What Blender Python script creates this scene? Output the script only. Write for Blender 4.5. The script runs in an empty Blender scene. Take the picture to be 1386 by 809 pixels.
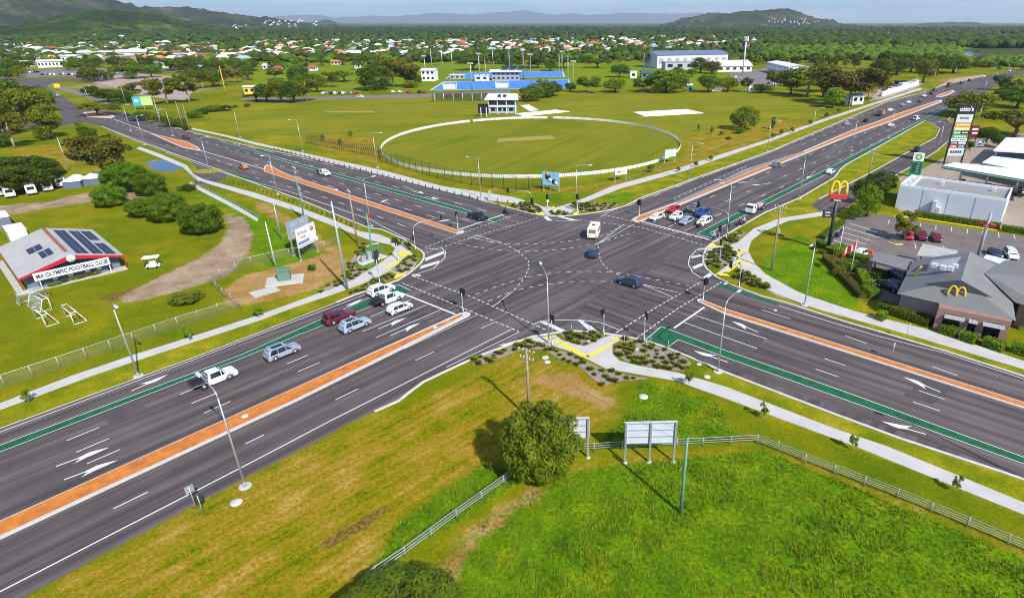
import bpy, bmesh, math, random
import numpy as np
from math import sin, cos, tan, atan2, pi, radians, sqrt, hypot
from mathutils import Vector, Matrix
from mathutils.geometry import tessellate_polygon
random.seed(7)
S = bpy.context.scene
COL = S.collection
# ------------------------------------------------------------------ camera
CX0, CYH, CF, CY0, CH = 785.0, 30.0, 800.0, 404.5, 42.5      # survey of the site: principal column, horizon row, focal px, centre row, height m
PIT = math.atan((CY0 - CYH) / CF)
cam = bpy.data.cameras.new('camera'); cam_o = bpy.data.objects.new('camera', cam); COL.objects.link(cam_o)
cam_o.location = (0, 0, CH); cam_o.rotation_euler = (pi / 2 - PIT, 0, 0)
cam.sensor_width = 36; cam.lens = CF / 1386 * 36; cam.shift_x = -(CX0 - 693) / 1386
cam.clip_start = 0.5; cam.clip_end = 60000
S.camera = cam_o
# ------------------------------------------------------------------ light
SUN_AZ, SUN_EL = radians(144), radians(41)
w = bpy.data.worlds.new('World'); S.world = w; w.use_nodes = True
nt = w.node_tree; nt.nodes.clear()
out = nt.nodes.new('ShaderNodeOutputWorld'); bg = nt.nodes.new('ShaderNodeBackground')
sky = nt.nodes.new('ShaderNodeTexSky'); sky.sky_type = 'NISHITA'; sky.sun_disc = False
sky.sun_elevation = SUN_EL; sky.sun_rotation = SUN_AZ; sky.altitude = 50; sky.air_density = 1.0; sky.dust_density = 0.3; sky.ozone_density = 3.0
bg.inputs['Strength'].default_value = 0.105
# thin streaks of cloud low over the horizon, mixed into the sky by view direction
tc = nt.nodes.new('ShaderNodeTexCoord'); mp = nt.nodes.new('ShaderNodeMapping'); mp.inputs['Scale'].default_value = (3, 3, 60)
nz = nt.nodes.new('ShaderNodeTexNoise'); nz.inputs['Scale'].default_value = 2.2; nz.inputs['Detail'].default_value = 6; nz.inputs['Roughness'].default_value = .62
rp = nt.nodes.new('ShaderNodeValToRGB'); rp.color_ramp.elements[0].position = .44; rp.color_ramp.elements[1].position = .68
rp.color_ramp.elements[0].color = (0, 0, 0, 1); rp.color_ramp.elements[1].color = (.5, .5, .5, 1)
mx = nt.nodes.new('ShaderNodeMix'); mx.data_type = 'RGBA'; mx.inputs[7].default_value = (8.2, 8.8, 9.8, 1)
tint = nt.nodes.new('ShaderNodeMix'); tint.data_type = 'RGBA'; tint.blend_type = 'MULTIPLY'; tint.inputs[0].default_value = 1; tint.inputs[7].default_value = (.50, .78, 1.14, 1)
L = nt.links.new
L(tc.outputs['Generated'], mp.inputs['Vector']); L(mp.outputs[0], nz.inputs['Vector']); L(nz.outputs[0], rp.inputs[0])
L(sky.outputs[0], tint.inputs[6]); L(tint.outputs[2], mx.inputs[6]); L(rp.outputs[0], mx.inputs[0]); L(mx.outputs[2], bg.inputs['Color']); L(bg.outputs[0], out.inputs['Surface'])
sun = bpy.data.lights.new('sun', 'SUN'); sun.energy = 4.7; sun.angle = radians(.5); sun.color = (1, .955, .88)
sun_o = bpy.data.objects.new('sun', sun); COL.objects.link(sun_o)
SV = Vector((sin(SUN_AZ) * cos(SUN_EL), cos(SUN_AZ) * cos(SUN_EL), sin(SUN_EL)))
sun_o.rotation_euler = SV.to_track_quat('Z', 'Y').to_euler()
S.view_settings.view_transform = 'Standard'; S.view_settings.look = 'None'; S.view_settings.exposure = 0.48; S.view_settings.gamma = 1
S.view_settings.use_curve_mapping = False
S.cycles.pixel_filter_type = 'BLACKMAN_HARRIS'; S.cycles.filter_width = 1.0
# ------------------------------------------------------------------ survey helpers: pixel of the survey photo -> ground point
CP, SP, TP = cos(PIT), sin(PIT), tan(PIT)
def G(u, v):
    return Vector((CH * (u - CX0) / (CP * (v - CYH)), CH * (CF - (v - CY0) * TP) / (v - CYH)))
def G3(u, v, z=0.):
    k = (CH - z) / CH; g = G(u, v); return Vector((g.x * k, g.y * k, z))
def HT(u, v, v2):                        # height of an upright thing with base (u,v) and top row v2
    a = (v2 - CY0) / CF; return CH - G(u, v).y * (SP + a * CP) / (CP - a * SP)
def AT(u, v, Y):                         # point at depth Y seen at (u,v)
    a = (v - CY0) / CF; z = CH - Y * (SP + a * CP) / (CP - a * SP)
    return Vector(((u - CX0) / CF * (Y * CP + (CH - z) * SP), Y, z))
def MPP(u, v):                           # metres per pixel, sideways, at that ground point
    return (G(u + 1, v) - G(u, v)).length
# ------------------------------------------------------------------ mesh builder
class MB:
    def __init__(s): s.v = []; s.f = []; s.m = []; s.s = []
    def add(s, vs, fs, m=0, sm=False):
        n = len(s.v); s.v.extend([tuple(p) for p in vs])
        for f in fs: s.f.append([i + n for i in f]); s.m.append(m); s.s.append(sm)
    def box(s, c, d, rz=0., m=0, taper=1.):
        cx, cy, cz = c; a, b, h = d[0] / 2, d[1] / 2, d[2] / 2; cr, sr = cos(rz), sin(rz); vs = []
        for z, k in ((-h, 1.), (h, taper)):
            for x, y in ((-a, -b), (a, -b), (a, b), (-a, b)):
                x *= k; y *= k; vs.append((cx + x * cr - y * sr, cy + x * sr + y * cr, cz + z))
        s.add(vs, [(3, 2, 1, 0), (4, 5, 6, 7), (0, 1, 5, 4), (1, 2, 6, 5), (2, 3, 7, 6), (3, 0, 4, 7)], m)
    def bev(s, c, d, b=.04, rz=0., m=0, sm=False):            # box with chamfered upright and top edges
        cx, cy, cz = c; a, e, h = d[0] / 2, d[1] / 2, d[2] / 2; cr, sr = cos(rz), sin(rz); rings = []
        for z, i in ((-h, 0.), (h - b, 0.), (h, b)):
            p = []
            A, E = a - i, e - i
            for x, y in ((-A + b, -E), (A - b, -E), (A, -E + b), (A, E - b), (A - b, E), (-A + b, E), (-A, E - b), (-A, -E + b)):
                p.append((cx + x * cr - y * sr, cy + x * sr + y * cr, cz + z))
            rings.append(p)
        s.loft(rings, m, sm, caps=True)
    def loft(s, rings, m=0, sm=False, caps=True, close=True):
        n = len(rings[0]); vs = [p for r in rings for p in r]; fs = []
        for i in range(len(rings) - 1):
            for j in range(n if close else n - 1):
                k = (j + 1) % n; fs.append((i * n + j, i * n + k, (i + 1) * n + k, (i + 1) * n + j))
        if caps: fs.append(tuple(range(n - 1, -1, -1))); fs.append(tuple((len(rings) - 1) * n + j for j in range(n)))
        s.add(vs, fs, m, sm)
    def tube(s, pts, rad, n=6, m=0, sm=True, caps=True):
        pts = [Vector(p) for p in pts]
        if not hasattr(rad, '__len__'): rad = [rad] * len(pts)
        rings = []; ref = None
        for i, p in enumerate(pts):
            t = (pts[min(i + 1, len(pts) - 1)] - pts[max(i - 1, 0)]).normalized()
            if ref is None: ref = Vector((1, 0, 0)) if abs(t.x) < .8 else Vector((0, 1, 0))
            a = (ref - t * ref.dot(t)).normalized(); b = t.cross(a); ref = a
            rings.append([p + (a * cos(q * 2 * pi / n) + b * sin(q * 2 * pi / n)) * rad[i] for q in range(n)])
        s.loft(rings, m, sm, caps)
    def lathe(s, prof, c=(0, 0, 0), n=12, m=0, sm=True, axis='z'):
        rings = []
        for r, h in prof:
            ring = []
            for q in range(n):
                x, y = r * cos(q * 2 * pi / n), r * sin(q * 2 * pi / n)
                p = (x, y, h) if axis == 'z' else ((x, -h, y) if axis == 'y' else (h, x, y))
                ring.append((c[0] + p[0], c[1] + p[1], c[2] + p[2]))
            rings.append(ring)
        s.loft(rings, m, sm, True)
    def poly(s, pts, z=0., m=0):                              # flat sheet from a 2-D outline
        t = tessellate_polygon([[Vector((p[0], p[1], 0)) for p in pts]])
        fs = []
        for a, b, c in t:
            A, B, C = pts[a], pts[b], pts[c]
            cr = (B[0] - A[0]) * (C[1] - A[1]) - (B[1] - A[1]) * (C[0] - A[0])
            fs.append((a, b, c) if cr > 0 else (a, c, b))
        s.add([(p[0], p[1], z) for p in pts], fs, m)
    def prism(s, pts, z0, z1, m=0, mt=None):
        ar = sum(pts[i][0] * pts[(i + 1) % len(pts)][1] - pts[(i + 1) % len(pts)][0] * pts[i][1] for i in range(len(pts)))
        if ar < 0: pts = list(reversed(pts))
        n = len(pts); s.add([(p[0], p[1], z0) for p in pts] + [(p[0], p[1], z1) for p in pts], [(i, (i + 1) % n, (i + 1) % n + n, i + n) for i in range(n)], m)
        s.poly(pts, z1, m if mt is None else mt)
    def ribbon(s, pts, wd, z=0., m=0, h=0.):                  # band along a polyline, width wd (or (left,right)), optional thickness
        l, r = (wd / 2, wd / 2) if not hasattr(wd, '__len__') else wd
        A, B = [], []
        P = [Vector((p[0], p[1])) for p in pts]
        for i, p in enumerate(P):
            t0 = (P[i] - P[i - 1]).normalized() if i else None; t1 = (P[i + 1] - P[i]).normalized() if i < len(P) - 1 else None
            t = ((t0 or t1) + (t1 or t0)).normalized(); k = 1 / max(.4, t.dot(t1 or t0)); nrm = Vector((-t.y, t.x)) * k
            A.append(p + nrm * l); B.append(p - nrm * r)
        n = len(P)
        if h <= 0:
            s.add([(p.x, p.y, z) for p in A] + [(p.x, p.y, z) for p in B], [(i, i + n, i + n + 1, i + 1) for i in range(n - 1)], m)
        else:
            rings = [[(b.x, b.y, z), (b.x, b.y, z + h * .8), (b.x + (a.x - b.x) * .15, b.y + (a.y - b.y) * .15, z + h), (a.x + (b.x - a.x) * .15, a.y + (b.y - a.y) * .15, z + h), (a.x, a.y, z + h * .8), (a.x, a.y, z)] for a, b in zip(A, B)]
            s.loft(rings, m)
    def build(s, name, mats, parent=None, loc=None, data_only=False, sharp=0):
        me = bpy.data.meshes.new(name)
        me.from_pydata(s.v, [], s.f)
        for mt in (mats if isinstance(mats, (list, tuple)) else [mats]): me.materials.append(mt)
        me.polygons.foreach_set('material_index', s.m); me.polygons.foreach_set('use_smooth', s.s); me.update()
        if sharp: me.set_sharp_from_angle(angle=radians(sharp))
        if data_only: return me
        return link(name, me, parent, loc)
def link(name, me, parent=None, loc=None):
    o = bpy.data.objects.new(name, me); COL.objects.link(o)
    if parent: o.parent = parent
    if loc is not None: o.location = loc
    return o
def tag(o, label=None, cat=None, group=None, kind=None):
    if label: o['label'] = label
    if cat: o['category'] = cat
    if group: o['group'] = group
    if kind: o['kind'] = kind
    return o
def thing(name, label, cat, loc=(0, 0, 0), rz=0., group=None):
    o = bpy.data.objects.new(name, None); COL.objects.link(o); o.empty_display_size = .3
    o.location = (loc[0], loc[1], loc[2] if len(loc) > 2 else 0.); o.rotation_euler = (0, 0, rz)
    return tag(o, label, cat, group)
def struct(name, mb, mats, label=None):
    o = mb.build(name, mats); o['kind'] = 'structure'
    if label: o['label'] = label
    return o
def copy_tree(o, loc, rz=0., label=None, sc=None, group=None):
    def cp(q, par):
        c = q.copy(); COL.objects.link(c)
        if par: c.parent = par
        for ch in list(q.children): cp(ch, c)
        return c
    r = cp(o, None); r.location = (loc[0], loc[1], loc[2] if len(loc) > 2 else 0.); r.rotation_euler = (0, 0, rz)
    if sc is not None: r.scale = sc if hasattr(sc, '__len__') else (sc, sc, sc)
    if label: r['label'] = label
    if group: r['group'] = group
    return r
# ------------------------------------------------------------------ materials
def mat(name, col, rough=.65, var=.12, scale=2., metal=0., bump=0., bscale=20., col2=None, objvar=0., spec=None, coord='pos', detail=4.):
    m = bpy.data.materials.new(name); m.use_nodes = True; t = m.node_tree; n = t.nodes; b = n['Principled BSDF']; K = t.links.new
    b.inputs['Roughness'].default_value = rough; b.inputs['Metallic'].default_value = metal
    if spec is not None: b.inputs['Specular IOR Level'].default_value = spec
    if coord == 'pos': src = n.new('ShaderNodeNewGeometry').outputs['Position']
    else: src = n.new('ShaderNodeTexCoord').outputs['Object']
    z = n.new('ShaderNodeTexNoise'); z.inputs['Scale'].default_value = scale; z.inputs['Detail'].default_value = detail; z.inputs['Roughness'].default_value = .6; K(src, z.inputs['Vector'])
    c2 = col2 or tuple(min(1, c * (1 + var)) for c in col); c1 = col if col2 else tuple(c * (1 - var) for c in col)
    r = n.new('ShaderNodeValToRGB'); r.color_ramp.elements[0].position = .32; r.color_ramp.elements[1].position = .68
    r.color_ramp.elements[0].color = (*c1, 1); r.color_ramp.elements[1].color = (*c2, 1); K(z.outputs[0], r.inputs[0])
    o = r.outputs[0]
    if objvar:
        oi = n.new('ShaderNodeObjectInfo'); hs = n.new('ShaderNodeHueSaturation'); mr = n.new('ShaderNodeMapRange'); mr.inputs[3].default_value = 1 - objvar; mr.inputs[4].default_value = 1 + objvar
        K(oi.outputs['Random'], mr.inputs[0]); K(mr.outputs[0], hs.inputs['Value'])
        m2 = n.new('ShaderNodeMapRange'); m2.inputs[3].default_value = .5 - objvar * .09; m2.inputs[4].default_value = .5 + objvar * .06
        ml = n.new('ShaderNodeMath'); ml.operation = 'FRACT'; mk = n.new('ShaderNodeMath'); mk.operation = 'MULTIPLY'; mk.inputs[1].default_value = 7.31
        K(oi.outputs['Random'], mk.inputs[0]); K(mk.outputs[0], ml.inputs[0]); K(ml.outputs[0], m2.inputs[0]); K(m2.outputs[0], hs.inputs['Hue']); K(o, hs.inputs['Color']); o = hs.outputs[0]
    K(o, b.inputs['Base Color'])
    if bump:
        z2 = n.new('ShaderNodeTexNoise'); z2.inputs['Scale'].default_value = bscale; z2.inputs['Detail'].default_value = 3; K(src, z2.inputs['Vector'])
        bp = n.new('ShaderNodeBump'); bp.inputs['Strength'].default_value = bump; bp.inputs['Distance'].default_value = .05; K(z2.outputs[0], bp.inputs['Height']); K(bp.outputs[0], b.inputs['Normal'])
    return m
def leafmat(name, c1, c2, objvar=.22, scale=.8):
    m = mat(name, c1, .62, col2=c2, scale=scale, objvar=objvar, spec=.25, coord='obj')
    t = m.node_tree; n = t.nodes; b = n['Principled BSDF']; o = n['Material Output']
    tr = n.new('ShaderNodeBsdfTranslucent'); mxs = n.new('ShaderNodeMixShader'); mxs.inputs[0].default_value = .22
    src = b.inputs['Base Color'].links[0].from_socket; t.links.new(src, tr.inputs['Color'])
    t.links.new(b.outputs[0], mxs.inputs[1]); t.links.new(tr.outputs[0], mxs.inputs[2]); t.links.new(mxs.outputs[0], o.inputs['Surface'])
    return m
def paint(name, col, rough=.28):
    m = mat(name, col, rough, var=.03, scale=1.5, coord='obj'); b = m.node_tree.nodes['Principled BSDF']
    b.inputs['Coat Weight'].default_value = .6; b.inputs['Coat Roughness'].default_value = .06
    return m
W = {}
W['asph'] = None
W['line'] = mat('road_paint', (.80, .80, .78), .6, col2=(.60, .60, .58), scale=3.5, detail=8)
W['conc'] = mat('concrete', (.46, .44, .40), .85, var=.10, scale=.6)
W['kerb'] = mat('kerb_concrete', (.52, .50, .45), .85, var=.15, scale=1.2)
W['kerbw'] = mat('painted_kerb', (.50, .49, .46), .7, var=.10, scale=2)
W['green'] = mat('bike_lane_green', (.004, .098, .030), .7, var=.38, scale=.9, detail=8)
W['orange'] = mat('median_paving', (.62, .205, .024), .85, col2=(.38, .115, .018), scale=.8, detail=10)
W['yellow'] = mat('tactile_yellow', (.80, .58, .03), .7, var=.12, scale=4)
W['mulch'] = mat('mulch', (.20, .155, .115), .95, col2=(.34, .28, .24), scale=5, bump=.6, bscale=8)
W['galv'] = mat('galvanised_steel', (.46, .48, .50), .45, var=.10, metal=.55, scale=2)
W['steelw'] = mat('pale_steel', (.62, .64, .65), .5, var=.06, metal=.2, scale=2)
W['black'] = mat('black_plastic', (.012, .012, .013), .5, var=.2)
W['dark'] = mat('dark_paint', (.03, .03, .033), .5, var=.2)
W['white'] = mat('white_paint', (.78, .78, .77), .5, var=.05, scale=1)
W['wood'] = mat('weathered_timber', (.30, .25, .19), .85, var=.25, scale=3)
W['woodd'] = mat('dark_timber', (.085, .055, .035), .85, var=.3, scale=4)
W['greenpole'] = mat('green_pole', (.12, .27, .20), .6, var=.2, scale=2)
W['bark'] = mat('bark', (.16, .115, .08), .9, var=.35, scale=4, coord='obj')
W['barkp'] = mat('pale_bark', (.36, .31, .25), .9, var=.3, scale=4, coord='obj')
W['tyre'] = mat('tyre_rubber', (.015, .015, .016), .8, var=.1)
W['rim'] = mat('alloy', (.45, .46, .48), .35, metal=.8)
W['glass'] = mat('car_glass', (.012, .016, .02), .06, var=.05, spec=.7)
W['lampw'] = mat('headlamp', (.7, .72, .75), .12)
W['lampr'] = mat('tail_lamp', (.42, .01, .012), .2)
W['roofw'] = mat('white_roof', (.74, .75, .75), .45, var=.07, scale=.4)
W['red'] = mat('red_paint', (.42, .012, .02), .45, var=.08)
W['blue'] = mat('hockey_blue', (.055, .20, .58), .8, var=.06, scale=.15)
# ================================================================== GROUND
def PX(l): return [G(*p) for p in l]
def E(p, q, d):                          # carry the line q->p on past p by d metres
    a, b = G(*p), G(*q); return a + (a - b).normalized() * d
def noisy_node(n, K, src, sc, det=4, rough=.6):
    z = n.new('ShaderNodeTexNoise'); z.inputs['Scale'].default_value = sc; z.inputs['Detail'].default_value = det; z.inputs['Roughness'].default_value = rough; K(src, z.inputs['Vector']); return z.outputs[0]
def ramp_node(n, K, fac, stops):
    r = n.new('ShaderNodeValToRGB'); e = r.color_ramp.elements
    while len(e) < len(stops): e.new(.5)
    for q, (p, c) in zip(e, stops): q.position = p; q.color = (*c, 1)
    K(fac, r.inputs[0]); return r.outputs[0]
def mixc(n, K, f, a, b, mode='MIX'):
    m = n.new('ShaderNodeMix'); m.data_type = 'RGBA'; m.blend_type = mode
    for s, v in ((0, f), (6, a), (7, b)):
        if hasattr(v, 'is_linked') or hasattr(v, 'node'): K(v, m.inputs[s])
        else: m.inputs[s].default_value = v if s == 0 else (*v, 1)
    return m.outputs[2]
def mth(n, K, op, a, b=None, clamp=False):
    m = n.new('ShaderNodeMath'); m.operation = op; m.use_clamp = clamp
    for i, v in enumerate((a, b)):
        if v is None: continue
        if hasattr(v, 'node'): K(v, m.inputs[i])
        else: m.inputs[i].default_value = v
    return m.outputs[0]
def aligned(n, K, pos, ang, al, ac, det=4, rough=.6):        # noise stretched along a heading
    c = n.new('ShaderNodeCombineXYZ')
    for i, (a, s) in enumerate(((ang, al), (ang + pi / 2, ac))):
        q = n.new('ShaderNodeVectorMath'); q.operation = 'DOT_PRODUCT'; K(pos, q.inputs[0]); q.inputs[1].default_value = (cos(a) * s, sin(a) * s, 0); K(q.outputs['Value'], c.inputs[i])
    return noisy_node(n, K, c.outputs[0], 1., det, rough)
def ground_mat():
    m = bpy.data.materials.new('ground_grass'); m.use_nodes = True; t = m.node_tree; n = t.nodes; K = t.links.new; b = n['Principled BSDF']
    b.inputs['Roughness'].default_value = .9; b.inputs['Specular IOR Level'].default_value = .04
    pos = n.new('ShaderNodeNewGeometry').outputs['Position']
    big = noisy_node(n, K, pos, .035, 5); mid = noisy_node(n, K, pos, .22, 5, .65); fine = noisy_node(n, K, pos, 2.6, 5, .75); streak = aligned(n, K, pos, radians(47), .05, .85, 5, .7)
    edge = noisy_node(n, K, pos, .55, 6, .7)
    base = ramp_node(n, K, mth(n, K, 'ADD', mth(n, K, 'MULTIPLY', big, .6), mth(n, K, 'MULTIPLY', mid, .4)), [(.36, (.078, .128, .002)), (.50, (.150, .165, .003)), (.64, (.27, .222, .007))])
    lush = ramp_node(n, K, mth(n, K, 'ADD', mth(n, K, 'MULTIPLY', mid, .55), mth(n, K, 'MULTIPLY', fine, .45)), [(.36, (.045, .115, .002)), (.52, (.10, .19, .003)), (.68, (.25, .26, .006))])
    dry = ramp_node(n, K, mth(n, K, 'ADD', mth(n, K, 'MULTIPLY', streak, .42), mth(n, K, 'ADD', mth(n, K, 'MULTIPLY', mid, .38), mth(n, K, 'MULTIPLY', fine, .20))), [(.40, (.085, .125, .002)), (.47, (.19, .165, .003)), (.53, (.275, .178, .016)), (.65, (.42, .29, .075))])
    dirt = ramp_node(n, K, mid, [(.35, (.29, .15, .035)), (.65, (.38, .25, .10))])
    soil = ramp_node(n, K, fine, [(.35, (.09, .055, .010)), (.65, (.22, .14, .03))])
    vrg = ramp_node(n, K, mid, [(.36, (.12, .155, .003)), (.55, (.22, .215, .006)), (.68, (.32, .26, .022))])
    grav = ramp_node(n, K, mid, [(.35, (.23, .155, .095)), (.65, (.39, .285, .19))])
    wild = ramp_node(n, K, mid, [(.35, (.03, .055, .010)), (.65, (.075, .095, .022))])
    col = base
    def layer(col, name, c, amp=.7, lo=.38, hi=.62):
        a = n.new('ShaderNodeAttribute'); a.attribute_name = name
        s = mth(n, K, 'ADD', a.outputs['Fac'], mth(n, K, 'MULTIPLY', mth(n, K, 'SUBTRACT', edge, .5), amp))
        r = n.new('ShaderNodeMapRange'); r.interpolation_type = 'SMOOTHSTEP'; r.inputs[1].default_value = lo; r.inputs[2].default_value = hi; K(s, r.inputs[0])
        return mixc(n, K, r.outputs[0], col, c)
    col = layer(col, 'dry', dry, 1.2, .2, .8); col = layer(col, 'verge', vrg, .9, .25, .75); col = layer(col, 'soil', soil, 1.3, .3, .8); col = layer(col, 'lush', lush, .8); col = layer(col, 'wild', wild, .9, .2, .8); col = layer(col, 'dirt', dirt, 1.5, .3, .7); col = layer(col, 'gravel', grav, 1.5, .3, .7)
    f2 = n.new('ShaderNodeMapRange'); f2.inputs[1].default_value = .25; f2.inputs[2].default_value = .75; f2.inputs[3].default_value = .58; f2.inputs[4].default_value = 1.42; K(fine, f2.inputs[0])
    col = mixc(n, K, 1.0, col, f2.outputs[0], 'MULTIPLY')
    K(col, b.inputs['Base Color'])
    bp = n.new('ShaderNodeBump'); bp.inputs['Strength'].default_value = .55; bp.inputs['Distance'].default_value = .12; K(fine, bp.inputs['Height']); K(bp.outputs[0], b.inputs['Normal'])
    return m
def sdist(X, Y, poly):                    # signed distance, + inside
    P = np.array([(p[0], p[1]) for p in poly]); ins = np.zeros(X.shape, bool); d = np.full(X.shape, 1e9)
    for i in range(len(P)):
        (x1, y1), (x2, y2) = P[i - 1], P[i]
        dx, dy = x2 - x1, y2 - y1; l2 = dx * dx + dy * dy + 1e-9
        t = np.clip(((X - x1) * dx + (Y - y1) * dy) / l2, 0, 1); d = np.minimum(d, np.hypot(X - x1 - t * dx, Y - y1 - t * dy))
        c = (y1 > Y) != (y2 > Y); ins ^= c & (X < (x2 - x1) * (Y - y1) / (y2 - y1 + 1e-12) + x1)
    return np.where(ins, d, -d)
xs = np.concatenate([[-23000, -12000, -5000, -2500, -1500, -1000, -700, -500, -400, -330, -280], np.arange(-240, -100, 4), np.arange(-100, 72, 1.), np.arange(72, 160, 3), [170, 190, 220, 260, 310, 380, 480, 600, 800, 1100, 1600, 2500, 5000, 12000, 23000]])
ys = np.concatenate([[-900, -400, -60, 0, 20], np.arange(28, 130, 1.), np.arange(130, 260, 3), np.arange(260, 420, 8), [430, 460, 500, 560, 640, 740, 900, 1200, 1700, 2500, 4000, 7000, 13000, 24000, 38000]])
GX, GY = np.meshgrid(xs, ys); nx, ny = len(xs), len(ys)
gx, gy = GX.ravel(), GY.ravel()
def mask(polys, soft):
    a = np.zeros(gx.shape)
    for pl in polys: a = np.maximum(a, np.clip(.5 + sdist(gx, gy, pl) / (2 * soft), 0, 1))
    return a
lush_p = [PX([(595, 809), (600, 752), (645, 712), (712, 672), (770, 640), (810, 632), (925, 622), (1032, 609), (1200, 678), (1386, 756), (1420, 809), (1420, 900), (560, 900)]),
          PX([(478, 800), (505, 765), (535, 715), (600, 662), (660, 628), (725, 640), (645, 690), (560, 740), (492, 790)]),
          PX([(815, 595), (850, 560), (868, 512), (905, 524), (975, 548), (1000, 590), (1010, 592), (870, 604), (800, 607)]),
          PX([(255, 262), (300, 262), (345, 285), (400, 320), (440, 345), (432, 352), (380, 362), (350, 362), (345, 330), (335, 300), (300, 280)]),
          PX([(1035, 350), (1080, 318), (1095, 325), (1150, 392), (1170, 418), (1120, 415), (1060, 388), (1028, 365)]),
          PX([(815, 268), (840, 262), (870, 258), (850, 270), (825, 280)]), PX([(690, 262), (780, 262), (770, 272), (690, 268)])]
dry_p = [PX([(30, 815), (350, 640), (560, 545), (700, 480), (760, 490), (835, 520), (830, 560), (800, 592), (690, 612), (600, 660), (530, 720), (465, 815)]),
         PX([(0, 585), (0, 565), (345, 440), (345, 452)]), PX([(770, 690), (770, 640), (900, 640), (905, 700), (860, 740)]), PX([(640, 712), (800, 628), (920, 612), (1030, 602), (1386, 746), (1386, 752), (1032, 609), (920, 620), (800, 640), (720, 668), (645, 722), (560, 780)]),
         PX([(440, 180), (520, 188), (512, 205), (520, 222), (600, 246), (690, 258), (860, 245), (925, 215), (930, 180), (1040, 160), (1100, 168), (1060, 190), (1000, 205), (840, 258), (760, 262), (690, 262), (560, 238), (430, 200)]),
         PX([(10, 205), (60, 195), (110, 205), (100, 230), (40, 225)])]
dirt_p = [PX([(300, 395), (330, 372), (380, 362), (445, 342), (470, 350), (462, 372), (425, 392), (340, 412), (310, 412)]), PX([(700, 512), (780, 505), (800, 525), (835, 540), (825, 560), (790, 540)]),
          PX([(590, 770), (650, 705), (720, 660), (745, 655), (700, 690), (640, 735), (610, 790)]), PX([(1275, 118), (1310, 104), (1330, 106), (1300, 114)]), PX([(350, 270), (400, 300), (455, 336), (470, 352), (450, 345), (400, 312), (345, 280)])]
soil_p = [PX([(128, 404), (190, 387), (204, 392), (152, 409)]), PX([(1104, 334), (1135, 345), (1165, 360), (1186, 378), (1190, 405), (1172, 412), (1140, 376), (1112, 352)]), PX([(422, 742), (468, 711), (518, 684), (530, 688), (492, 716), (440, 746)])]
verge_p = [PX([(865, 272), (1040, 208), (1190, 144), (1178, 141), (1030, 194), (925, 233), (842, 256), (800, 274), (830, 282)]), PX([(985, 540), (1160, 606), (1386, 697), (1400, 640), (1217, 592), (980, 503), (940, 500)]), PX([(0, 582), (345, 452), (440, 412), (440, 402), (345, 432), (0, 552)]), PX([(345, 250), (400, 270), (497, 309), (530, 322), (520, 328), (487, 312), (400, 278), (345, 260)]), PX([(1000, 310), (1090, 262), (1122, 247), (1140, 228), (1184, 202), (1250, 165), (1272, 176), (1230, 204), (1108, 270), (1113, 286), (1054, 296)]), PX([(1112, 415), (1205, 455), (1386, 511), (1386, 500), (1226, 452), (1130, 423)]), PX([(815, 285), (865, 269), (880, 262), (830, 258), (800, 272)]), PX([(400, 211), (512, 235), (640, 267), (690, 281), (690, 276), (570, 252), (490, 231), (400, 206)])]
grav_p = [PX([(-20, 292), (-20, 280), (60, 274), (130, 258), (165, 256), (190, 262), (180, 275), (130, 272), (60, 283), (0, 293)]),
          PX([(302, 286), (330, 296), (343, 318), (335, 345), (308, 374), (262, 388), (200, 405), (168, 410), (160, 402), (190, 388), (225, 370), (272, 348), (300, 328), (310, 308)]),
          PX([(170, 120), (205, 126), (250, 132), (250, 122), (240, 104), (190, 102), (130, 108)]), PX([(1178, 122), (1240, 108), (1245, 118), (1180, 135)]), PX([(200, 219), (215, 216), (228, 214), (222, 220)])]
A = {'lush': mask(lush_p, 1.6), 'dry': mask(dry_p, 3.), 'dirt': mask(dirt_p, 1.5), 'gravel': mask(grav_p, 1.)}
A['soil'] = mask(soil_p, .7); A['verge'] = mask(verge_p, 1.2)
A['wild'] = np.clip((gy - 620) / 400, 0, .9)
gm = bpy.data.meshes.new('ground')
idx = np.arange(nx * ny).reshape(ny, nx)
fc = np.stack([idx[:-1, :-1], idx[:-1, 1:], idx[1:, 1:], idx[1:, :-1]], -1).reshape(-1, 4)
gm.from_pydata(np.stack([gx, gy, np.zeros_like(gx)], 1).tolist(), [], fc.tolist())
for k, v in A.items():
    a = gm.attributes.new(k, 'FLOAT', 'POINT'); a.data.foreach_set('value', v.astype(np.float32))
gm.materials.append(ground_mat()); tag(link('ground', gm), kind='structure')
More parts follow.
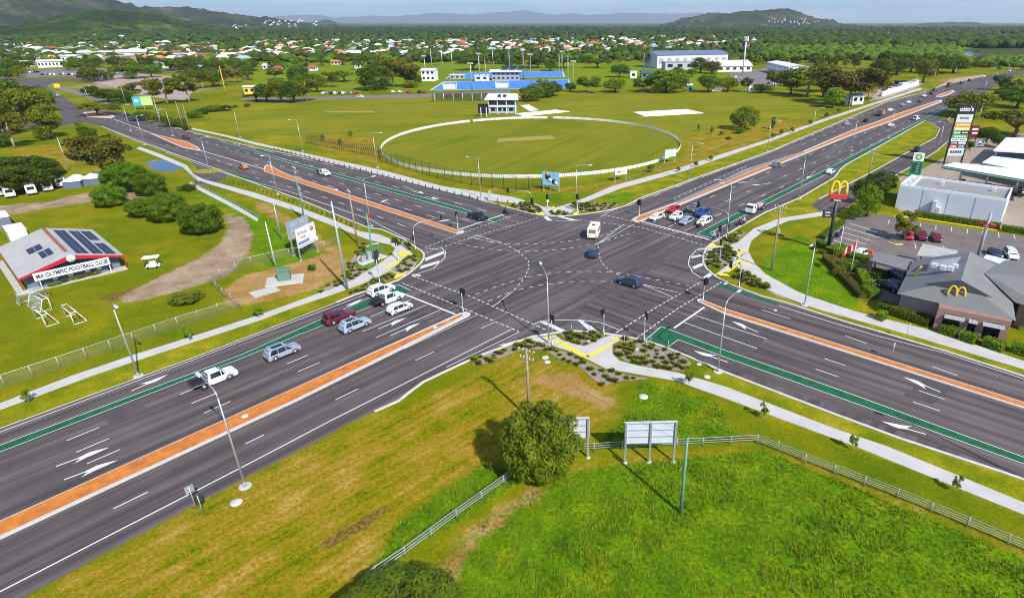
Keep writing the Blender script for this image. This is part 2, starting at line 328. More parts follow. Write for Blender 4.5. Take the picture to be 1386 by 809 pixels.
# ------------------------------------------------------------------ asphalt
CEN = G(750, 345); DA = Vector((cos(radians(50.5)), sin(radians(50.5)))); DB = Vector((-DA.y, DA.x))
def asphalt_mat():
    m = bpy.data.materials.new('asphalt'); m.use_nodes = True; t = m.node_tree; n = t.nodes; K = t.links.new; b = n['Principled BSDF']
    b.inputs['Roughness'].default_value = .82; b.inputs['Specular IOR Level'].default_value = .3
    pos = n.new('ShaderNodeNewGeometry').outputs['Position']
    def dotn(d):
        v = n.new('ShaderNodeVectorMath'); v.operation = 'SUBTRACT'; K(pos, v.inputs[0]); v.inputs[1].default_value = (CEN.x, CEN.y, 0)
        q = n.new('ShaderNodeVectorMath'); q.operation = 'DOT_PRODUCT'; K(v.outputs[0], q.inputs[0]); q.inputs[1].default_value = (d.x, d.y, 0); return q.outputs['Value']
    a, bb = dotn(DA), dotn(DB)
    def streak(al, ac, off):
        c = n.new('ShaderNodeCombineXYZ'); K(mth(n, K, 'MULTIPLY', al, .018), c.inputs[0]); K(mth(n, K, 'ADD', mth(n, K, 'MULTIPLY', ac, .62), off), c.inputs[1]); return noisy_node(n, K, c.outputs[0], 1., 4, .6)
    s1, s2 = streak(a, bb, 3.1), streak(bb, a, 17.7)
    f = mth(n, K, 'MULTIPLY', mth(n, K, 'LESS_THAN', mth(n, K, 'ABSOLUTE', a), 17.), mth(n, K, 'GREATER_THAN', mth(n, K, 'ABSOLUTE', bb), 19.5))
    mm = n.new('ShaderNodeMix'); K(f, mm.inputs[0]); K(s1, mm.inputs[2]); K(s2, mm.inputs[3])
    st = mm.outputs[0]; blot = noisy_node(n, K, pos, .12, 5, .6); fine = noisy_node(n, K, pos, 9., 4, .7)
    lane = n.new('ShaderNodeMix'); K(f, lane.inputs[0]); K(mth(n, K, 'SINE', mth(n, K, 'MULTIPLY', bb, 3.65)), lane.inputs[2]); K(mth(n, K, 'SINE', mth(n, K, 'MULTIPLY', a, 3.65)), lane.inputs[3])
    wear = mth(n, K, 'MULTIPLY', mth(n, K, 'MULTIPLY', lane.outputs[0], .05), mth(n, K, 'MULTIPLY', blot, 1.2))
    tot = mth(n, K, 'ADD', wear, mth(n, K, 'ADD', mth(n, K, 'ADD', mth(n, K, 'MULTIPLY', st, .70), mth(n, K, 'MULTIPLY', blot, .22)), mth(n, K, 'MULTIPLY', fine, .08)))
    col = ramp_node(n, K, tot, [(.38, (.058, .046, .043)), (.50, (.092, .074, .070)), (.63, (.142, .118, .112))])
    K(col, b.inputs['Base Color'])
    bp = n.new('ShaderNodeBump'); bp.inputs['Strength'].default_value = .25; bp.inputs['Distance'].default_value = .02; K(fine, bp.inputs['Height']); K(bp.outputs[0], b.inputs['Normal'])
    return m
W['asph'] = asphalt_mat()
e_SWn = [(0, 579.6), (272.5, 480), (345, 452), (454, 410), (480, 399.5), (538.5, 379.5)]
e_W = [(538.5, 379.5), (552, 371.5), (563.5, 362), (570, 356), (573.5, 350), (574, 344.5), (570, 339.5), (563.5, 335.5), (545.5, 323.5)]
e_NWs = [(545.5, 323.5), (517, 311), (497, 308), (400, 268), (345, 248.5), (270, 220.5), (225.5, 205), (180, 189), (137, 171), (112, 165)]
e_NWend = [(86, 161), (78, 146), (60, 130), (44, 117.5), (20, 114), (-40, 113), (-40, 103.5), (0, 105), (30, 107), (80, 106.5), (150, 104), (152, 108.5), (90, 110), (68, 113), (63, 120), (90, 134), (114, 148), (150, 151.5), (162, 152)]
e_NWn = [(162, 152), (182.5, 157.5), (200, 163), (278.8, 184), (345, 200), (400, 210.5), (512.7, 234.5), (634.7, 265.5), (681.7, 279.5), (720, 289.5)]
e_N = [(720, 289.5), (735.6, 291.7), (755, 293), (776, 291.7), (811.6, 287.2), (830, 283.5), (847, 278.6), (858, 273), (865, 269)]
e_NEn = [(865, 269), (972.6, 230), (1040, 206), (1142.4, 162.5), (1198, 138.5), (1254, 124), (1289, 113), (1340, 102), (1386, 94.5), (1430, 86.5)]
e_NEs = [(1430, 90), (1386, 98.5), (1355, 111), (1336, 124), (1300, 140), (1268, 157), (1251, 164), (1211, 186.5), (1184, 201.5), (1145, 223), (1137, 230), (1130, 240), (1116, 248.5), (1081.6, 268.4), (1036, 287.6), (998.4, 308.6), (972.6, 324)]
e_E = [(972.6, 324), (962, 330), (956, 337), (952, 345), (951.5, 354.4), (956, 363.8), (970, 375.5), (993.7, 387), (1031, 401), (1063, 409.5)]
e_SEn = [(1063, 409.5), (1134, 432.6), (1205, 453.4), (1276.6, 474.5), (1386, 509.5)]
e_SEs = [(1386, 649), (1350.7, 637), (1217, 593), (1128, 560), (980, 503.5), (965, 497), (930, 482), (894.7, 468), (871, 460.6)]
e_S = [(871, 460.6), (847.8, 456), (822, 452), (800, 449.5), (777, 448), (758.6, 449.5), (740, 452.5), (720, 456), (711.6, 458.7), (695, 464.6)]
e_SWs = [(695, 464.6), (646.6, 482.4), (598, 505), (573, 517), (553, 532), (539, 543), (507, 557), (469, 575), (418.5, 603), (350, 637), (30.4, 809)]
SWn0, SEn0, SEs0, SWs0 = E((0, 579.6), (272.5, 480), 45), E((1386, 509.5), (1276.6, 474.5), 40), E((1386, 649), (1217, 593), 40), E((30.4, 809), (350, 637), 45)
mb = MB()
mb.poly([SWn0] + PX(e_SWn + e_W[1:] + e_NWs[1:] + e_NWend + e_NWn[1:] + e_N[1:] + e_NEn[1:] + e_NEs + e_E[1:] + e_SEn[1:]) + [SEn0, SEs0] + PX(e_SEs + e_S[1:] + e_SWs[1:]) + [SWs0], .02)
struct('road', mb, W['asph'])
svc = [(1251, 163.5), (1262, 167), (1272, 175), (1266, 187), (1234, 203.5), (1180, 233), (1108, 270), (1098, 277), (1113, 289), (1132, 289), (1148, 279), (1175, 258), (1211, 238), (1240, 222), (1266, 206), (1292, 184), (1296, 172), (1283, 163), (1268, 157)]
mb = MB(); mb.poly(PX(svc), .016); struct('service_road', mb, W['asph'])
# fields and yards further off
def sheet(name, px, z, m): mb = MB(); mb.poly(PX(px), z); return struct(name, mb, m)
mb = MB(); mb.poly(PX([(0, 169.5), (60, 166), (88, 161), (114, 165.5), (88, 170), (0, 175)]), .012); struct('side_street', mb, W['asph'])
lot_m = mat('worn_asphalt', (.150, .122, .108), .85, var=.18, scale=.25, detail=6)
mb = MB(); mb.poly(PX([(258, 217), (300, 231.5), (308, 237), (298, 246), (276, 251), (262, 247), (270, 241), (262, 236), (267, 229)]), .014); struct('side_lane', mb, W['asph'])
mb = MB(); c_ = G(282, 231.8); mb.prism([(c_.x + 4.2 * cos(k * pi / 12), c_.y + 3.2 * sin(k * pi / 12)) for k in range(24)], 0, .14); struct('grass_island', mb, mat('island_grass', (.20, .20, .003), .9, col2=(.28, .25, .01), scale=.7))
lot = [(1108, 323), (1142, 299), (1163, 289.5), (1198, 291), (1244, 300), (1386, 320)]
mb = MB(); mb.poly(PX(lot) + [E((1386, 320), (1244, 300), 60), Vector((130, 80)), G(1386, 440)] + PX([(1300, 430), (1190, 407), (1178, 388), (1150, 350)]), .012); struct('car_park', mb, lot_m)
bp_m = mat('forecourt_concrete', (.30, .235, .175), .85, var=.15, scale=.3)
mb = MB(); mb.poly(PX([(1216, 240), (1250, 228), (1280, 212), (1310, 190), (1386, 180), (1480, 185), (1480, 330), (1386, 318), (1300, 300), (1215, 285), (1225, 262)]), .008); struct('forecourt', mb, bp_m)
far_lot = mat('far_car_park', (.17, .15, .14), .9, var=.12, scale=.1)
sheet('clubhouse_lane', [(325, 133), (440, 131), (560, 128), (690, 123), (690, 126.5), (560, 132.5), (430, 135), (330, 137)], .012, far_lot)
pinkm = mat('pink_gravel', (.30, .205, .165), .95, col2=(.40, .30, .25), scale=.08, detail=6)
sheet('gravel_yard', [(118, 110), (150, 117), (185, 128), (215, 133), (252, 136), (262, 122), (240, 104), (195, 100), (140, 104)], .008, pinkm)
sheet('earthworks', [(1262, 121), (1288, 107), (1330, 101), (1332, 104), (1300, 112), (1270, 122)], .008, mat('bare_earth', (.36, .22, .13), .95, col2=(.44, .31, .21), scale=.1))
sheet('works_yard', [(1176, 137), (1192, 120), (1242, 106), (1250, 112), (1243, 117.5), (1196, 134)], .008, pinkm)
sheet('far_lane', [(60, 116), (100, 127), (130, 136), (150, 149), (160, 149), (140, 135), (108, 124), (66, 113.5)], .008, far_lot)
sheet('far_lane', [(-20, 97), (40, 95), (120, 93), (250, 95), (340, 92), (340, 94), (250, 97.5), (120, 95.5), (40, 98), (-20, 100)], .009, far_lot)
sheet('shopping_car_park', [(20, 100), (60, 96), (150, 93), (200, 100), (150, 103), (60, 104), (30, 105)], .012, far_lot)
sheet('school_car_park', [(985, 100), (1040, 92), (1080, 104), (1060, 114), (1010, 118)], .012, far_lot)
# sports ground turf
def turf(name, c1, c2, ang, sc): 
    m = bpy.data.materials.new(name); m.use_nodes = True; t = m.node_tree; n = t.nodes; K = t.links.new; b = n['Principled BSDF']; b.inputs['Roughness'].default_value = .9; b.inputs['Specular IOR Level'].default_value = .03
    pos = n.new('ShaderNodeNewGeometry').outputs['Position']; 
    s = aligned(n, K, pos, radians(ang), .012 * sc, .28 * sc, 3, .5); g = noisy_node(n, K, pos, .03, 5); f = noisy_node(n, K, pos, 1.5, 4, .7)
    tot = mth(n, K, 'ADD', mth(n, K, 'ADD', mth(n, K, 'MULTIPLY', s, .42), mth(n, K, 'MULTIPLY', g, .43)), mth(n, K, 'MULTIPLY', f, .15))
    K(ramp_node(n, K, tot, [(.37, c1), (.63, c2)]), b.inputs['Base Color']); return m
oc = G(716, 199); L0, R0 = G(509, 203), G(926, 203); T0, B0 = G(715, 160.5), G(712, 241)
orx, ory = (R0 - L0).length / 2 + .6, (T0.y - B0.y) / 2; occ = Vector(((L0.x + R0.x) / 2, (T0.y + B0.y) / 2))
def oval(k=1., n=96, a0=0): return [Vector((occ.x + orx * k * cos(2 * pi * i / n), occ.y + ory * k * sin(2 * pi * i / n))) for i in range(n)]
fieldm = turf('outfield_turf', (.110, .145, .005), (.245, .218, .015), 20, 1.)
mb = MB(); mb.poly(PX([(285, 160), (300, 152), (345, 140), (430, 136.5), (560, 133), (690, 127), (760, 123), (1050, 124), (1110, 134), (1110, 150), (1060, 158), (1000, 170), (935, 181), (927, 200), (860, 228), (715, 240), (560, 225), (509, 200), (505, 186), (470, 181), (400, 184), (330, 180), (290, 172)]), .006); struct('sports_field', mb, fieldm)
ovm = turf('cricket_turf', (.108, .142, .005), (.212, .200, .015), 64, 1.1)
mb = MB(); mb.poly(oval(.995), .014); struct('cricket_oval', mb, ovm)
tan_m = mat('cricket_square', (.155, .165, .006), .9, col2=(.215, .195, .012), scale=.06, detail=6)
pitch_m = mat('cricket_pitch', (.28, .235, .035), .9, var=.1, scale=.2)
mb = MB(); mb.poly(PX([(672, 192.5), (675, 187.5), (747, 183.5), (752, 188)]), .022); struct('cricket_pitch', mb, pitch_m)
sheet('cricket_pitch', [(438, 152.4), (442, 150.6), (505, 150.4), (508, 152.6)], .012, pitch_m)
covm = mat('pitch_cover', (.82, .82, .81), .6, var=.05, scale=.5)
def slab(name, px, h, m, label, cat): mb = MB(); mb.prism(PX(px), .012, h); return tag(mb.build(name, m), label, cat)
slab('pitch_cover', [(857, 152.4), (872, 158), (952, 153.6), (929, 148.3)], .25, covm, 'large white pitch cover laid flat on the far sports field', 'pitch cover')
slab('pitch_cover', [(698, 154.2), (708, 158), (771, 151.4), (752, 149)], .2, covm, 'long white cover strip lying beside the cricket pavilion', 'pitch cover')
slab('pitch_cover', [(704, 143.2), (716, 150.4), (729, 149.4), (716, 142.2)], .2, covm, 'short white cover sheet between pavilion and dark bushes', 'pitch cover')
sheet('hockey_pitch', [(582, 122.6), (600, 110.6), (770, 107.6), (772, 119.8)], .02, W['blue']); sheet('hockey_pitch', [(602, 107), (614, 99.2), (762, 96.2), (765, 104.5)], .02, W['blue'])
def loop(px, wd, z, m, name): mb = MB(); p = PX(px); mb.ribbon(p + [p[0]], wd, z); return struct(name, mb, m)
loop([(583, 122.2), (600.5, 111), (769.5, 108), (771.3, 119.5)], 1.0, .03, W['white'], 'pitch_line'); loop([(604, 106.7), (614.5, 99.5), (761, 96.5), (764, 104.2)], .9, .03, W['white'], 'pitch_line')
park = turf('park_turf', (.09, .18, .004), (.20, .22, .006), 20, .6)
sheet('park', [(690, 122), (760, 118), (880, 118), (1010, 120), (985, 104), (985, 88), (890, 84), (770, 84), (600, 84), (350, 84), (340, 100), (345, 125), (440, 126), (560, 122)], .004, park)
sheet('wetland', [(1040, 62), (1060, 53), (1180, 55), (1300, 62), (1320, 66), (1200, 72)], .3, park); sheet('wetland', [(1320, 79), (1386, 76), (1420, 76), (1420, 84), (1386, 84), (1330, 86)], .3, park)
wat = mat('water', (.02, .032, .045), .10, var=.1, scale=.05, spec=.6)
sheet('pond', [(196, 222), (203, 219), (222, 217), (240, 224), (246, 227), (232, 233), (212, 231)], .02, wat); sheet('river', [(1303, 71), (1312, 68), (1325, 69), (1334, 73.5), (1318, 76), (1306, 77.5)], .4, wat)
# ------------------------------------------------------------------ kerbs
def kerb(name, pts, wd=.38, m='kerb', h=.13): mb = MB(); mb.ribbon(pts, wd, .012, h=h); return struct(name, mb, W[m])
kerb('kerb', PX([(455, 409.5), (480, 399.5)] + e_W + e_NWs[1:-1])); kerb('kerb', PX(e_NWn[1:] + e_N[1:] + e_NEn[1:6])); kerb('kerb', PX(e_NEs[6:] + e_E[1:] + e_SEn[1:]) + [SEn0]); kerb('kerb', [SEs0] + PX(e_SEs + e_S[1:] + e_SWs[1:7]))
kerb('kerb', [SWn0] + PX(e_SWn[:4]), .12, h=.05)
kerb('kerb', PX(svc[:5] + [(1180, 233), (1108, 270)]), .3); kerb('kerb', PX([(1175, 258), (1211, 238), (1240, 222), (1266, 206), (1292, 184), (1296, 172), (1283, 163), (1300, 141)]), .3)
# ------------------------------------------------------------------ medians
def median(outer, inner):
    outer = [p * .9965 for p in outer]; inner = [p * .9963 for p in inner]
    mb = MB(); mb.prism(outer, .012, .15); struct('median_kerb', mb, W['kerbw'])
    mb = MB(); mb.poly(inner, .156); struct('median_paving', mb, W['orange'])
a, b = E((0, 704), (400, 524), 45), E((0, 728), (400, 542.5), 45)
a2, b2 = E((0, 705), (400, 524.5), 45), E((0, 724), (400, 539.6), 45)
median([a] + PX([(0, 704), (400, 523.8), (622, 423.4), (631, 421.6), (636, 423), (637, 425), (634.5, 427.3), (400, 542.5), (0, 728)]) + [b], [a2] + PX([(0, 705), (400, 524.5), (625, 424.6), (627, 427), (400, 539.6), (0, 724)]) + [b2])
a, b = E((1386, 543.5), (980, 416.6), 40), E((1386, 552), (980, 424.3), 40)
median(PX([(944, 404.5), (948, 403.5), (953, 406), (980, 416.6), (1386, 543.5)]) + [a, b] + PX([(1386, 552), (980, 424.5), (946, 408.6), (943, 406.5)]), PX([(947, 405.5), (953, 407.4), (980, 417.5), (1386, 544.4)]) + [E((1386, 544.4), (980, 417.5), 40), E((1386, 550), (980, 422.4), 40)] + PX([(1386, 550), (980, 422.4), (948, 407.7)]))
median(PX([(855, 297.4), (858, 294.6), (864, 291.8), (916, 273), (970, 247.4), (1007.8, 229.6), (1086, 204.6), (1157, 174.5), (1188, 164), (1213, 154.2), (1240, 145.6), (1268, 136), (1275, 135.2), (1275, 138), (1211, 162.6), (1157.6, 181.2), (1102, 203.4), (1034, 230.8), (921, 277), (869, 298.8), (860, 300.2)]),
       PX([(860, 297), (866, 292.6), (917, 275), (971, 251.4), (1018, 230.8), (1090, 205), (1158, 175), (1189, 164.8), (1214, 155), (1270, 136.4), (1272, 137.5), (1210, 161.8), (1157, 180), (1100, 202.6), (1032, 229.8), (919, 275.6), (867, 297.8), (862, 298.6)]))
median(PX([(1266, 131), (1270, 128), (1290, 122), (1293, 124), (1284, 128.6), (1273, 131.6)]), PX([(1268, 130.4), (1271, 128.6), (1289, 123), (1290, 124), (1282, 128), (1272, 130.8)]))
median(PX([(628, 312.4), (626, 311.2), (623, 312), (400, 239.6), (385, 234), (365, 223.4), (361, 223), (357, 226), (357, 232), (400, 246), (617, 315.8), (624, 315.6), (628, 314)]), PX([(622, 312.4), (399, 240.1), (384, 234.6), (364, 224), (360, 225), (358, 231.6), (400, 245.5), (617, 315.1)]))
median(PX([(204, 180.2), (252, 191.6), (268, 199), (272, 204), (266, 203.4), (246, 199.6), (206, 182)]), PX([(208, 181.4), (252, 192.4), (266, 199.4), (269, 202.8), (247, 198.8)]))
median(PX([(112, 152), (130, 151), (152, 155.6), (156, 158), (150, 160), (118, 158.4)]), PX([(116, 153), (130, 152), (150, 156), (152, 158), (120, 157.4)]))
# ------------------------------------------------------------------ green bike lanes
mb = MB()
def gl(px, pre=None, post=None): mb.poly(([pre[0]] if pre else []) + PX(px) + ([pre[1]] if pre else []), .025)
gl([(0, 603), (328, 480), (400, 448), (503, 403.6), (538.5, 386), (556, 393), (546.5, 397), (503, 413), (400, 454.6), (334, 481.6), (0, 611)], (E((0, 603), (328, 480), 45), E((0, 611), (334, 481.6), 45)))
mb.poly(PX([(895.4, 442.3), (980, 474), (1128, 525), (1386, 619)]) + [E((1386, 619), (980, 474), 40), E((1386, 627), (980, 482.4), 40)] + PX([(1386, 627), (980, 482.4), (918, 459.4), (903, 470.4), (873, 460.6)]), .025)
gl([(943, 317), (984, 295.7), (1031, 273.4), (1116, 231), (1166.5, 205), (1289, 141.5), (1289, 143.6), (1185.5, 200.5), (1120.5, 234.7), (1036, 277), (989, 301), (960.8, 315), (973.8, 324.4)])
gl([(970, 387), (975, 383.8), (1054.7, 410.6), (1051.5, 413.4)]); gl([(658, 294), (680, 297), (672, 300.6), (634.7, 289), (400, 222.8), (345, 206.4), (300, 194.4), (301, 193), (345, 204.6), (400, 220.4), (625.4, 282)])
gl([(309, 232.6), (345, 243.6), (366, 252.6), (362, 254.4), (343, 247.5), (306, 234)])
struct('bike_lane', mb, W['green'])
# ------------------------------------------------------------------ painted markings
mk = MB(); Z = .031
def ln(px, wd=.13, pre=0, post=0):
    p = PX(px)
    if pre: p = [E(px[0], px[1], pre)] + p
    if post: p = p + [E(px[-1], px[-2], post)]
    mk.ribbon(p, wd, Z)
def along(pts, s):                         # point at arc length s
    for i in range(len(pts) - 1):
        l = (pts[i + 1] - pts[i]).length
        if s <= l or i == len(pts) - 2: return pts[i] + (pts[i + 1] - pts[i]) * (s / l)
        s -= l
def dash(px, on=.6, off=.6, wd=.13, ph=0.):
    p = PX(px); T = sum((p[i + 1] - p[i]).length for i in range(len(p) - 1)); s = ph
    while s < T:
        mk.ribbon([along(p, s), along(p, min(T, s + on))], wd, Z); s += on + off
def row(a, b, n0, n1, per=12., wd=.13):   # lane-line dash a->b repeated n0 times before and n1 times after
    A, B = G(*a), G(*b); d = (B - A).normalized(); le = min((B - A).length, 3.6)
    for k in range(-n0, n1 + 1): q = A + d * per * k; mk.ribbon([q, q + d * le], wd, Z)
def arrow(a, b, turn=0, both=False, sc=1.):          # tail px -> tip px
    A, B = G(*a), G(*b); d = (B - A).normalized(); nrm = Vector((-d.y, d.x)); Lh = (B - A).length
    mk.ribbon([A, A + d * (Lh - 1.5)], .16, Z)
    def fish(): s_ = nrm * (turn or 1); mk.add([(*(A + d * (Lh + x_) + s_ * y_), Z + .004) for x_, y_ in ((.5, .05), (-.9, .34), (-1.5, .40), (-2.7, .78), (-2.1, .22), (-2.5, .06), (-2.2, -.14), (-1.3, -.40), (-.7, -.30))], [(0, 1, 2, 8), (2, 3, 4), (2, 4, 5, 6), (2, 6, 7, 8)])
    if turn: fish(); return
    def tri(p, q, w): r = Vector((-q.y, q.x)); mk.add([(*(p + r * w), Z), (*(p - r * w), Z), (*(p + q * w * 3.2), Z)], [(0, 1, 2)])
    if both or turn == 0: tri(A + d * (Lh - 1.7), d, .42 * sc)
    if turn: s = nrm * turn; p = A + d * (Lh - 2.4); mk.ribbon([p, p + d * .5 + s * .35, p + d * .7 + s * .75], .3, Z); tri(p + d * .7 + s * .6, s, .5 * sc)
# south-west arm
ln([(0, 584.6), (279.8, 480), (345, 455), (400, 434.5), (498.6, 397)], pre=45); ln([(0, 602.4), (328, 479.5), (400, 447.4), (538, 385.4)], .1, pre=45); ln([(0, 611.6), (334, 482), (400, 455), (546, 397.4)], .1, pre=45)
ln([(556, 393.3), (538.5, 385)], .12); ln([(542, 396), (616, 425.3)], .35)
row((90.8, 596), (134.8, 578.2), 3, 0); row((243.8, 533.6), (275, 521), 0, 1); row((103.2, 611.9), (147.4, 593.4), 3, 0); row((259.3, 546), (294, 531.6), 0, 1); row((117.8, 627.4), (162.6, 608), 3, 0); row((276, 559.1), (312, 543), 0, 0); row((402.8, 503.2), (432.9, 490.3), 0, 0)
ln([(490.4, 448.8), (577.2, 412.9)]); ln([(508.5, 457), (596, 419.4)]); ln([(501, 429), (556, 405.5)])
arrow((76, 631), (141, 607.5), -1, True); arrow((87, 649), (152, 625), -1, True); arrow((178, 529), (222.7, 509), 1, True); arrow((512, 445), (546, 431.5), -1); arrow((529, 454), (565, 438.5), -1); arrow((462, 420), (488, 406), 1)
row((153.3, 688.4), (200.2, 665.6), 3, 0); row((332, 600.5), (357.7, 588.3), 0, 0); row((454, 541), (484.9, 526.2), 0, 0); row((562.2, 487.7), (587.5, 476), 0, 0); ln([(651, 444.5), (671, 435.4)])
ln([(0, 800.4), (350, 620.5), (448, 569), (560, 512.5), (692, 445.7)], .15, pre=45); ln([(604, 497), (650, 475), (702.8, 449.2)], .12); ln([(547, 472), (647, 425.6)], .1); arrow((660, 478), (699, 461.5), 1, True)
# south-east arm
ln([(953.4, 415.7), (912.3, 444)], .35); ln([(895.4, 442), (980, 473.6), (1128, 524.5), (1386, 618.6)], .1, post=40); ln([(873, 460.4), (895, 442)], .12); ln([(903, 470.6), (918, 459.5), (980, 482.8), (1128, 535), (1386, 627.6)], .1, post=40)
ln([(940.5, 426.3), (980, 440), (1037.8, 458.7)]); ln([(926, 436.4), (980, 455.8), (1025, 471.8)])
row((1115.8, 485.1), (1145, 495), 0, 2); row((1103.9, 499.3), (1134.8, 509.7), 0, 2); row((1144.2, 454.5), (1172.8, 464.6), 0, 3); ln([(1031, 419.3), (1069.9, 431.4)])
arrow((1026, 449.5), (994, 436), 1); arrow((1273, 530.5), (1228, 512), 1, True); arrow((1253, 587.5), (1199, 572), -1, True); arrow((985, 490), (943, 476), -1)
ln([(1054, 413.3), (1128, 437), (1187.6, 454.9), (1276.6, 477), (1386, 512.7)], .12, post=40)
# north-west arm
ln([(622, 310.5), (681, 290.5)], .4); ln([(225, 206.6), (300, 234), (400, 262), (503, 298.5), (555, 325.5)], .15); ln([(150, 176), (225, 203)], .15)
dash([(182, 159.5), (278.8, 185.6), (345, 201.4), (400, 212.9), (512.7, 236), (634.7, 267), (690, 282)], 6, 6, .2); ln([(300, 192.6), (345, 204.4), (400, 220), (625, 281.8), (658, 293.6)], .14); ln([(345, 206.8), (400, 223.2), (634, 289.4), (670, 301)], .14)
for p in ([(345, 222.5), (470, 259), (560, 286), (640, 309)], [(345, 214.5), (470, 251), (580, 283), (655, 304)], [(345, 240), (430, 264), (520, 296), (560, 311)], [(225, 196), (290, 216), (345, 234)], [(200, 170), (280, 192), (345, 211)], [(140, 162), (200, 180), (260, 202)], [(380, 214), (500, 244), (600, 270), (690, 295)]): dash(p, 3, 6, .17)
ln([(155, 162), (204, 180)], .3); ln([(272, 204), (300, 212), (357, 229)], .3)
for a, b in (((524, 270), (516, 274)), ((610, 297), (594, 300)), ((640, 258), (655, 266)), ((545, 252), (573, 262)), ((440, 252), (458, 258)), ((575, 266), (592, 270))): arrow(a, b, 1, True, .9)
# north-east arm
ln([(854, 298), (860, 300.4)], .3); ln([(868, 299.6), (970, 327)], .4); ln([(816.7, 289.4), (865, 271), (972.6, 231.6), (1040, 207.6), (1142.4, 164), (1198, 140), (1254, 125.4)], .18)
ln([(943, 316.6), (984, 295.2), (1031, 272.8), (1116, 230.6), (1166.5, 204.6), (1289, 141)], .14); ln([(973.5, 324.8), (961, 315.3), (989, 301.3), (1036, 277.3), (1120, 235)], .14); ln([(943, 317), (972, 325)], .16)
for p in ([(884, 301), (930, 280.5), (1000, 250.5), (1084, 214.8), (1190, 172), (1290, 130)], [(905, 307), (950, 286.6), (1035, 250), (1100, 222), (1200, 178), (1300, 133)], [(926, 313), (968, 293), (1057, 254), (1130, 220), (1240, 166)]):
    ln(p[:1] + [((p[0][0] * .6 + p[1][0] * .4), (p[0][1] * .6 + p[1][1] * .4))], .14); dash(p[1:], 3, 9, .17)
for p in ([(812, 293.5), (890, 263.5), (980, 228), (1086, 189), (1190, 148), (1280, 118)], [(1086, 196), (1190, 153.5), (1280, 122)]): dash(p, 3, 9, .17)
for a, b in (((1025, 245), (1000, 247.5)), ((1045, 248), (1018, 251)), ((1100, 236), (1092, 241)), ((980, 243), (966, 244))): arrow(a, b, 1, True, .9)
# the crossing
for p in ([(575, 335.5), (621, 317), (702, 289.5)], [(576, 342), (650, 318), (728, 295)], [(544.7, 383), (610, 410), (702, 448.5)], [(558.8, 373.8), (640, 402.5), (742, 447.8)], [(811.6, 290), (860, 300), (966, 327)], [(783.8, 297.6), (867, 307.7), (958.6, 333.5)], [(833.7, 450.5), (883, 419), (949, 381.4)], [(862, 457.5), (915, 419), (979.6, 380)]): dash(p, .75, .45, .16)
for p in ([(634, 322), (681, 329.7), (723, 330.4), (751, 328.5), (784, 324.5), (821.7, 317.5), (842, 305)], [(621, 330), (662, 337.5), (699.6, 339.8), (737, 339.3), (770, 336.3), (805, 330.4), (860, 314)], [(643, 398.5), (681, 384.4), (713.7, 375), (751, 369), (786.5, 367.3), (810, 367.5), (839, 369.7), (878.7, 376.7), (932.7, 387)], [(655, 410), (695, 393.8), (732.5, 385.6), (774.7, 381), (833.4, 381)],
          [(640, 318.5), (681, 329), (702, 341), (715, 352.7), (716, 361), (711, 375), (695, 393.8)], [(809, 330), (811, 345), (814, 355), (824, 365.6), (840.5, 374)]): dash(p, .9, 1.0, .14)
for p in ([(667, 415), (695, 393.8)], [(655, 410), (695, 393.8)], [(809, 330), (845, 303.5)], [(809, 330), (858, 304)], [(868, 384.5), (910, 402)], [(868, 384.5), (918, 396)], [(644, 318), (676, 328)], [(638, 321), (668, 328.5)]): ln(p, .13)
ln([(721, 439.5), (730, 435), (751.5, 433), (784, 433), (812.6, 436.4), (840.7, 447.5)], .14); ln([(575, 337.8), (598, 336), (603, 341), (602, 349), (587, 363), (559, 372.7)], .16); ln([(957, 334.5), (942, 339), (934, 347.4), (931.5, 356.8), (937.4, 368.5), (950, 377)], .16); ln([(752, 298.9), (775, 298.9)], .16)
cz = MB()
for q in ([(730, 435.5), (741, 436), (768, 448.3), (758, 449.2)], [(782, 433.6), (793, 434.4), (809, 448.8), (798, 448.6)], [(735, 293.4), (741, 293.4), (748, 298.7), (741, 298.7)], [(755, 293.6), (762, 293.4), (785, 298.7), (774, 298.7)], [(575, 349.5), (600, 340), (602, 343), (576, 353.5)], [(570, 360), (594, 353), (598, 355), (568, 364.2)], [(559, 370.8), (568, 371.4), (571, 373.6), (557, 373.8)], [(935, 347.4), (949, 344.4), (950, 346.8), (936.5, 349.7)], [(936, 361.4), (951, 355.6), (953, 359), (939.5, 364.2)], [(951, 375.5), (963, 367.4), (966, 371), (956, 378)], [(944, 336.6), (956, 335), (956, 337), (946, 338.6)], [(982, 381), (985, 380), (987, 383.6), (979, 385.6)]): cz.poly(PX(q), Z)
struct('chevron_marking', cz, mat('worn_line_paint', (.60, .60, .59), .6, var=.15, scale=2))
struct('lane_marking', mk, W['line'])
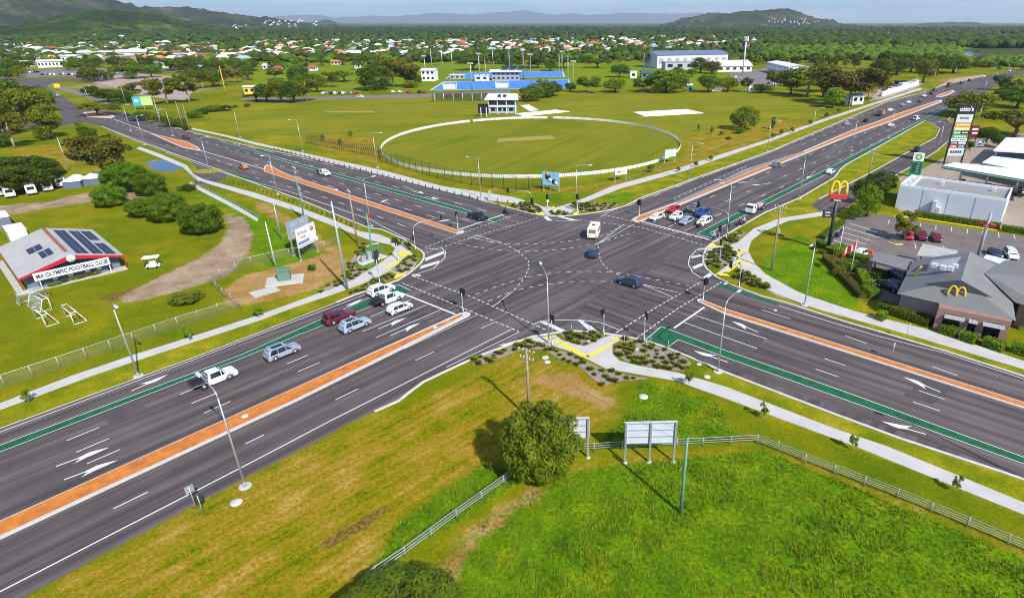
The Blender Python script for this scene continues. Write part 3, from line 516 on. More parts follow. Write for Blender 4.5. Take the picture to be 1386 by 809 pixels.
# newer darker patches of seal, tyre marks through the turns
sp = MB()
for q in ([(958, 418), (1046, 447), (1016, 479), (993, 503), (900, 466), (930, 441)], [(1262, 507), (1300, 517), (1262, 547), (1222, 535)], [(560, 430), (612, 445), (578, 462), (524, 448)], [(120, 560), (170, 541), (200, 552), (150, 573)], [(850, 345), (905, 352), (888, 366), (836, 357)]): sp.poly(PX(q), .0225)
W['seal'] = mat('new_seal', (.055, .045, .043), .85, col2=(.088, .073, .070), scale=.5, detail=6); struct('seal_patch', sp, W['seal'])
tm = bpy.data.materials.new('tyre_mark'); tm.use_nodes = True; n_ = tm.node_tree.nodes; b_ = n_['Principled BSDF']; b_.inputs['Base Color'].default_value = (.022, .019, .019, 1); b_.inputs['Roughness'].default_value = .7
z_ = n_.new('ShaderNodeTexNoise'); z_.inputs['Scale'].default_value = .35; z_.inputs['Detail'].default_value = 5; r_ = n_.new('ShaderNodeMapRange'); r_.inputs[1].default_value = .38; r_.inputs[2].default_value = .75; r_.inputs[4].default_value = .36; tm.node_tree.links.new(n_.new('ShaderNodeNewGeometry').outputs['Position'], z_.inputs['Vector']); tm.node_tree.links.new(z_.outputs[0], r_.inputs[0]); tm.node_tree.links.new(r_.outputs[0], b_.inputs['Alpha'])
tk = MB(); RK = random.Random(4)
for a, b, c in [((560, 430), (700, 372), (880, 300)), ((575, 420), (720, 360), (905, 305)), ((590, 412), (760, 350), (1000, 395)), ((545, 440), (740, 380), (1010, 410)), ((930, 310), (800, 345), (610, 300)), ((905, 305), (760, 330), (560, 290)), ((1000, 430), (800, 390), (600, 320)), ((980, 445), (780, 395), (560, 310)), ((890, 300), (690, 350), (520, 450)), ((640, 300), (720, 330), (960, 440)), ((600, 290), (700, 340), (940, 450)), ((420, 500), (560, 430), (690, 360)), ((250, 560), (420, 485), (600, 405)), ((1200, 515), (1080, 465), (960, 425)), ((960, 310), (1050, 262), (1150, 210)), ((880, 285), (960, 252), (1060, 210))]:
    A_, B_, C_ = G(*a), G(*b), G(*c)
    for o in (-.75, .75):
        pts = []
        for k in range(25): t_ = k / 24; p = A_ * (1 - t_) ** 2 + B_ * 2 * t_ * (1 - t_) + C_ * t_ * t_; tg = ((B_ - A_) * (1 - t_) + (C_ - B_) * t_).normalized(); pts.append(p + Vector((-tg.y, tg.x)) * o)
        tk.ribbon(pts, .3, .0245)
struct('tyre_mark', tk, tm)
mb = MB(); mb.poly([p * .9963 for p in PX([(915, 272.6), (970, 247.4), (1009, 229.8), (1086, 204.6), (1089, 205.2), (1017, 230.6), (970.6, 251.2), (916.6, 274.8)])], .157); struct('median_infill', mb, mat('grey_pavers', (.20, .185, .19), .85, var=.15, scale=1.))
# ------------------------------------------------------------------ footpaths and beds
def path(px_up, px_dn, pre=0, post=0, z=.05):
    a, b = PX(px_up), PX(px_dn)
    if pre: a = [E(px_up[0], px_up[1], pre)] + a; b = [E(px_dn[0], px_dn[1], pre)] + b
    if post: a = a + [E(px_up[-1], px_up[-2], post)]; b = b + [E(px_dn[-1], px_dn[-2], post)]
    mb = MB(); mb.prism(a + b[::-1], .0, z)
    struct('footpath', mb, path_m)
def path_mat():
    m = mat('footpath_concrete', (.47, .45, .42), .85, var=.09, scale=.4, detail=7); return m
path_m = path_mat()
path([(722, 457), (752, 453.5), (760, 460), (790, 468.5), (812, 458), (826, 454), (846, 457), (829, 466), (829, 477.5), (838, 488), (859.5, 494), (918, 504.5), (980, 522.5), (1128, 579.4), (1200.7, 604), (1386, 680)], [(718, 460), (742, 466), (770, 475), (794, 485.7), (819.6, 498.6), (859.5, 505.6), (913.5, 515), (980, 538.5), (1060, 568), (1157.6, 604), (1386, 696.5)], post=40)
path([(0, 545.7), (96, 509), (181.7, 480), (258.5, 455.8), (350, 426.6), (423.6, 400), (459, 385), (490, 371), (512, 358), (530, 345), (535, 336), (528, 331), (517, 329), (497, 324), (446, 304), (400, 286)], [(0, 554.6), (126.7, 507.7), (218, 477), (350, 434), (396, 416.5), (446, 400), (480, 388), (505, 378), (527, 367), (545, 374), (560, 362), (566, 352), (553, 338), (540, 329), (515, 318), (487, 313), (446, 296), (400, 279)], pre=45)
path([(400, 279), (345, 261), (276, 243), (262, 236), (253, 224), (218, 209), (190, 199)], [(400, 286), (345, 268), (282, 249), (262, 242), (248, 227), (212, 212), (184, 201)])
path([(261, 173.6), (304, 182.5), (350, 194), (396, 204), (522, 231.7), (598, 252), (695, 267), (735, 279), (752, 281), (778.7, 273.5), (829, 252), (918, 228), (1004, 200), (1036, 190), (1112, 162), (1178, 140.6), (1246, 119)], [(258, 175), (304, 185), (350, 197), (396, 207), (497, 232), (573, 252), (649, 269.7), (695, 275), (722, 285), (741, 291), (768, 291), (799, 271), (842, 254.5), (925.7, 231.7), (1017, 200), (1040, 192.5), (1115, 164.5), (1180, 143), (1248, 121)])
path([(960, 333), (985, 332), (998, 328.6), (1019.5, 310), (1054.7, 295.7), (1113.4, 286.5)], [(953, 352), (978, 346), (997, 352), (1012.5, 340), (1017, 326), (1031, 314.5), (1066.5, 299), (1118, 291.5)])
path([(1003, 346), (1012.5, 340), (1022, 357), (1036, 371), (1078, 394), (1092, 400), (1157.6, 421.5), (1264, 448), (1386, 488.7)], [(966, 373), (985, 367), (996, 357), (1006, 372), (1025, 385), (1050, 399), (1112, 420), (1226, 452), (1386, 500)], post=40)
path([(258, 246), (275, 255), (320, 278), (350, 296)], [(256, 250), (272, 259), (318, 283), (348, 300)], z=.04)
tac = MB()
for q in ([(737, 458), (748, 454.6), (750, 458), (741, 461.5)], [(750, 461), (756, 459.5), (799, 483), (793, 485.4)], [(793, 482.5), (827, 463.5), (830, 465.5), (800, 484.5)], [(827, 455), (846, 460), (847, 463), (829, 459)], [(534, 345), (546, 340), (556, 343), (546, 348)], [(530, 374), (545, 369), (549, 372), (535, 378)], [(520, 363), (545, 350), (547, 352), (523, 365)], [(958, 331), (966, 329), (970, 333), (962, 335)], [(971, 369), (984, 371), (988, 374), (974, 373)], [(983, 368), (1001, 355), (1003, 357), (986, 369)], [(999, 338), (1002, 338), (1002, 358), (999, 358)], [(999, 338), (1013, 338), (1013, 340), (999, 340)], [(1001, 356), (1017, 356), (1018, 358), (1002, 358)], [(725, 288), (735, 288), (737, 291), (727, 291)], [(776, 288), (784, 286), (783, 290), (776, 291)], [(748, 279), (750, 279), (751, 284), (748, 284)], [(748, 283), (768, 287), (768, 288.6), (748, 284.6)]): tac.poly(PX(q), .056)
struct('tactile_paving', tac, W['yellow'])
bed = MB()
beds = {'s1': [(757, 451.5), (777, 449.5), (800, 451), (820, 453.5), (812, 459), (797, 467), (785, 467), (768, 461)], 's2': [(833, 468), (846, 459), (868, 462), (893, 469.5), (927, 483.5), (936, 492), (925, 503), (880, 497), (845, 488), (833, 478)], 's3': [(641, 486), (696, 467), (716, 461), (739, 468), (768, 478), (795, 490), (820, 501.5), (858, 509), (880, 513), (840, 516), (815, 523), (805, 515), (785, 497), (757, 486), (737, 474), (710, 472), (660, 492), (640, 495)],
        'w1': [(528, 366), (545, 352), (560, 347), (568, 351), (560, 360), (545, 370), (535, 369)], 'w2': [(470, 399), (505, 381), (528, 372), (533, 376), (510, 387), (478, 398)], 'w3': [(530, 322), (545, 326), (560, 337), (552, 339), (541, 332), (528, 326)], 'w4': [(425, 398), (460, 378), (475, 352), (492, 330), (500, 331), (485, 352), (480, 368), (500, 364), (480, 378), (445, 393)],
        'e1': [(957, 345), (968, 336), (985, 334), (994, 343), (992, 354), (975, 363), (960, 360)], 'e2': [(977, 325), (998, 313), (1010, 316), (998, 326), (985, 331)], 'e3': [(992, 375), (1003, 365), (1020, 375), (1042, 390), (1030, 392), (1008, 384)], 'n1': [(690, 277), (720, 274), (738, 287), (722, 288), (700, 283)], 'n2': [(742, 288), (760, 286), (771, 290), (755, 292.4)], 'n3': [(768, 279), (780, 275), (805, 276), (840, 277), (825, 282.5), (790, 287)]}
for k, q in beds.items(): bed.poly(PX(q), .062)
struct('garden_bed', bed, W['mulch'])
# ================================================================== STREET FURNITURE
def pole_thing(name, label, cat, u, v, group=None, z=0.):
    g = G(u, v); return thing(name, label, cat, (g.x, g.y, z), 0, group)
def street_light(u, v, h, adir, arm, label, curved=True, base=True, group='street lights along the roads'):
    t = pole_thing('street_light', label, 'street light', u, v, group)
    d = Vector((cos(adir), sin(adir), 0)); mb = MB()
    mb.tube([(0, 0, 0), (0, 0, h * .5), (0, 0, h - .9)], [.12, .095, .07], 8); mb.lathe([(.17, 0), (.17, .5), (.14, .55)], n=8); mb.build('pole', W['galv'], t)
    mb = MB()
    if curved: pts = [Vector((0, 0, h - .95)), Vector((0, 0, h - .5)) + d * .12, Vector((0, 0, h - .15)) + d * .5, Vector((0, 0, h + .05)) + d * arm * .6, Vector((0, 0, h + .1)) + d * arm]
    else: pts = [Vector((0, 0, h - .95)), Vector((0, 0, h - .1)), Vector((0, 0, h)) + d * .15, Vector((0, 0, h + .1)) + d * arm]
    mb.tube(pts, [.075, .07, .06, .05, .045], 6) if curved else mb.tube(pts, [.075, .07, .055, .045], 6); mb.build('arm', W['galv'], t)
    e = Vector((0, 0, h + .08)) + d * (arm + .35); mb = MB(); mb.bev((e.x, e.y, e.z), (.95, .36, .16), .05, adir); mb.build('lamp_head', W['steelw'], t)
    if base: mb = MB(); mb.lathe([(.62, 0), (.62, .09), (.55, .10)], n=14); mb.build('footing', W['conc'], t)
    return t
RA, RB = radians(50.5), radians(140)
street_light(332, 658, 11.6, RB, 3.6, 'tall grey street light on the near grass verge reaching over the orange median')
street_light(187.5, 509, 10.8, RB - pi, 1.6, 'grey street light on the grass between the left footpath and the road', False)
street_light(971.5, 503, 10.6, radians(50), 3.2, 'grey street light on the near kerb beside the green lane of the right hand road')
street_light(1088.8, 413, 11., RA + pi, 1.6, 'grey street light beside the curved footpath near the restaurant lawn', False)
street_light(743, 465, 10.8, radians(105), 4.2, 'tall curved street light on the near corner island reaching over the intersection')
street_light(651, 268.4, 10.6, RB + .25, 3., 'street light on the grass beside the cricket oval and the bollard row', False)
street_light(780.5, 285, 11.2, radians(0), 3., 'street light on the far corner island beside the blue cricket billboard', False)
street_light(933.5, 244, 11., RA - pi / 2, 2.6, 'street light on the verge between the far footpath and the car queue', False)
street_light(1038.5, 205, 11., RA - pi / 2, 2.6, 'second street light along the far verge beside the footpath saplings', False)
street_light(1099, 183, 11., RA - pi / 2, 2.6, 'third street light along the far verge near the fork of orange paving', False)
street_light(1146, 164, 11., RA - pi / 2, 2.6, 'fourth street light along the far verge before the bend', False)
street_light(1184, 147, 11., RA - pi / 2, 2.6, 'fifth street light along the far verge opposite the truck', False)
street_light(982.5, 322, 11.6, RA + pi / 2, 1.8, 'tall street light behind the mast arm signal beside the waiting cars', False)
street_light(1081.7, 268.7, 11., RA + pi / 2, 1.8, 'street light on the kerb of the green lane left of the yellow arches sign', False)
street_light(1152.6, 204, 11., RA + pi / 2, 1.8, 'street light on the grass left of the side road crossing', False)
street_light(1203, 187, 11., RA + pi / 2, 1.8, 'street light on the green lane kerb near the white van', False)
street_light(1269, 204, 10., RA + pi / 2, 1.2, 'street light between the service road and the tall sign tower', False)
street_light(1322, 172, 10., RA + pi / 2, 1.2, 'street light on the lawn right of the tall sign tower', False)
street_light(1400, 655, 11., radians(150), 3., 'street light standing just past the right picture edge beside the near kerb')
street_light(511, 227, 11., RB - 2.6, 2.4, 'street light on the verge where the bollard row passes the left end of the oval', False)
street_light(410, 205, 11., RB + .6, 2.4, 'street light on the verge left of the planted brown bank', False)
street_light(325, 186, 11., RB + .6, 2.4, 'street light on the verge near the curved sports field path', False)
street_light(375.5, 263, 10.6, RB - pi / 2 + pi, 1.4, 'street light on the near verge of the upper left road above the billboard', False)
street_light(502, 306, 11., RA, 2.2, 'street light on the verge right of the double billboard with a red and white plate', False)
street_light(284, 233, 10.6, RA, 1.6, 'street light at the round grass island by the side lane', False)
street_light(196, 196, 10.6, RA, 1.6, 'street light on the footbridge side of the upper left road', False)
street_light(177, 177, 10.6, RA, 1.6, 'street light at the narrow verge above the olive gum tree', False)
street_light(234, 184, 10.6, RA + pi, 1.6, 'street light in the median start of the upper left road', False)
street_light(122, 142, 10., RA, 2.2, 'street light beside the green billboard junction', False)
street_light(171, 142, 10., 2.6, 2.2, 'street light beside the teal billboard', False)
for k, (u, v) in enumerate([(1303, 128), (1345, 116), (1362, 104), (1330, 132), (1378, 92), (1290, 110), (1262, 117)]):
    street_light(u, v, 11, RA + pi / 2 if v > 115 else RA - pi / 2, 2., ['street light by the road curve behind the leafy tree', 'street light on the outer edge of the far road bend', 'far street light near the right picture edge', 'street light right of the leafy tree behind the sign tower', 'furthest street light where the road leaves the picture', 'street light beside the bare earth of the roadworks', 'street light near the end of the orange paving'][k], False, False)
# traffic signals
def sig_head(mb, lens, c, face, dbl=False):
    n = Vector((cos(face), sin(face), 0)); s = Vector((-n.y, n.x, 0))
    for o in ((-.28, .28) if dbl else (0,)):
        q = Vector(c) + s * o; mb.bev((q.x, q.y, q.z), (.26, .34, 1.05), .03, face); b = q - n * .16; mb.box((b.x, b.y, b.z), (.03, .62 if not dbl else .52, 1.4), face)
        for k, z in enumerate((.33, 0, -.33)):
            p = q + n * .15 + Vector((0, 0, z)); r = []
            for a in range(9): r.append(p + s * .11 * cos(pi * a / 8) + Vector((0, 0, .11 * sin(pi * a / 8))))
            mb.loft([r, [x + n * .2 for x in r]], caps=False, close=False); lens.append((p, k, n))
W['lens0'] = mat('red_lens', (.10, .01, .01), .3); W['lens1'] = mat('amber_lens', (.10, .05, .01), .3); W['lens2'] = mat('green_lens', (.01, .08, .05), .3)
def signal(u, v, h, face, label, dbl=False, second=None, arm=None):
    t = pole_thing('traffic_light', label, 'traffic light', u, v, 'traffic lights around the crossing', .05)
    mb = MB(); mb.lathe([(.16, 0), (.16, .25), (.09, .3), (.075, h * .6), (.06, h)], n=8)
    if arm:
        ad, ln_ = arm; d = Vector((cos(ad), sin(ad), 0)); mb.tube([Vector((0, 0, h)), Vector((0, 0, h + .7)) + d * .25, Vector((0, 0, h + 1.2)) + d * 1., Vector((0, 0, h + 1.5)) + d * ln_], [.08, .075, .07, .05], 6)
    mb.build('pole', W['galv'], t)
    heads = [((0, 0, h + (.1 if not arm else -1.6)), face)] if not arm else [(Vector((0, 0, h + 1.35)) + d * ln_, face), (Vector((0, 0, h - 1.6)), face + pi)]
    if second is not None: heads.append(((0, 0, h - 1.0), second))
    for c, f in heads:
        c = Vector(c) + Vector((cos(f), sin(f), 0)) * .26
        m1, m2 = MB(), []; sig_head(m1, m2, c, f, dbl); hd = m1.build('signal_head', W['black'], t)
        for p_, k_, n_ in m2: m3 = MB(); a_ = Vector((-n_.y, n_.x, 0)); m3.loft([[p_ + n_ * o_ + a_ * .1 * cos(j_ * pi / 4) + Vector((0, 0, .1 * sin(j_ * pi / 4))) for j_ in range(8)] for o_ in (-.01, .02)]); m3.build('lens', W['lens%d' % k_], hd)
    mb = MB(); mb.box((.1, 0, 1.1), (.16, .12, .22)); mb.build('push_button', W['dark'], t)
    return t
signal(627, 422, 3.3, RA, 'twin headed traffic light on the tip of the near left orange median', True)
signal(951.5, 406, 3.3, -RA + .2, 'twin headed traffic light on the tip of the right hand orange median', True)
signal(865, 292.5, 3.3, RA + pi, 'twin headed traffic light on the far orange median beside the white sedan', True)
signal(620, 311, 3.4, RB, 'slim traffic light on the white median nose of the upper left road')
signal(747.5, 467, 4., radians(60), 'black traffic light fixed beside the curved street light pole')
signal(817, 450.5, 3.2, RB, 'short traffic light at the far rim of the near corner garden')
signal(871.5, 461.3, 3.9, radians(20), 'traffic light at the corner of the green bike box on the near kerb')
signal(514, 382.5, 4.4, radians(120), 'traffic light beside the white cars queue on the left corner')
signal(540, 353, 3.6, radians(100), 'traffic light on the left island among yellow tactile paving')
signal(562.5, 338, 4.2, radians(20), 'mast arm traffic light on the left island reaching over the road', arm=(radians(40), 6.2))
signal(720, 285, 3.6, radians(160), 'mast arm traffic light with white sign on the far island', arm=(radians(178), 5.6), second=radians(-60))
signal(741, 281, 2.6, radians(-90), 'small dark traffic light on the far island path')
signal(781.6, 286, 3.6, radians(-100), 'traffic light on the far island beside the tall street light')
signal(972.6, 331, 3.4, radians(-120), 'traffic light by the end of the green box on the right corner')
signal(974, 352, 3.6, radians(200), 'traffic light rising from the right corner garden bed')
signal(983, 323.5, 4.9, radians(-130), 'mast arm traffic light reaching over the waiting cars', arm=(radians(140), 7.4))
signal(1000, 389, 3.6, radians(200), 'traffic light on the right island kerb facing the crossing', arm=(radians(215), 2.6))
def bollard(u, v, h, m, label, r=.06, name='bollard', group='bollards along the paths'):
    g = G(u, v); mb = MB(); mb.lathe([(r, 0), (r, h - .04), (r * .7, h)], n=7); return tag(mb.build(name, m, None, (g.x, g.y, 0)), label, 'bollard', group)
# timber bollard rows
def bollards(px, gap, label, skip=()):
    p = PX(px); T = sum((p[i + 1] - p[i]).length for i in range(len(p) - 1)); k = 0; s = 0
    mb = MB(); mb.bev((0, 0, .5), (.22, .22, 1.0), .03); me = mb.build('timber_bollard', W['woodd'], data_only=True)
    while s < T:
        q = along(p, s); o = link('timber_bollard', me, None, (q.x, q.y, 0)); o.rotation_euler.z = RB; tag(o, label, 'bollard', label[:60]); s += gap
bollards([(372, 203.5), (497, 233.5), (573, 253.6), (649, 271.5), (690, 276)], 3.0, 'dark timber bollard in the row beside the footpath below the oval')
bollards([(346, 257), (400, 276.5), (446, 293), (487, 311.5)], 2.4, 'dark timber bollard in the row above the double billboard path')
bollards([(282, 239), (310, 247), (342, 256)], 2.6, 'dark timber bollard in the short row near the round grass island')
for k, (u, v) in enumerate([(773.5, 449), (798, 449), (742.5, 468), (845, 462), (880.5, 465), (904.5, 470)]): bollard(u, v, 1.1, W['steelw'], 'thin pale steel post ' + ['on the left rim of the near garden bed', 'in the middle of the near garden bed rim', 'beside the foot of the curved street light', 'beside the right yellow tactile strip', 'at the green bike box corner', 'where the green box meets the turning lane'][k], .05, 'steel_post', 'pale posts on the near island')
# power poles
def power_pole(u, v, h, label, adir, m='wood', arms=2, clutter=0, alen=2.2):
    t = pole_thing('power_pole', label, 'power pole', u, v); mb = MB(); mb.tube([(0, 0, 0), (0, 0, h * .6), (0, 0, h)], [.19, .16, .125], 8); mb.build('pole', W[m], t)
    for k in range(arms):
        z = h - .35 - k * 1.0; mb = MB(); mb.box((.0, .16 * 0, z), (.12, alen - .3 * k, .13), adir); c = mb.build('crossarm', W['wood'] if m != 'galv' else W['galv'], t); ins = MB()
        for q in (-.46, -.2, .2, .46): x = q * (alen - .3 * k); ins.lathe([(.05, 0), (.07, .12), (.03, .26)], (-sin(adir) * x, cos(adir) * x, z + .07), 6)
        ins.build('insulator', W['white'], c)
    for k in range(clutter):
        mb = MB(); mb.bev((.3, 0, h * .62 - k * 1.3), (.45, .4, .8), .05, k); mb.build('equipment_box', W['galv'], t)
    return t
power_pole(716.5, 566, 9.5, 'grey timber power pole with double crossarm standing behind the round tree', radians(60), arms=2)
power_pole(1044, 366, 12.6, 'timber power pole with two crossarms on the lawn beside the right footpath', radians(55), clutter=1)
power_pole(484, 329.5, 11.5, 'dark power pole leaning shadows right of the double billboard', radians(30), 'wood', 1, 0)
power_pole(413, 301, 13., 'greenish power pole with stacked equipment left behind the double billboard', radians(40), 'greenpole', 2, 3)
power_pole(1172, 256, 11., 'timber power pole half hidden in the dark trees by the service road', radians(50), 'wood', 2)
power_pole(219, 173, 12., 'steel pole with stacked antennas by the hedge of dark bushes', radians(30), 'galv', 2, 3, 1.6)
power_pole(248, 175, 11.5, 'power pole with one crossarm behind the hedge of dark bushes', radians(30), 'wood', 1, 0, 3.)
power_pole(257, 178, 11., 'bare timber pole right of the hedge of dark bushes', radians(30), 'wood', 1, 0, .8)
def plain_pole(u, v, h, r, m, label, name='steel_pole', cat='pole', lean=0):
    t = pole_thing(name, label, cat, u, v); mb = MB(); mb.tube([(0, 0, 0), (lean * h * .5, 0, h * .5), (lean * h, 0, h)], [r, r * .85, r * .62], 8); mb.build('shaft', m, t); mb = MB(); mb.lathe([(r * .66, h), (r * .66, h + .05), (.02, h + .1)], (lean * h, 0, 0), 8); mb.build('cap', m, t); return t
plain_pole(921, 694, 8.9, .17, W['greenpole'], 'green painted pole standing alone in the near paddock')
plain_pole(470, 391.5, 15.8, .24, W['galv'], 'tall tapered steel pole on the footpath at the left corner')
plain_pole(381, 323.5, 8., .14, W['galv'], 'slim grey pole on the grass left of the double billboard')
plain_pole(373.5, 362, 9., .14, W['steelw'], 'slim white pole beside the green transformer box')
plain_pole(94, 232, 10.5, .13, W['galv'], 'grey pole on the grass above the parked vans')
plain_pole(506, 352, 9.5, .20, W['greenpole'], 'pale green column on the small concrete plinth at the left island')
plain_pole(306, 128, 17., .30, mat('yellow_paint', (.75, .48, .02), .5), 'yellow pole standing on the far left playing field')
# sign plates on posts
def sign(u, v, h, wd, ht, face, label, m, name='road_sign', posts=1, text=None, cat='sign', tm=None, sub=()):
    t = pole_thing(name, label, cat, u, v); n = Vector((cos(face), sin(face), 0)); s = Vector((-n.y, n.x, 0))
    for o in ((0,) if posts == 1 else (-wd * .33, wd * .33)):
        mb = MB(); q = s * o - n * .07; mb.tube([q, q + Vector((0, 0, h))], .05 if wd < 2 else .11, 6); mb.build('post', W['galv'], t)
    mb = MB(); mb.box((0, 0, h - ht / 2), (.06, wd, ht), face); pl = mb.build('sign_panel', m, t)
    return t, pl, n, s
FONT = {}
def text_mesh(txt, size, m, parent, loc, face, bold=.0, name='lettering', tilt=0., align='CENTER', squash=1.):
    cu = bpy.data.curves.new('txt', 'FONT'); cu.body = txt; cu.size = size; cu.align_x = align; cu.align_y = 'CENTER'; cu.extrude = .012; cu.offset = bold
    tmp = bpy.data.objects.new('txt', cu); COL.objects.link(tmp); dg = bpy.context.evaluated_depsgraph_get(); me = bpy.data.meshes.new_from_object(tmp.evaluated_get(dg)); bpy.data.objects.remove(tmp); bpy.data.curves.remove(cu)
    me.materials.clear(); me.materials.append(m)
    R = Matrix.Rotation(face + pi / 2, 4, 'Z') @ Matrix.Rotation(pi / 2, 4, 'X') @ Matrix.Rotation(tilt, 4, 'Z') @ Matrix.Diagonal((squash, 1, 1, 1))
    me.transform(Matrix.Translation(loc) @ R); return link(name, me, parent)
# ================================================================== VEHICLES
def sect(x, hw, zb, zt, tum=.93):
    r = min(.09, (zt - zb) * .25)
    h = [(hw * .90, zb), (hw * .985, zb + .10), (hw, zb + (zt - zb) * .45), (hw * .985, zt - r * 1.4), (hw * tum, zt - r * .35), (hw * tum * .86, zt)]
    return [(x, y, z) for y, z in h] + [(x, -y, z) for y, z in reversed(h)]
SPEC = {
 # L, W, H, wheel r, wheelbase, belt z, hood z, cabin: x_rear_base,x_rear_top,x_front_top,x_front_base
 'hatch': (4.15, 1.80, 1.54, .33, 2.55, .95, .94, (-1.98, -1.50, .40, 1.32)),
 'sedan': (4.65, 1.84, 1.48, .33, 2.7, .94, .92, (-1.80, -1.05, .42, 1.30)),
 'suv': (4.7, 1.92, 1.76, .38, 2.75, 1.06, 1.07, (-2.24, -1.86, .50, 1.34)),
 'fourwd': (4.9, 1.98, 1.95, .42, 2.8, 1.20, 1.20, (-2.20, -2.10, .62, 1.08)),
 'ute': (5.45, 1.92, 1.84, .41, 3.2, 1.14, 1.13, (-.85, -.68, .75, 1.45)),
 'van': (5.2, 1.95, 2.05, .34, 3.1, 1.12, 1.05, (-2.5, -2.42, 1.35, 1.95)),
}
def car(kind, col, label, u, v, ang, tray=None, cat='car', group=None, plain=False):
    Lc, Wd, H, wr, wb, bz, hz, cab = SPEC[kind]; hw = Wd / 2; zb = wr * .62; g = G(u, v)
    key = (kind, col, tray)
    if key in CARS:
        return copy_tree(CARS[key], (g.x, g.y, .02), ang, label, group=group) if group else copy_tree(CARS[key], (g.x, g.y, .02), ang, label)
    t = thing({'ute': 'ute', 'van': 'van', 'fourwd': 'four_wheel_drive', 'suv': 'suv', 'hatch': 'hatchback', 'sedan': 'sedan'}[kind], label, cat, (g.x, g.y, .02), ang, group)
    P = PAINT[col]; h2 = Lc / 2; mb = MB(); xr0, xr1, xf1, xf0 = cab
    st = [(-h2, hw * .86, zb + .14, bz * .80), (-h2 + .10, hw * .93, zb + .02, bz * .94), (-h2 + .35, hw * .985, zb, bz), (xr0 * .5, hw, zb, bz), (xf0 - .25, hw, zb, bz), (xf0 + .1, hw * .995, zb, hz + .02), (h2 - .45, hw * .98, zb, hz - .02), (h2 - .14, hw * .94, zb + .02, hz - .09), (h2 - .02, hw * .86, zb + .08, hz - .24)]
    if kind == 'ute': bedz = bz - .06; st = [(xr0 - .05 if tray else -h2, hw * .93, zb + (.2 if not tray else .1), bz if tray else bz * .94)] + ([] if tray else [(-h2 + .15, hw * .97, zb + .05, bz)]) + st[3:]
    mb.loft([sect(*q) for q in st], 0, True)
    # cabin
    cw, tw = hw * .93, hw * .735; zc = H
    def ring(z, xr, xf, w, i=0.): return [(xr + i, -w + .06, z), (xr + .05, -w, z), (xf - .08, -w, z), (xf, -w + .10, z), (xf, w - .10, z), (xf - .08, w, z), (xr + .05, w, z), (xr + i, w - .06, z)]
    mb.loft([ring(bz - .05, xr0, xf0, cw), ring(bz + (zc - bz) * .55, xr0 + (xr1 - xr0) * .5, xf0 + (xf1 - xf0) * .56, cw * .45 + tw * .55), ring(zc - .06, xr1, xf1, tw), ring(zc, xr1 + .14, xf1 - .16, tw * .86)], 0, True)
    body = mb.build('body', P, t, sharp=32)
    # glazing: panes lie just proud of the cabin faces
    def pane(q, name, off=.018):
        m = MB(); a, b, c, d = [Vector(x) for x in q]; nrm = (b - a).cross(c - a).normalized(); o = nrm * off
        m.loft([[a - o * 2, b - o * 2, c - o * 2, d - o * 2], [a + o, b + o, c + o, d + o]], 0); m.build(name, W['glass'], t)
    zt, z0 = zc - .09, bz - .03
    def fx(z, base, top): return base + (top - base) * (z - bz + .05) / (zc - .01 - bz)
    def wy(z): return cw + (tw - cw) * (z - bz + .05) / (zc - .01 - bz)
    pane([(fx(z0, xf0, xf1), -wy(z0) + .13, z0), (fx(z0, xf0, xf1), wy(z0) - .13, z0), (fx(zt, xf0, xf1), wy(zt) - .12, zt), (fx(zt, xf0, xf1), -wy(zt) + .12, zt)], 'windscreen')
    zr = z0 + (.06 if kind != 'sedan' else .02)
    pane([(fx(zr, xr0, xr1), wy(zr) - .12, zr), (fx(zr, xr0, xr1), -wy(zr) + .12, zr), (fx(zt, xr0, xr1), -wy(zt) + .12, zt), (fx(zt, xr0, xr1), wy(zt) - .12, zt)], 'rear_window')
    xs_ = [xr0 + .22, (xr0 * .62 + xf0 * .38) if kind not in ('ute', 'sedan') else None, (xr0 * .30 + xf0 * .70) if kind != 'van' else .9, xf0 - .18]
    xs_ = [q for q in xs_ if q is not None]
    for sgn in (1, -1):
        for i in range(len(xs_) - 1):
            if kind == 'van' and i < 1: continue
            a, b = xs_[i] + .04, xs_[i + 1] - .04
            at = a + ((xr1 - xr0) * .9 if i == 0 else 0); bt = b + ((xf1 - xf0) * .92 if i == len(xs_) - 2 else 0)
            q = [(a, sgn * wy(z0), z0), (b, sgn * wy(z0), z0), (max(bt, at + .05), sgn * wy(zt), zt), (at, sgn * wy(zt), zt)]
            if sgn < 0: q = q  # winding set by side below
            pane(q if sgn < 0 else [q[1], q[0], q[3], q[2]], 'side_window')
    for x in (-wb / 2 + (.12 if kind == 'ute' else 0), wb / 2 + .02):
        for sgn in (1, -1):
            m = MB(); y = sgn * (hw - .12); m.lathe([(wr * .62, -.12), (wr * .93, -.12), (wr, -.07), (wr, .07), (wr * .93, .12), (wr * .62, .12)], (x, y, wr), 16, axis='y'); wh = m.build('wheel', W['tyre'], t)
            m = MB(); m.lathe([(wr * .64, -.125), (wr * .62, .0), (wr * .62, .125)], (x, y, wr), 10, axis='y'); m.build('rim', W['rim'], wh)
            if not (kind == 'ute' and tray and x < 0):
                m = MB(); pts = [(x + (wr + .07) * cos(a), sgn * (hw - .015), wr + (wr + .07) * sin(a)) for a in [pi * k / 10 for k in range(-1, 12)]]; m.tube(pts, .045, 5); m.build('wheel_arch', W['black'], t)
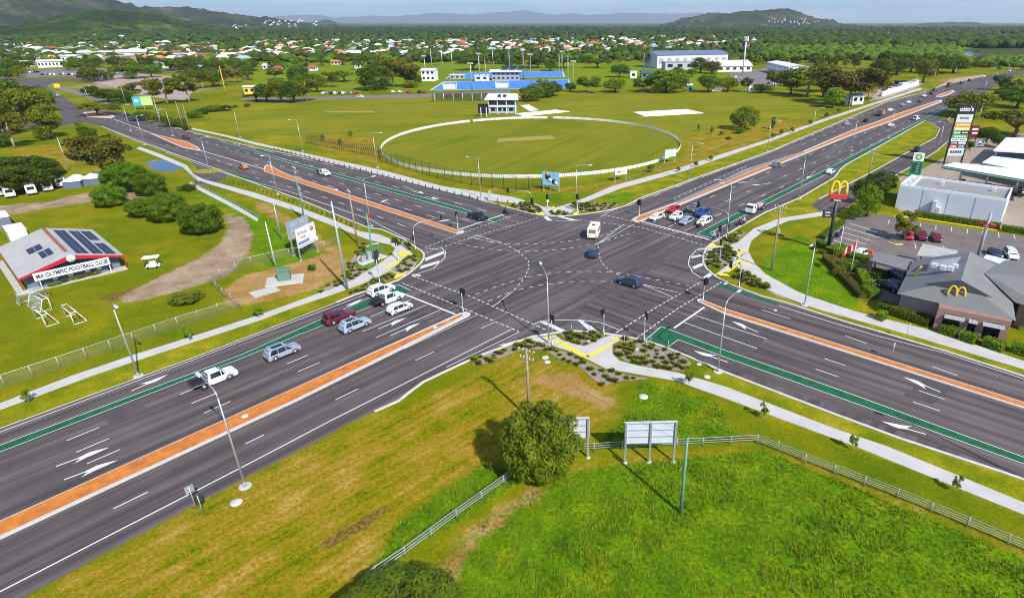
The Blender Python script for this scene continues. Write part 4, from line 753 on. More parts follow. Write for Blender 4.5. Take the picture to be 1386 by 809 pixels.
    for sgn in (1, -1):
        m = MB(); m.bev((h2 - .20, sgn * hw * .70, hz - .30), (.30, hw * .34, .16), .04, sgn * -.22); m.build('headlight', W['lampw'], t)
        if not tray: m = MB(); m.bev((-h2 + .10, sgn * hw * .80, bz - .17), (.16, .16, .34 if kind != 'sedan' else .16), .03); m.build('tail_light', W['lampr'], t)
        m = MB(); m.bev((xf0 - .30, sgn * (hw + .09), bz + .06), (.12, .2, .14), .03); m.build('mirror', P if kind != 'van' else W['black'], t)
    m = MB(); m.bev((h2 - .07, 0, zb + .16), (.16, hw * 1.5, .22), .04); m.box((h2 - .10, 0, hz - .30), (.14, hw * .85, .17)); m.build('front_bumper', W['black'], t)
    if not tray: m = MB(); m.bev((-h2 + .08, 0, zb + .2), (.2, hw * 1.6, .2), .04); m.build('rear_bumper', W['black'] if kind != 'sedan' else P, t)
    for sgn in (1, -1):
        if kind != 'ute' or not tray: m = MB(); m.bev((.02, sgn * (hw - .012), zb + .10), (wb - 2 * wr - .2, .06, .2), .02); m.build('sill', W['black'], t)
    if kind == 'suv' and col in ('silver', 'blue_grey', 'navy'): m = MB(); m.bev(((xr1 + xf1) / 2 + .05, 0, zc + .005), ((xf1 - xr1) * .62, tw * 1.15, .03), .01); m.build('sunroof', W['glass'], t)
    if kind in ('suv', 'fourwd'):
        for sgn in (1, -1): m = MB(); m.tube([(xr1 + .1, sgn * tw * .88, zc + .01), (xr1 + .25, sgn * tw * .88, zc + .07), (xf1 - .3, sgn * tw * .88, zc + .07), (xf1 - .15, sgn * tw * .88, zc + .01)], .025, 5); m.build('roof_rail', W['galv'] if kind == 'suv' else W['black'], t)
    if kind == 'fourwd':
        m = MB(); m.lathe([(.34, -.1), (.37, 0), (.34, .1)], (-h2 - .08, .1, 1.05), 14, axis='x'); m.build('spare_wheel', W['tyre'], t)
    if kind == 'ute' and tray:
        m = MB(); x0, x1 = -h2, xr0 - .1; m.box(((x0 + x1) / 2, 0, bz - .22), (x1 - x0, Wd, .10)); f = m.build('tray', W['galv'] if tray == 'flat' else W['black'], t)
        m = MB(); m.box(((x0 + x1) / 2, 0, bz - .165), (x1 - x0 - .1, Wd - .1, .02)); m.build('tray_floor', W['black'], f)
        m = MB()
        for sgn in (1, -1): m.box(((x0 + x1) / 2, sgn * (hw - .02), bz - .05), (x1 - x0, .04, .26))
        m.box((x0 + .02, 0, bz - .05), (.04, Wd - .1, .26)); m.build('tray_side', W['dark'], f)
        m = MB(); m.box((x1, 0, bz + .25), (.05, Wd * .8, .7)); m.build('headboard', W['galv'], f)
        m = MB(); m.box((-1.3, 0, .62), (2.4, .9, .25)); m.build('chassis', W['black'], t)
    elif kind == 'ute':
        if tray is None: m = MB(); m.box(((-h2 + xr0) / 2 + .0, 0, bz + .005), (xr0 + h2 - .25, Wd * .80, .03)); m.build('tub_liner', W['black'], t)
    CARS[key] = t
    return t
CARS = {}; RS = random.Random(21)
PAINT = {k: paint('car_' + k, c, r) for k, (c, r) in {'white': ((.74, .75, .76), .3), 'silver': ((.27, .31, .36), .25), 'blue_grey': ((.30, .38, .45), .25), 'maroon': ((.13, .010, .022), .25), 'red': ((.48, .012, .012), .25), 'black': ((.012, .013, .016), .2), 'navy': ((.020, .035, .075), .22), 'blue': ((.02, .06, .24), .22), 'grey': ((.11, .125, .14), .25), 'tan': ((.38, .20, .05), .3)}.items()}
SWd, SEd, NWd, NEd = RA, radians(-40), radians(140.5), RA          # headings
car('ute', 'white', 'white ute with a black flat tray alone in the near left lanes', 291, 517.5, SWd, 'flat', cat='ute')
car('suv', 'silver', 'silver wagon with roof rails driving alone between the ute and the queue', 383.5, 481, SWd)
car('fourwd', 'maroon', 'maroon four wheel drive with rear spare wheel stopped over the green lane', 460, 434, SWd)
car('suv', 'blue_grey', 'grey blue wagon beside the maroon four wheel drive', 481.5, 444.5, SWd)
car('suv', 'white', 'white wagon furthest back in the left kerb queue', 516.5, 397, SWd)
car('ute', 'white', 'white ute with closed tub between two white cars in the left queue', 525, 409.5, SWd, 'tub', cat='ute')
car('hatch', 'white', 'small white hatchback nearest the camera at the left stop line', 541.5, 421, SWd)
car('ute', 'black', 'black ute with pale canopy waiting on the upper left road', 647, 296.5, SEd, None, cat='ute')
car('ute', 'white', 'white ute driving down beside the green lane of the upper left road', 438.5, 237, SEd, 'flat', cat='ute')
car('hatch', 'tan', 'tan hatchback driving away near the round grass island', 330, 228.5, NWd)
car('hatch', 'maroon', 'maroon car beside the first orange strip on the upper left road', 252, 188, SEd)
car('sedan', 'navy', 'dark car in front of the other at the upper left junction', 178.5, 163.5, SEd)
car('sedan', 'black', 'dark car behind the other at the upper left junction', 172, 157, SEd)
car('sedan', 'silver', 'silver car far up the left road by the yellow sign', 78.5, 130.5, radians(-50))
car('hatch', 'navy', 'dark hatchback following the white camper through the crossing', 803, 346, radians(80))
car('suv', 'navy', 'dark blue wagon crossing the intersection towards the left', 852, 386, radians(143))
SWin = RA + pi
car('sedan', 'white', 'white sedan first at the far stop line beside the orange median', 889, 296.5, SWin)
car('hatch', 'red', 'red hatchback behind the white sedan at the far median', 911.5, 286.5, SWin)
car('ute', 'white', 'white ute with loaded tray in the second lane of the far queue', 917, 296, SWin, 'flat', cat='ute')
car('hatch', 'blue_grey', 'pale blue hatchback first in the third lane of the far queue', 928.5, 302.5, SWin)
car('suv', 'grey', 'dark grey wagon at the back of the far queue under the signal arm', 939.5, 285.5, SWin)
car('ute', 'blue', 'blue ute behind the white wagon in the far queue', 951.5, 291.5, SWin, None, cat='ute')
car('suv', 'white', 'white wagon first in the lane next to the green bike box', 953, 303.5, SWin)
far = [('sedan', 'grey', 1050, 225.5, 'grey car approaching alone below the orange fork'), ('hatch', 'white', 1124, 235, 'white car in the turning lane left of the leafy dark trees'), ('sedan', 'white', 1206, 171.5, 'white car right of the widest orange paving'), ('van', 'white', 1240, 162.5, 'white van beside the green lane at the side road'),
       ('sedan', 'silver', 1147, 169.5, 'silver car on the far carriageway left of the orange fork'), ('hatch', 'black', 1172, 165, 'black car on the far carriageway beside the orange fork'), ('sedan', 'white', 1205, 150.5, 'white car above the orange paving behind the brown truck'), ('suv', 'silver', 1221.5, 144, 'silver wagon in the middle of the far carriageway'), ('sedan', 'white', 1230, 140, 'white sedan just ahead of the silver wagon'), ('suv', 'grey', 1246, 138, 'grey wagon at the end of the long orange paving'), ('hatch', 'white', 1251, 131.5, 'white hatchback beside the short orange paving'), ('suv', 'black', 1261, 128, 'black wagon level with the short orange paving'), ('suv', 'navy', 1265, 123.5, 'dark wagon ahead of the short orange paving'), ('suv', 'navy', 1301, 113.5, 'dark car beside the bare earth of the roadworks'), ('suv', 'black', 1312, 110, 'black car near the roadworks machine'), ('sedan', 'white', 1332, 104.5, 'white car on the far bend'), ('sedan', 'silver', 1350, 104, 'silver car on the far bend'), ('van', 'white', 1366, 97.5, 'white van near the right picture edge')]
for k, c, u, v, l in far: car(k, c, l, u, v, NEd - (.02 if u < 1200 else .1), cat='van' if k == 'van' else 'car')
car('suv', 'black', 'black wagon on the service road at the pedestrian crossing', 1240, 205, RA + .05 + pi)
for k, c, u, v, l, a in [('hatch', 'red', 1228, 322, 'bright red car under the small car park tree', -1.9), ('suv', 'maroon', 1246, 322.5, 'dark red wagon between two red cars in the car park', -1.9), ('hatch', 'maroon', 1266, 325, 'dark red hatchback right of the dark red wagon', -1.9), ('hatch', 'white', 1167, 345.5, 'white car parked behind the trimmed hedge below the flags', .6), ('suv', 'white', 1366.5, 348, 'white wagon parked right of the dark sedan behind the grey roof', -1.9), ('sedan', 'navy', 1346, 346, 'dark sedan parked beside the white ribbed awning', -1.9), ('suv', 'navy', 1210, 376, 'dark wagon ahead in the drive through lane under the canopy', 2.1), ('suv', 'black', 1203, 391, 'black wagon last in the drive through lane beside the hedges', 2.1), ('sedan', 'silver', 1313, 254, 'silver car refuelling below the green edged canopy', -.5), ('suv', 'black', 1377, 264, 'black wagon at the right end of the fuel forecourt', 1.2), ('sedan', 'silver', 1323, 199, 'silver car parked right of the tall sign tower', .3), ('sedan', 'white', 1328, 196, 'white car parked behind the silver one by the dark tree', .3)]: car(k, c, l, u, v, a)
cols = ['white', 'silver', 'black', 'white', 'navy', 'white', 'grey', 'silver', 'red', 'white']
for i, u in enumerate([439, 444, 450, 455, 461, 466, 472, 477, 482]): car('suv' if i % 2 else 'hatch', cols[i % 10], 'car parked in the row behind the big leafy trees on the lane', u, 127.6, radians(80), group='cars parked behind the sports field')
for i, (u, c) in enumerate([(533, 'white'), (542, 'white'), (553, 'red'), (568, 'black'), (574, 'red')]): car('hatch', c, 'parked %s car on the lane %s the blue hockey pitches' % (c, ['left of', 'left of', 'just left of', 'close to', 'close to'][i]), u, 125.8, radians(80), group='cars parked behind the sports field')
car('sedan', 'white', 'white car driving along the lane behind the sports field', 487, 132, radians(170))
for i, (u, v) in enumerate([(28, 99), (36, 99.4), (42, 99), (50, 98.6), (134, 101), (140, 100.6), (147, 101), (155, 100), (162, 99.6), (30, 103.4), (178, 98)]): car('suv' if i % 2 else 'hatch', cols[(i * 7 + 1) % 10], 'car standing about the far left lots', u, v, RS.uniform(0, 3), group='cars standing about the far left lots')
for i, u in enumerate([58, 64, 70, 76, 82, 88, 94, 100, 106, 113, 120]): car('suv' if i % 2 else 'sedan', cols[(i * 3 + 4) % 10], 'car in the row of the far left shopping car park', u, 102 - .2 * (i % 3), radians(95), group='cars in the shopping car park')
car('sedan', 'red', 'red car parked on the pink gravel beyond the teal billboard', 195, 111.5, .4); car('sedan', 'white', 'white car parked beside the red one on the pink gravel', 237, 112, .4)
for i, (u, v) in enumerate([(996, 106), (1003, 108), (1010, 109.5), (1018, 111), (1040, 114), (1048, 115), (1056, 116)]): car('sedan' if i % 2 else 'suv', cols[i], 'car parked in front of the long white school building', u, v, 1.2, group='cars at the school')
# white camper: boxy body, cab over, brown rear window
def camper(u, v, ang, label, bodym, blind, name='camper_van'):
    g = G(u, v); t = thing(name, label, 'camper van', (g.x, g.y, .02), ang); mb = MB()
    mb.loft([[(x, y, z) for y, z in ((1.1, .55), (1.12, 1.2), (1.1, 2.55), (.98, 2.8), (-.98, 2.8), (-1.1, 2.55), (-1.12, 1.2), (-1.1, .55))] for x in (-2.6, -2.45, 1.1, 1.75)][0:4], 0, False); mb.bev((2.2, 0, 1.05), (1.3, 1.9, 1.0), .18, m=0); mb.build('body', bodym, t)
    mb = MB(); mb.box((-2.62, 0, 1.95), (.06, 1.5, .8)); mb.build('rear_window', blind, t)
    for s in (1, -1):
        for x in (-1.2, .4): mb = MB(); mb.box((x, s * 1.115, 1.9), (.9, .05, .55)); mb.build('side_window', W['glass'], t)
        for x in (-1.4, 1.9):
            mb = MB(); mb.lathe([(.3, -.12), (.34, -.06), (.34, .06), (.3, .12)], (x, s * .98, .34), 14, axis='y'); wh = mb.build('wheel', W['tyre'], t); mb = MB(); mb.lathe([(.2, -.13), (.2, .13)], (x, s * .98, .34), 10, axis='y'); mb.build('rim', W['rim'], wh)
        mb = MB(); mb.box((-2.63, s * .85, .95), (.05, .2, .3)); mb.build('tail_light', W['lampr'], t)
    mb = MB(); mb.bev((-.6, 0, 2.86), (.7, .7, .12), .03); mb.build('roof_vent', W['dark'], t); mb = MB(); mb.box((-2.65, 0, .62), (.12, 2.1, .2)); mb.build('rear_bumper', W['galv'], t); return t
cream = mat('cream_panel', (.74, .72, .66), .4, var=.04)
camper(804, 320, radians(80), 'boxy white camper with brown rear window driving away through the crossing', cream, mat('brown_blind', (.25, .16, .07), .4, var=.3))
wv = W['white']; dkw = W['glass']
for u, v, l in [(3, 264, 'white van half cut by the left picture edge'), (15, 266, 'white van with a red stripe parked second from the left edge'), (44, 262, 'shaded white van under the spreading dark tree'), (66, 257.5, 'white van at the right side of the spreading dark tree'), (84, 252, 'clean white van with its rear window facing the track')]: camper(u, v, atan2((G(u - 5, v - 16) - G(u, v)).y, (G(u - 5, v - 16) - G(u, v)).x), l, wv, dkw)
# flatbed truck
def truck(u, v, ang, label, cabm, load, bed=5.2):
    g = G(u, v); t = thing('truck', label, 'truck', (g.x, g.y, .02), ang); mb = MB(); x1 = bed / 2 + .2
    mb.loft([[(x1 + dx, y, z) for y, z in ((w, .55), (w, 1.5), (w * .93, 2.35 - dz), (-w * .93, 2.35 - dz), (-w, 1.5), (-w, .55))] for dx, w, dz in ((0, 1.05, 0), (1.3, 1.05, .05), (1.75, 1.0, .75))], 0, False); mb.build('cab', cabm, t)
    mb = MB(); mb.loft([[(x1 + 1.42, -.9, 2.2), (x1 + 1.42, .9, 2.2), (x1 + 1.70, .9, 1.55), (x1 + 1.70, -.9, 1.55)], [(x1 + 1.50, -.9, 2.2), (x1 + 1.50, .9, 2.2), (x1 + 1.76, .9, 1.55), (x1 + 1.76, -.9, 1.55)]]); mb.build('windscreen', W['glass'], t)
    mb = MB(); mb.box((0, 0, .95), (bed, 2.1, .16)); mb.box((0, 0, .68), (bed + 1, .8, .3)); tr = mb.build('tray', W['dark'], t)
    if load == 'box': mb = MB(); mb.bev((0, 0, 2.1), (bed, 2.2, 2.1), .05); mb.build('cargo_box', mat('brown_tarp', (.17, .09, .05), .8), t)
    else:
        for k in range(5): mb = MB(); mb.tube([(-bed / 2 + .3 + k * 1.1, 1., 1.0), (-bed / 2 + .3 + k * 1.1, 1., 1.9), (-bed / 2 + .3 + k * 1.1, -1., 1.9), (-bed / 2 + .3 + k * 1.1, -1., 1.0)], .04, 5); mb.build('hoop', W['galv'], tr)
        mb = MB(); mb.bev((-.3, .2, 1.45), (2.6, 1.3, .8), .1); mb.bev((1.6, -.2, 1.35), (.9, 1.2, .6), .1); mb.build('cargo', mat('pale_cargo', (.42, .36, .30), .8, var=.3, scale=2), t)
    for s in (1, -1):
        for x in (-bed / 2 + 1.0, x1 + .8):
            mb = MB(); mb.lathe([(.3, -.16), (.42, -.12), (.42, .12), (.3, .16)], (x, s * .9, .42), 14, axis='y'); wh = mb.build('wheel', W['tyre'], t); mb = MB(); mb.lathe([(.26, -.17), (.26, .17)], (x, s * .9, .42), 10, axis='y'); mb.build('rim', W['rim'], wh)
        mb = MB(); mb.box((x1 + 1.76, s * .7, .85), (.06, .3, .2)); mb.build('headlight', W['lampw'], t)
        mb = MB(); mb.box((x1 + .85, s * 1.06, 1.8), (.7, .03, .6)); mb.build('side_window', W['glass'], t)
    return t
truck(1024, 285, RA + pi, 'white truck with hooped loaded tray in the kerb lane of the far road', W['white'], 'load')
truck(1191, 157, NEd + .05, 'truck with brown covered load beside the orange paving', W['white'], 'box'); truck(1284, 118, NEd - .1, 'dark truck beside the roadworks earth', W['dark'], 'box')
# riders
W['skin'] = mat('skin', (.35, .20, .13), .6); W['hivis'] = mat('hi_vis_yellow', (.55, .72, .02), .6); W['jean'] = mat('dark_cloth', (.03, .035, .05), .8); W['redc'] = mat('red_cloth', (.45, .02, .02), .8)
def skin_body(name, pts, edges, rad, m, parent, root=0):
    me = bpy.data.meshes.new(name); me.from_pydata(pts, edges, []); o = link(name, me); o.modifiers.new('s', 'SKIN')
    for i, r in enumerate(rad): me.skin_vertices[0].data[i].radius = (r, r); me.skin_vertices[0].data[i].use_root = i == root
    q = o.modifiers.new('u', 'SUBSURF'); q.levels = 1
    dg = bpy.context.evaluated_depsgraph_get(); mm = bpy.data.meshes.new_from_object(o.evaluated_get(dg)); bpy.data.objects.remove(o)
    mm.materials.clear(); mm.materials.append(m)
    for p in mm.polygons: p.use_smooth = True
    return link(name, mm, parent)
def rider(u, v, ang, label, cloth, two='motorbike', bikelab='', helmet='white'):
    g = G(u, v); t = thing(two, bikelab, 'motorbike' if two == 'motorbike' else 'bicycle', (g.x, g.y, .02), ang); r = .32 if two == 'motorbike' else .34; w_ = .06 if two == 'motorbike' else .02
    for x in (-.68, .68): mb = MB(); mb.lathe([(r * .72, -w_), (r, -w_), (r, w_), (r * .72, w_)], (x, 0, r), 16, axis='y'); mb.build('wheel', W['tyre'], t)
    mb = MB()
    if two == 'motorbike': mb.bev((0, 0, .55), (.7, .3, .4), .08); mb.bev((.18, 0, .86), (.5, .3, .2), .07); mb.bev((-.5, 0, .82), (.6, .26, .12), .04)
    mb.tube([(-.68, 0, r), (-.1, 0, .35), (.45, 0, .8), (.68, 0, r)], .035, 5); mb.tube([(-.3, 0, .88), (-.1, 0, .35)], .03, 5); mb.tube([(-.68, 0, r), (-.28, 0, .8), (.45, 0, .82)], .03, 5); mb.build('frame', W['dark'], t)
    mb = MB(); mb.tube([(.42, -.34, 1.05), (.48, 0, .98), (.42, .34, 1.05)], .022, 5); mb.tube([(.48, 0, .98), (.45, 0, .8)], .025, 5); mb.build('handlebar', W['black'], t)
    p = thing('person', label, 'person', (g.x, g.y, .02), ang)
    V = [(-.3, 0, .93), (-.22, 0, 1.2), (-.1, 0, 1.43), (-.06, 0, 1.55), (-.02, 0, 1.70), (-.26, .13, .9), (.12, .17, .85), (.02, .16, .42), (.14, .16, .36), (-.26, -.13, .9), (.12, -.17, .85), (.02, -.16, .42), (.14, -.16, .36), (-.08, .2, 1.42), (.1, .26, 1.18), (.36, .28, 1.07), (-.08, -.2, 1.42), (.1, -.26, 1.18), (.36, -.28, 1.07)]
    skin_body('body', V, [(0, 1), (1, 2), (2, 3), (3, 4), (0, 5), (5, 6), (6, 7), (7, 8), (0, 9), (9, 10), (10, 11), (11, 12), (2, 13), (13, 14), (14, 15), (2, 16), (16, 17), (17, 18)], [.15, .15, .16, .065, .11, .10, .085, .06, .04, .10, .085, .06, .04, .07, .05, .035, .07, .05, .035], W['skin'] if cloth is None else cloth, p)
    mb = MB(); mb.lathe([(.02, 1.58), (.11, 1.61), (.135, 1.70), (.12, 1.80), (.06, 1.86), (.01, 1.875)], (-.02, 0, 0), 12); mb.build('helmet', W[helmet], p)
    mb = MB(); mb.lathe([(.155, .86), (.18, .96), (.17, 1.0)], (-.29, 0, 0), 10)
    for s in (1, -1): mb.tube([(-.24, .13 * s, .9), (.12, .17 * s, .855), (.02, .16 * s, .45)], [.125, .10, .07], 7); mb.bev((.08, .16 * s, .37), (.26, .1, .1), .03)
    mb.build('trousers', W['jean'], p)
    for s in (1, -1):
        mb = MB()
        for k in range(4): mb.tube([(.36, s * (.25 + .022 * k), 1.075), (.43, s * (.25 + .022 * k), 1.075), (.45, s * (.25 + .022 * k), 1.04), (.42, s * (.25 + .022 * k), 1.015 + .004 * k)], .011, 5)
        mb.tube([(.36, s * .245, 1.06), (.40, s * .235, 1.03), (.43, s * .24, 1.02)], .012, 5); mb.build('hand', W['skin'], p)
    return t
rider(1000, 304.5, RA + pi, 'rider in red top sitting on the motorbike in the far kerb lane', W['redc'], 'motorbike', 'dark motorbike under the red topped rider in the far kerb lane')
rider(947, 308, RA + pi, 'rider in a bright yellow vest waiting before the green bike box', W['hivis'], 'motorbike', 'dark motorbike under the yellow vested rider', 'white')
rider(684.5, 289.5, SEd, 'rider in dark clothes on the motorbike near the far island', W['jean'], 'motorbike', 'dark motorbike waiting alone near the far island', 'black')
rider(966, 325, RA + pi, 'cyclist in pale shirt stopped on the green bike box', W['white'], 'bicycle', 'bicycle standing at the end of the green bike box', 'white')
rider(1006.5, 304.5, RA + pi, 'person in pale clothes beside the red topped rider', W['white'], 'motorbike', 'pale scooter beside the red topped rider')
def cone(u, v, label):
    g = G(u, v); t = thing('traffic_cone', label, 'traffic cone', (g.x, g.y, .02)); mb = MB(); mb.box((0, 0, .03), (.42, .42, .06)); mb.build('base', W['dark'], t); mb = MB(); mb.lathe([(.19, .06), (.06, .7), (.03, .74)], n=10); mb.build('cone', mat('cone_orange', (.75, .14, .02), .5), t); mb = MB(); mb.lathe([(.146, .28), (.10, .5)], n=10); mb.build('reflective_band', W['white'], t)
cone(924.7, 326, 'orange traffic cone on the open seal in front of the far queue'); cone(938, 319.5, 'orange traffic cone close to the green bike box tip')
# ================================================================== BUILDINGS
W['roofg'] = mat('pale_grey_roof', (.40, .385, .35), .6, var=.10, scale=.5); W['wallb'] = mat('blue_grey_wall', (.12, .15, .20), .8, var=.1); W['solar'] = mat('solar_panel', (.018, .028, .055), .42, var=.3, scale=1.5, spec=.25); W['slate'] = mat('slate_roof', (.175, .175, .165), .65, var=.10, scale=.35, detail=6); W['brick'] = mat('pink_brick', (.30, .165, .13), .85, var=.14, scale=3)
W['yel'] = mat('arch_yellow', (.85, .52, .015), .4, var=.04); W['bpg'] = mat('fuel_green', (.01, .22, .075), .45, var=.06); W['lime'] = mat('lime_green', (.20, .55, .04), .45); W['whm'] = mat('metal_cladding', (.60, .635, .67), .5, var=.04, scale=.3); W['rust'] = mat('ridge_rust', (.30, .085, .035), .7, var=.25); W['inkd'] = mat('dark_lettering', (.03, .03, .035), .6); W['seam'] = mat('grey_trim', (.30, .31, .32), .6)
def local(t):                        # world xy -> local of an Empty
    l, rz = Vector(t.location[:2]), t.rotation_euler.z
    return lambda p: Vector(((p[0] - l.x) * cos(rz) + (p[1] - l.y) * sin(rz), -(p[0] - l.x) * sin(rz) + (p[1] - l.y) * cos(rz), p[2] if len(p) > 2 else 0.))
def plate(mb, q, th=.12, m=0):       # thick sloping panel from a quad/triangle outline (top face given)
    q = [Vector(x) for x in q]; n = (q[1] - q[0]).cross(q[2] - q[0]).normalized()
    if n.z < 0: q = q[::-1]; n = -n
    mb.loft([[x - n * th for x in q], q], m)
# --- football clubhouse (local x along the lettered front, y to the back)
g0, g1 = G(38, 395.6), G(170, 364); ang = atan2((g1 - g0).y, (g1 - g0).x); Lf = (g1 - g0).length; Dp = 23.
t = thing('clubhouse', 'clubhouse with pale roof, solar panels and a long lettered white board', 'clubhouse', g0, ang)
eh, rh = 2.75, 4.9; xm = Lf * .5
mb = MB(); mb.prism([(.3, 1.6), (Lf - .3, 1.6), (Lf - .3, Dp - .3), (.3, Dp - .3)], 0, eh - .1); mb.add([(.3, 1.6, eh - .1), (Lf - .3, 1.6, eh - .1), (xm, 1.6, rh - .2), (.3, Dp - .3, eh - .1), (Lf - .3, Dp - .3, eh - .1), (xm, Dp - .3, rh - .2)], [(0, 1, 2), (4, 3, 5)]); mb.build('wall', W['wallb'], t)
mb = MB(); mb.prism([(-.4, -.5), (Lf + .3, -.5), (Lf + .3, 1.6), (-.4, 1.6)], 0, .12); mb.prism([(-1.4, -.6), (-.4, -.6), (-.4, Dp), (-1.4, Dp)], 0, .1); mb.build('slab', W['conc'], t)
mb = MB(); plate(mb, [(-.5, -.3, eh), (xm, -.3, rh), (xm, Dp, rh), (-.5, Dp, eh)]); plate(mb, [(Lf + .4, -.3, eh), (xm, -.3, rh), (xm, Dp, rh), (Lf + .4, Dp, eh)])
for k in range(1, 30):
    y = Dp * k / 30; mb.box((xm * .5 - .25, y, (eh + rh) / 2 + .01), (.01, .05, .01))
rf = mb.build('roof', W['roofg'], t)
mb = MB(); plate(mb, [(xm - .28, 2.5, rh + .04), (xm + .28, 2.5, rh + .04), (xm + .28, Dp, rh + .04), (xm - .28, Dp, rh + .04)], .06); mb.build('ridge_cap', W['rust'], rf)
sl = (rh - eh) / (xm + .4)
def on_roof(x, y): return (x, y, rh - abs(x - xm) * sl + .07)
for x0, x1, y0, y1 in ((xm + 1.2, xm + 2.9, 1.2, 21.), (xm + 3.4, xm + 4.9, 1.0, 20.5), (xm + 5.2, xm + 6.7, .8, 9.5), (xm + 5.2, xm + 6.7, 12.5, 20.5), (xm - 3.3, xm - 1.5, 4.5, 8.8), (xm - 4.4, xm - 2.2, 10., 13.6)):
    xc = (x0 + x1) / 2
    for a, b in ((x0, xc - .04), (xc + .04, x1)):
        mb = MB(); plate(mb, [on_roof(a, y0), on_roof(b, y0), on_roof(b, y1), on_roof(a, y1)], .05); mb.build('solar_panel', W['solar'], rf)
mb = MB(); mb.loft([[(-.5, -.34, eh - .35), (xm, -.34, rh - .75), (xm, -.34, rh + .02), (-.5, -.34, eh + .02)], [(-.5, -.26, eh - .35), (xm, -.26, rh - .75), (xm, -.26, rh + .02), (-.5, -.26, eh + .02)]]); mb.loft([[(xm, -.34, rh - .75), (Lf + .4, -.34, eh - .35), (Lf + .4, -.34, eh + .02), (xm, -.34, rh + .02)], [(xm, -.26, rh - .75), (Lf + .4, -.26, eh - .35), (Lf + .4, -.26, eh + .02), (xm, -.26, rh + .02)]])
mb.box((-.55, Dp / 2, eh - .05), (.1, Dp, .2)); mb.build('red_fascia', W['red'], t)
for x in (-.4, 2.0, Lf - 2.2, Lf + .3): mb = MB(); mb.box((x, -.2, eh / 2), (.14, .14, eh)); mb.build('post', W['red'] if x < 0 or x > Lf else W['white'], t)
mb = MB(); mb.box((xm - .3, -.5, 2.45), (Lf - 3.4, .08, 1.4)); bd = mb.build('name_board', W['white'], t)
text_mesh('MA OLYMPIC FOOTBALL CLUB', .98, W['inkd'], bd, Vector((xm - .3, -.56, 2.43)), -pi / 2, .03, squash=.76)
mb = MB(); mb.lathe([(.66, -.05), (.66, .05)], (xm, -.46, rh - .55), 18, axis='y'); em = mb.build('round_emblem', W['white'], t); mb = MB(); mb.lathe([(.2, -.02), (.14, .02)], (xm, -.53, rh - .5), 6, axis='y'); mb.build('emblem_mark', W['yel'], em)
mb = MB(); mb.box((xm, .9, 1.25), (Lf - 5., .1, 2.4)); mb.build('front_partition', W['wallb'], t)
for x in (4.2, 8.9, 6.4, 10.6): mb = MB(); mb.box((x, .82, 1.2), (.7, .06, .8)); mb.build('window', W['white'], t)
for u, v, l, m in ((4, 306, 'dark blue storage hut cut by the left edge', W['wallb']), (26, 324, 'white shipping container behind the clubhouse', W['white'])):
    g = G(u, v); t = thing('container', l, 'container', g, radians(138)); mb = MB(); mb.bev((0, 0, 1.35), (6.5, 3., 2.6), .06); mb.build('body', m, t)
    mb = MB(); mb.bev((0, 0, 2.7), (6.7, 3.2, .12), .04); mb.build('lid', W['white'], t); mb = MB()
    for k in range(4): mb.box((-2.4 + k * 1.6, -1.53, 1.3), (.9, .06, 2.1))
    mb.build('door_panel', W['white'] if m is W['white'] else W['dark'], t)
# goals
def goal(u, v, ang, wd, label, m=None):
    g = G(u, v); t = thing('football_goal', label, 'goal', g, ang); h, d = 2., 1.6; r = .07; m = m or W['white']; mb = MB()
    mb.tube([(-wd / 2, 0, 0), (-wd / 2, 0, h), (wd / 2, 0, h), (wd / 2, 0, 0)], r, 6); mb.build('front_frame', m, t)
    for s in (-1, 1): mb = MB(); mb.tube([(s * wd / 2, 0, h), (s * wd / 2, d * .45, h), (s * wd / 2, d, .06), (s * wd / 2, 0, .06)], r * .9, 6); mb.build('side_frame', m, t)
    mb = MB(); mb.tube([(-wd / 2, d, .06), (wd / 2, d, .06)], r * .9, 6); mb.tube([(-wd / 2, d * .45, h), (wd / 2, d * .45, h)], r * .9, 6); mb.build('back_bar', m, t)
    mb = MB(); a = [(-wd / 2, d * .45, h), (wd / 2, d * .45, h), (wd / 2, d, .1), (-wd / 2, d, .1)]
    for i in range(0, 21): k = i / 20; p = [Vector(a[0]).lerp(Vector(a[1]), k), Vector(a[3]).lerp(Vector(a[2]), k)]; mb.tube(p, .009, 3); 
    for i in range(0, 13): k = i / 12; p = [Vector(a[0]).lerp(Vector(a[3]), k), Vector(a[1]).lerp(Vector(a[2]), k)]; mb.tube(p, .009, 3)
    mb.build('net', W['steelw'], t)
goal(56, 437, radians(-35), 4.6, 'white football goal nearest the road of the group by the clubhouse'); goal(62, 414, radians(150), 4.6, 'white football goal in the middle of the group by the clubhouse'); goal(95, 434, radians(-38), 4.4, 'white football goal at the right of the group by the clubhouse'); goal(49, 408, radians(60), 4., 'old grey netted goal leaning towards the clubhouse corner', W['galv'])
g = G(208, 362); t = thing('buggy', 'small white roofed buggy parked on the club lawn', 'buggy', g, radians(20)); mb = MB(); mb.bev((0, 0, .45), (2.3, 1.2, .4), .1); mb.bev((.1, 0, .95), (1.0, 1.1, .8), .1); mb.build('body', W['white'], t); mb = MB(); mb.bev((0, 0, 2.15), (2.7, 1.7, .14), .05); mb.build('roof', W['white'], t)
for x in (-1, 1):
    for y in (-.6, .6): mb = MB(); mb.tube([(x, y, .5), (x, y, 2.1)], .07, 5); mb.build('roof_post', W['dark'], t); mb = MB(); mb.lathe([(.2, -.1), (.25, 0), (.2, .1)], (x * .75, y, .25), 10, axis='y'); mb.build('wheel', W['tyre'], t)
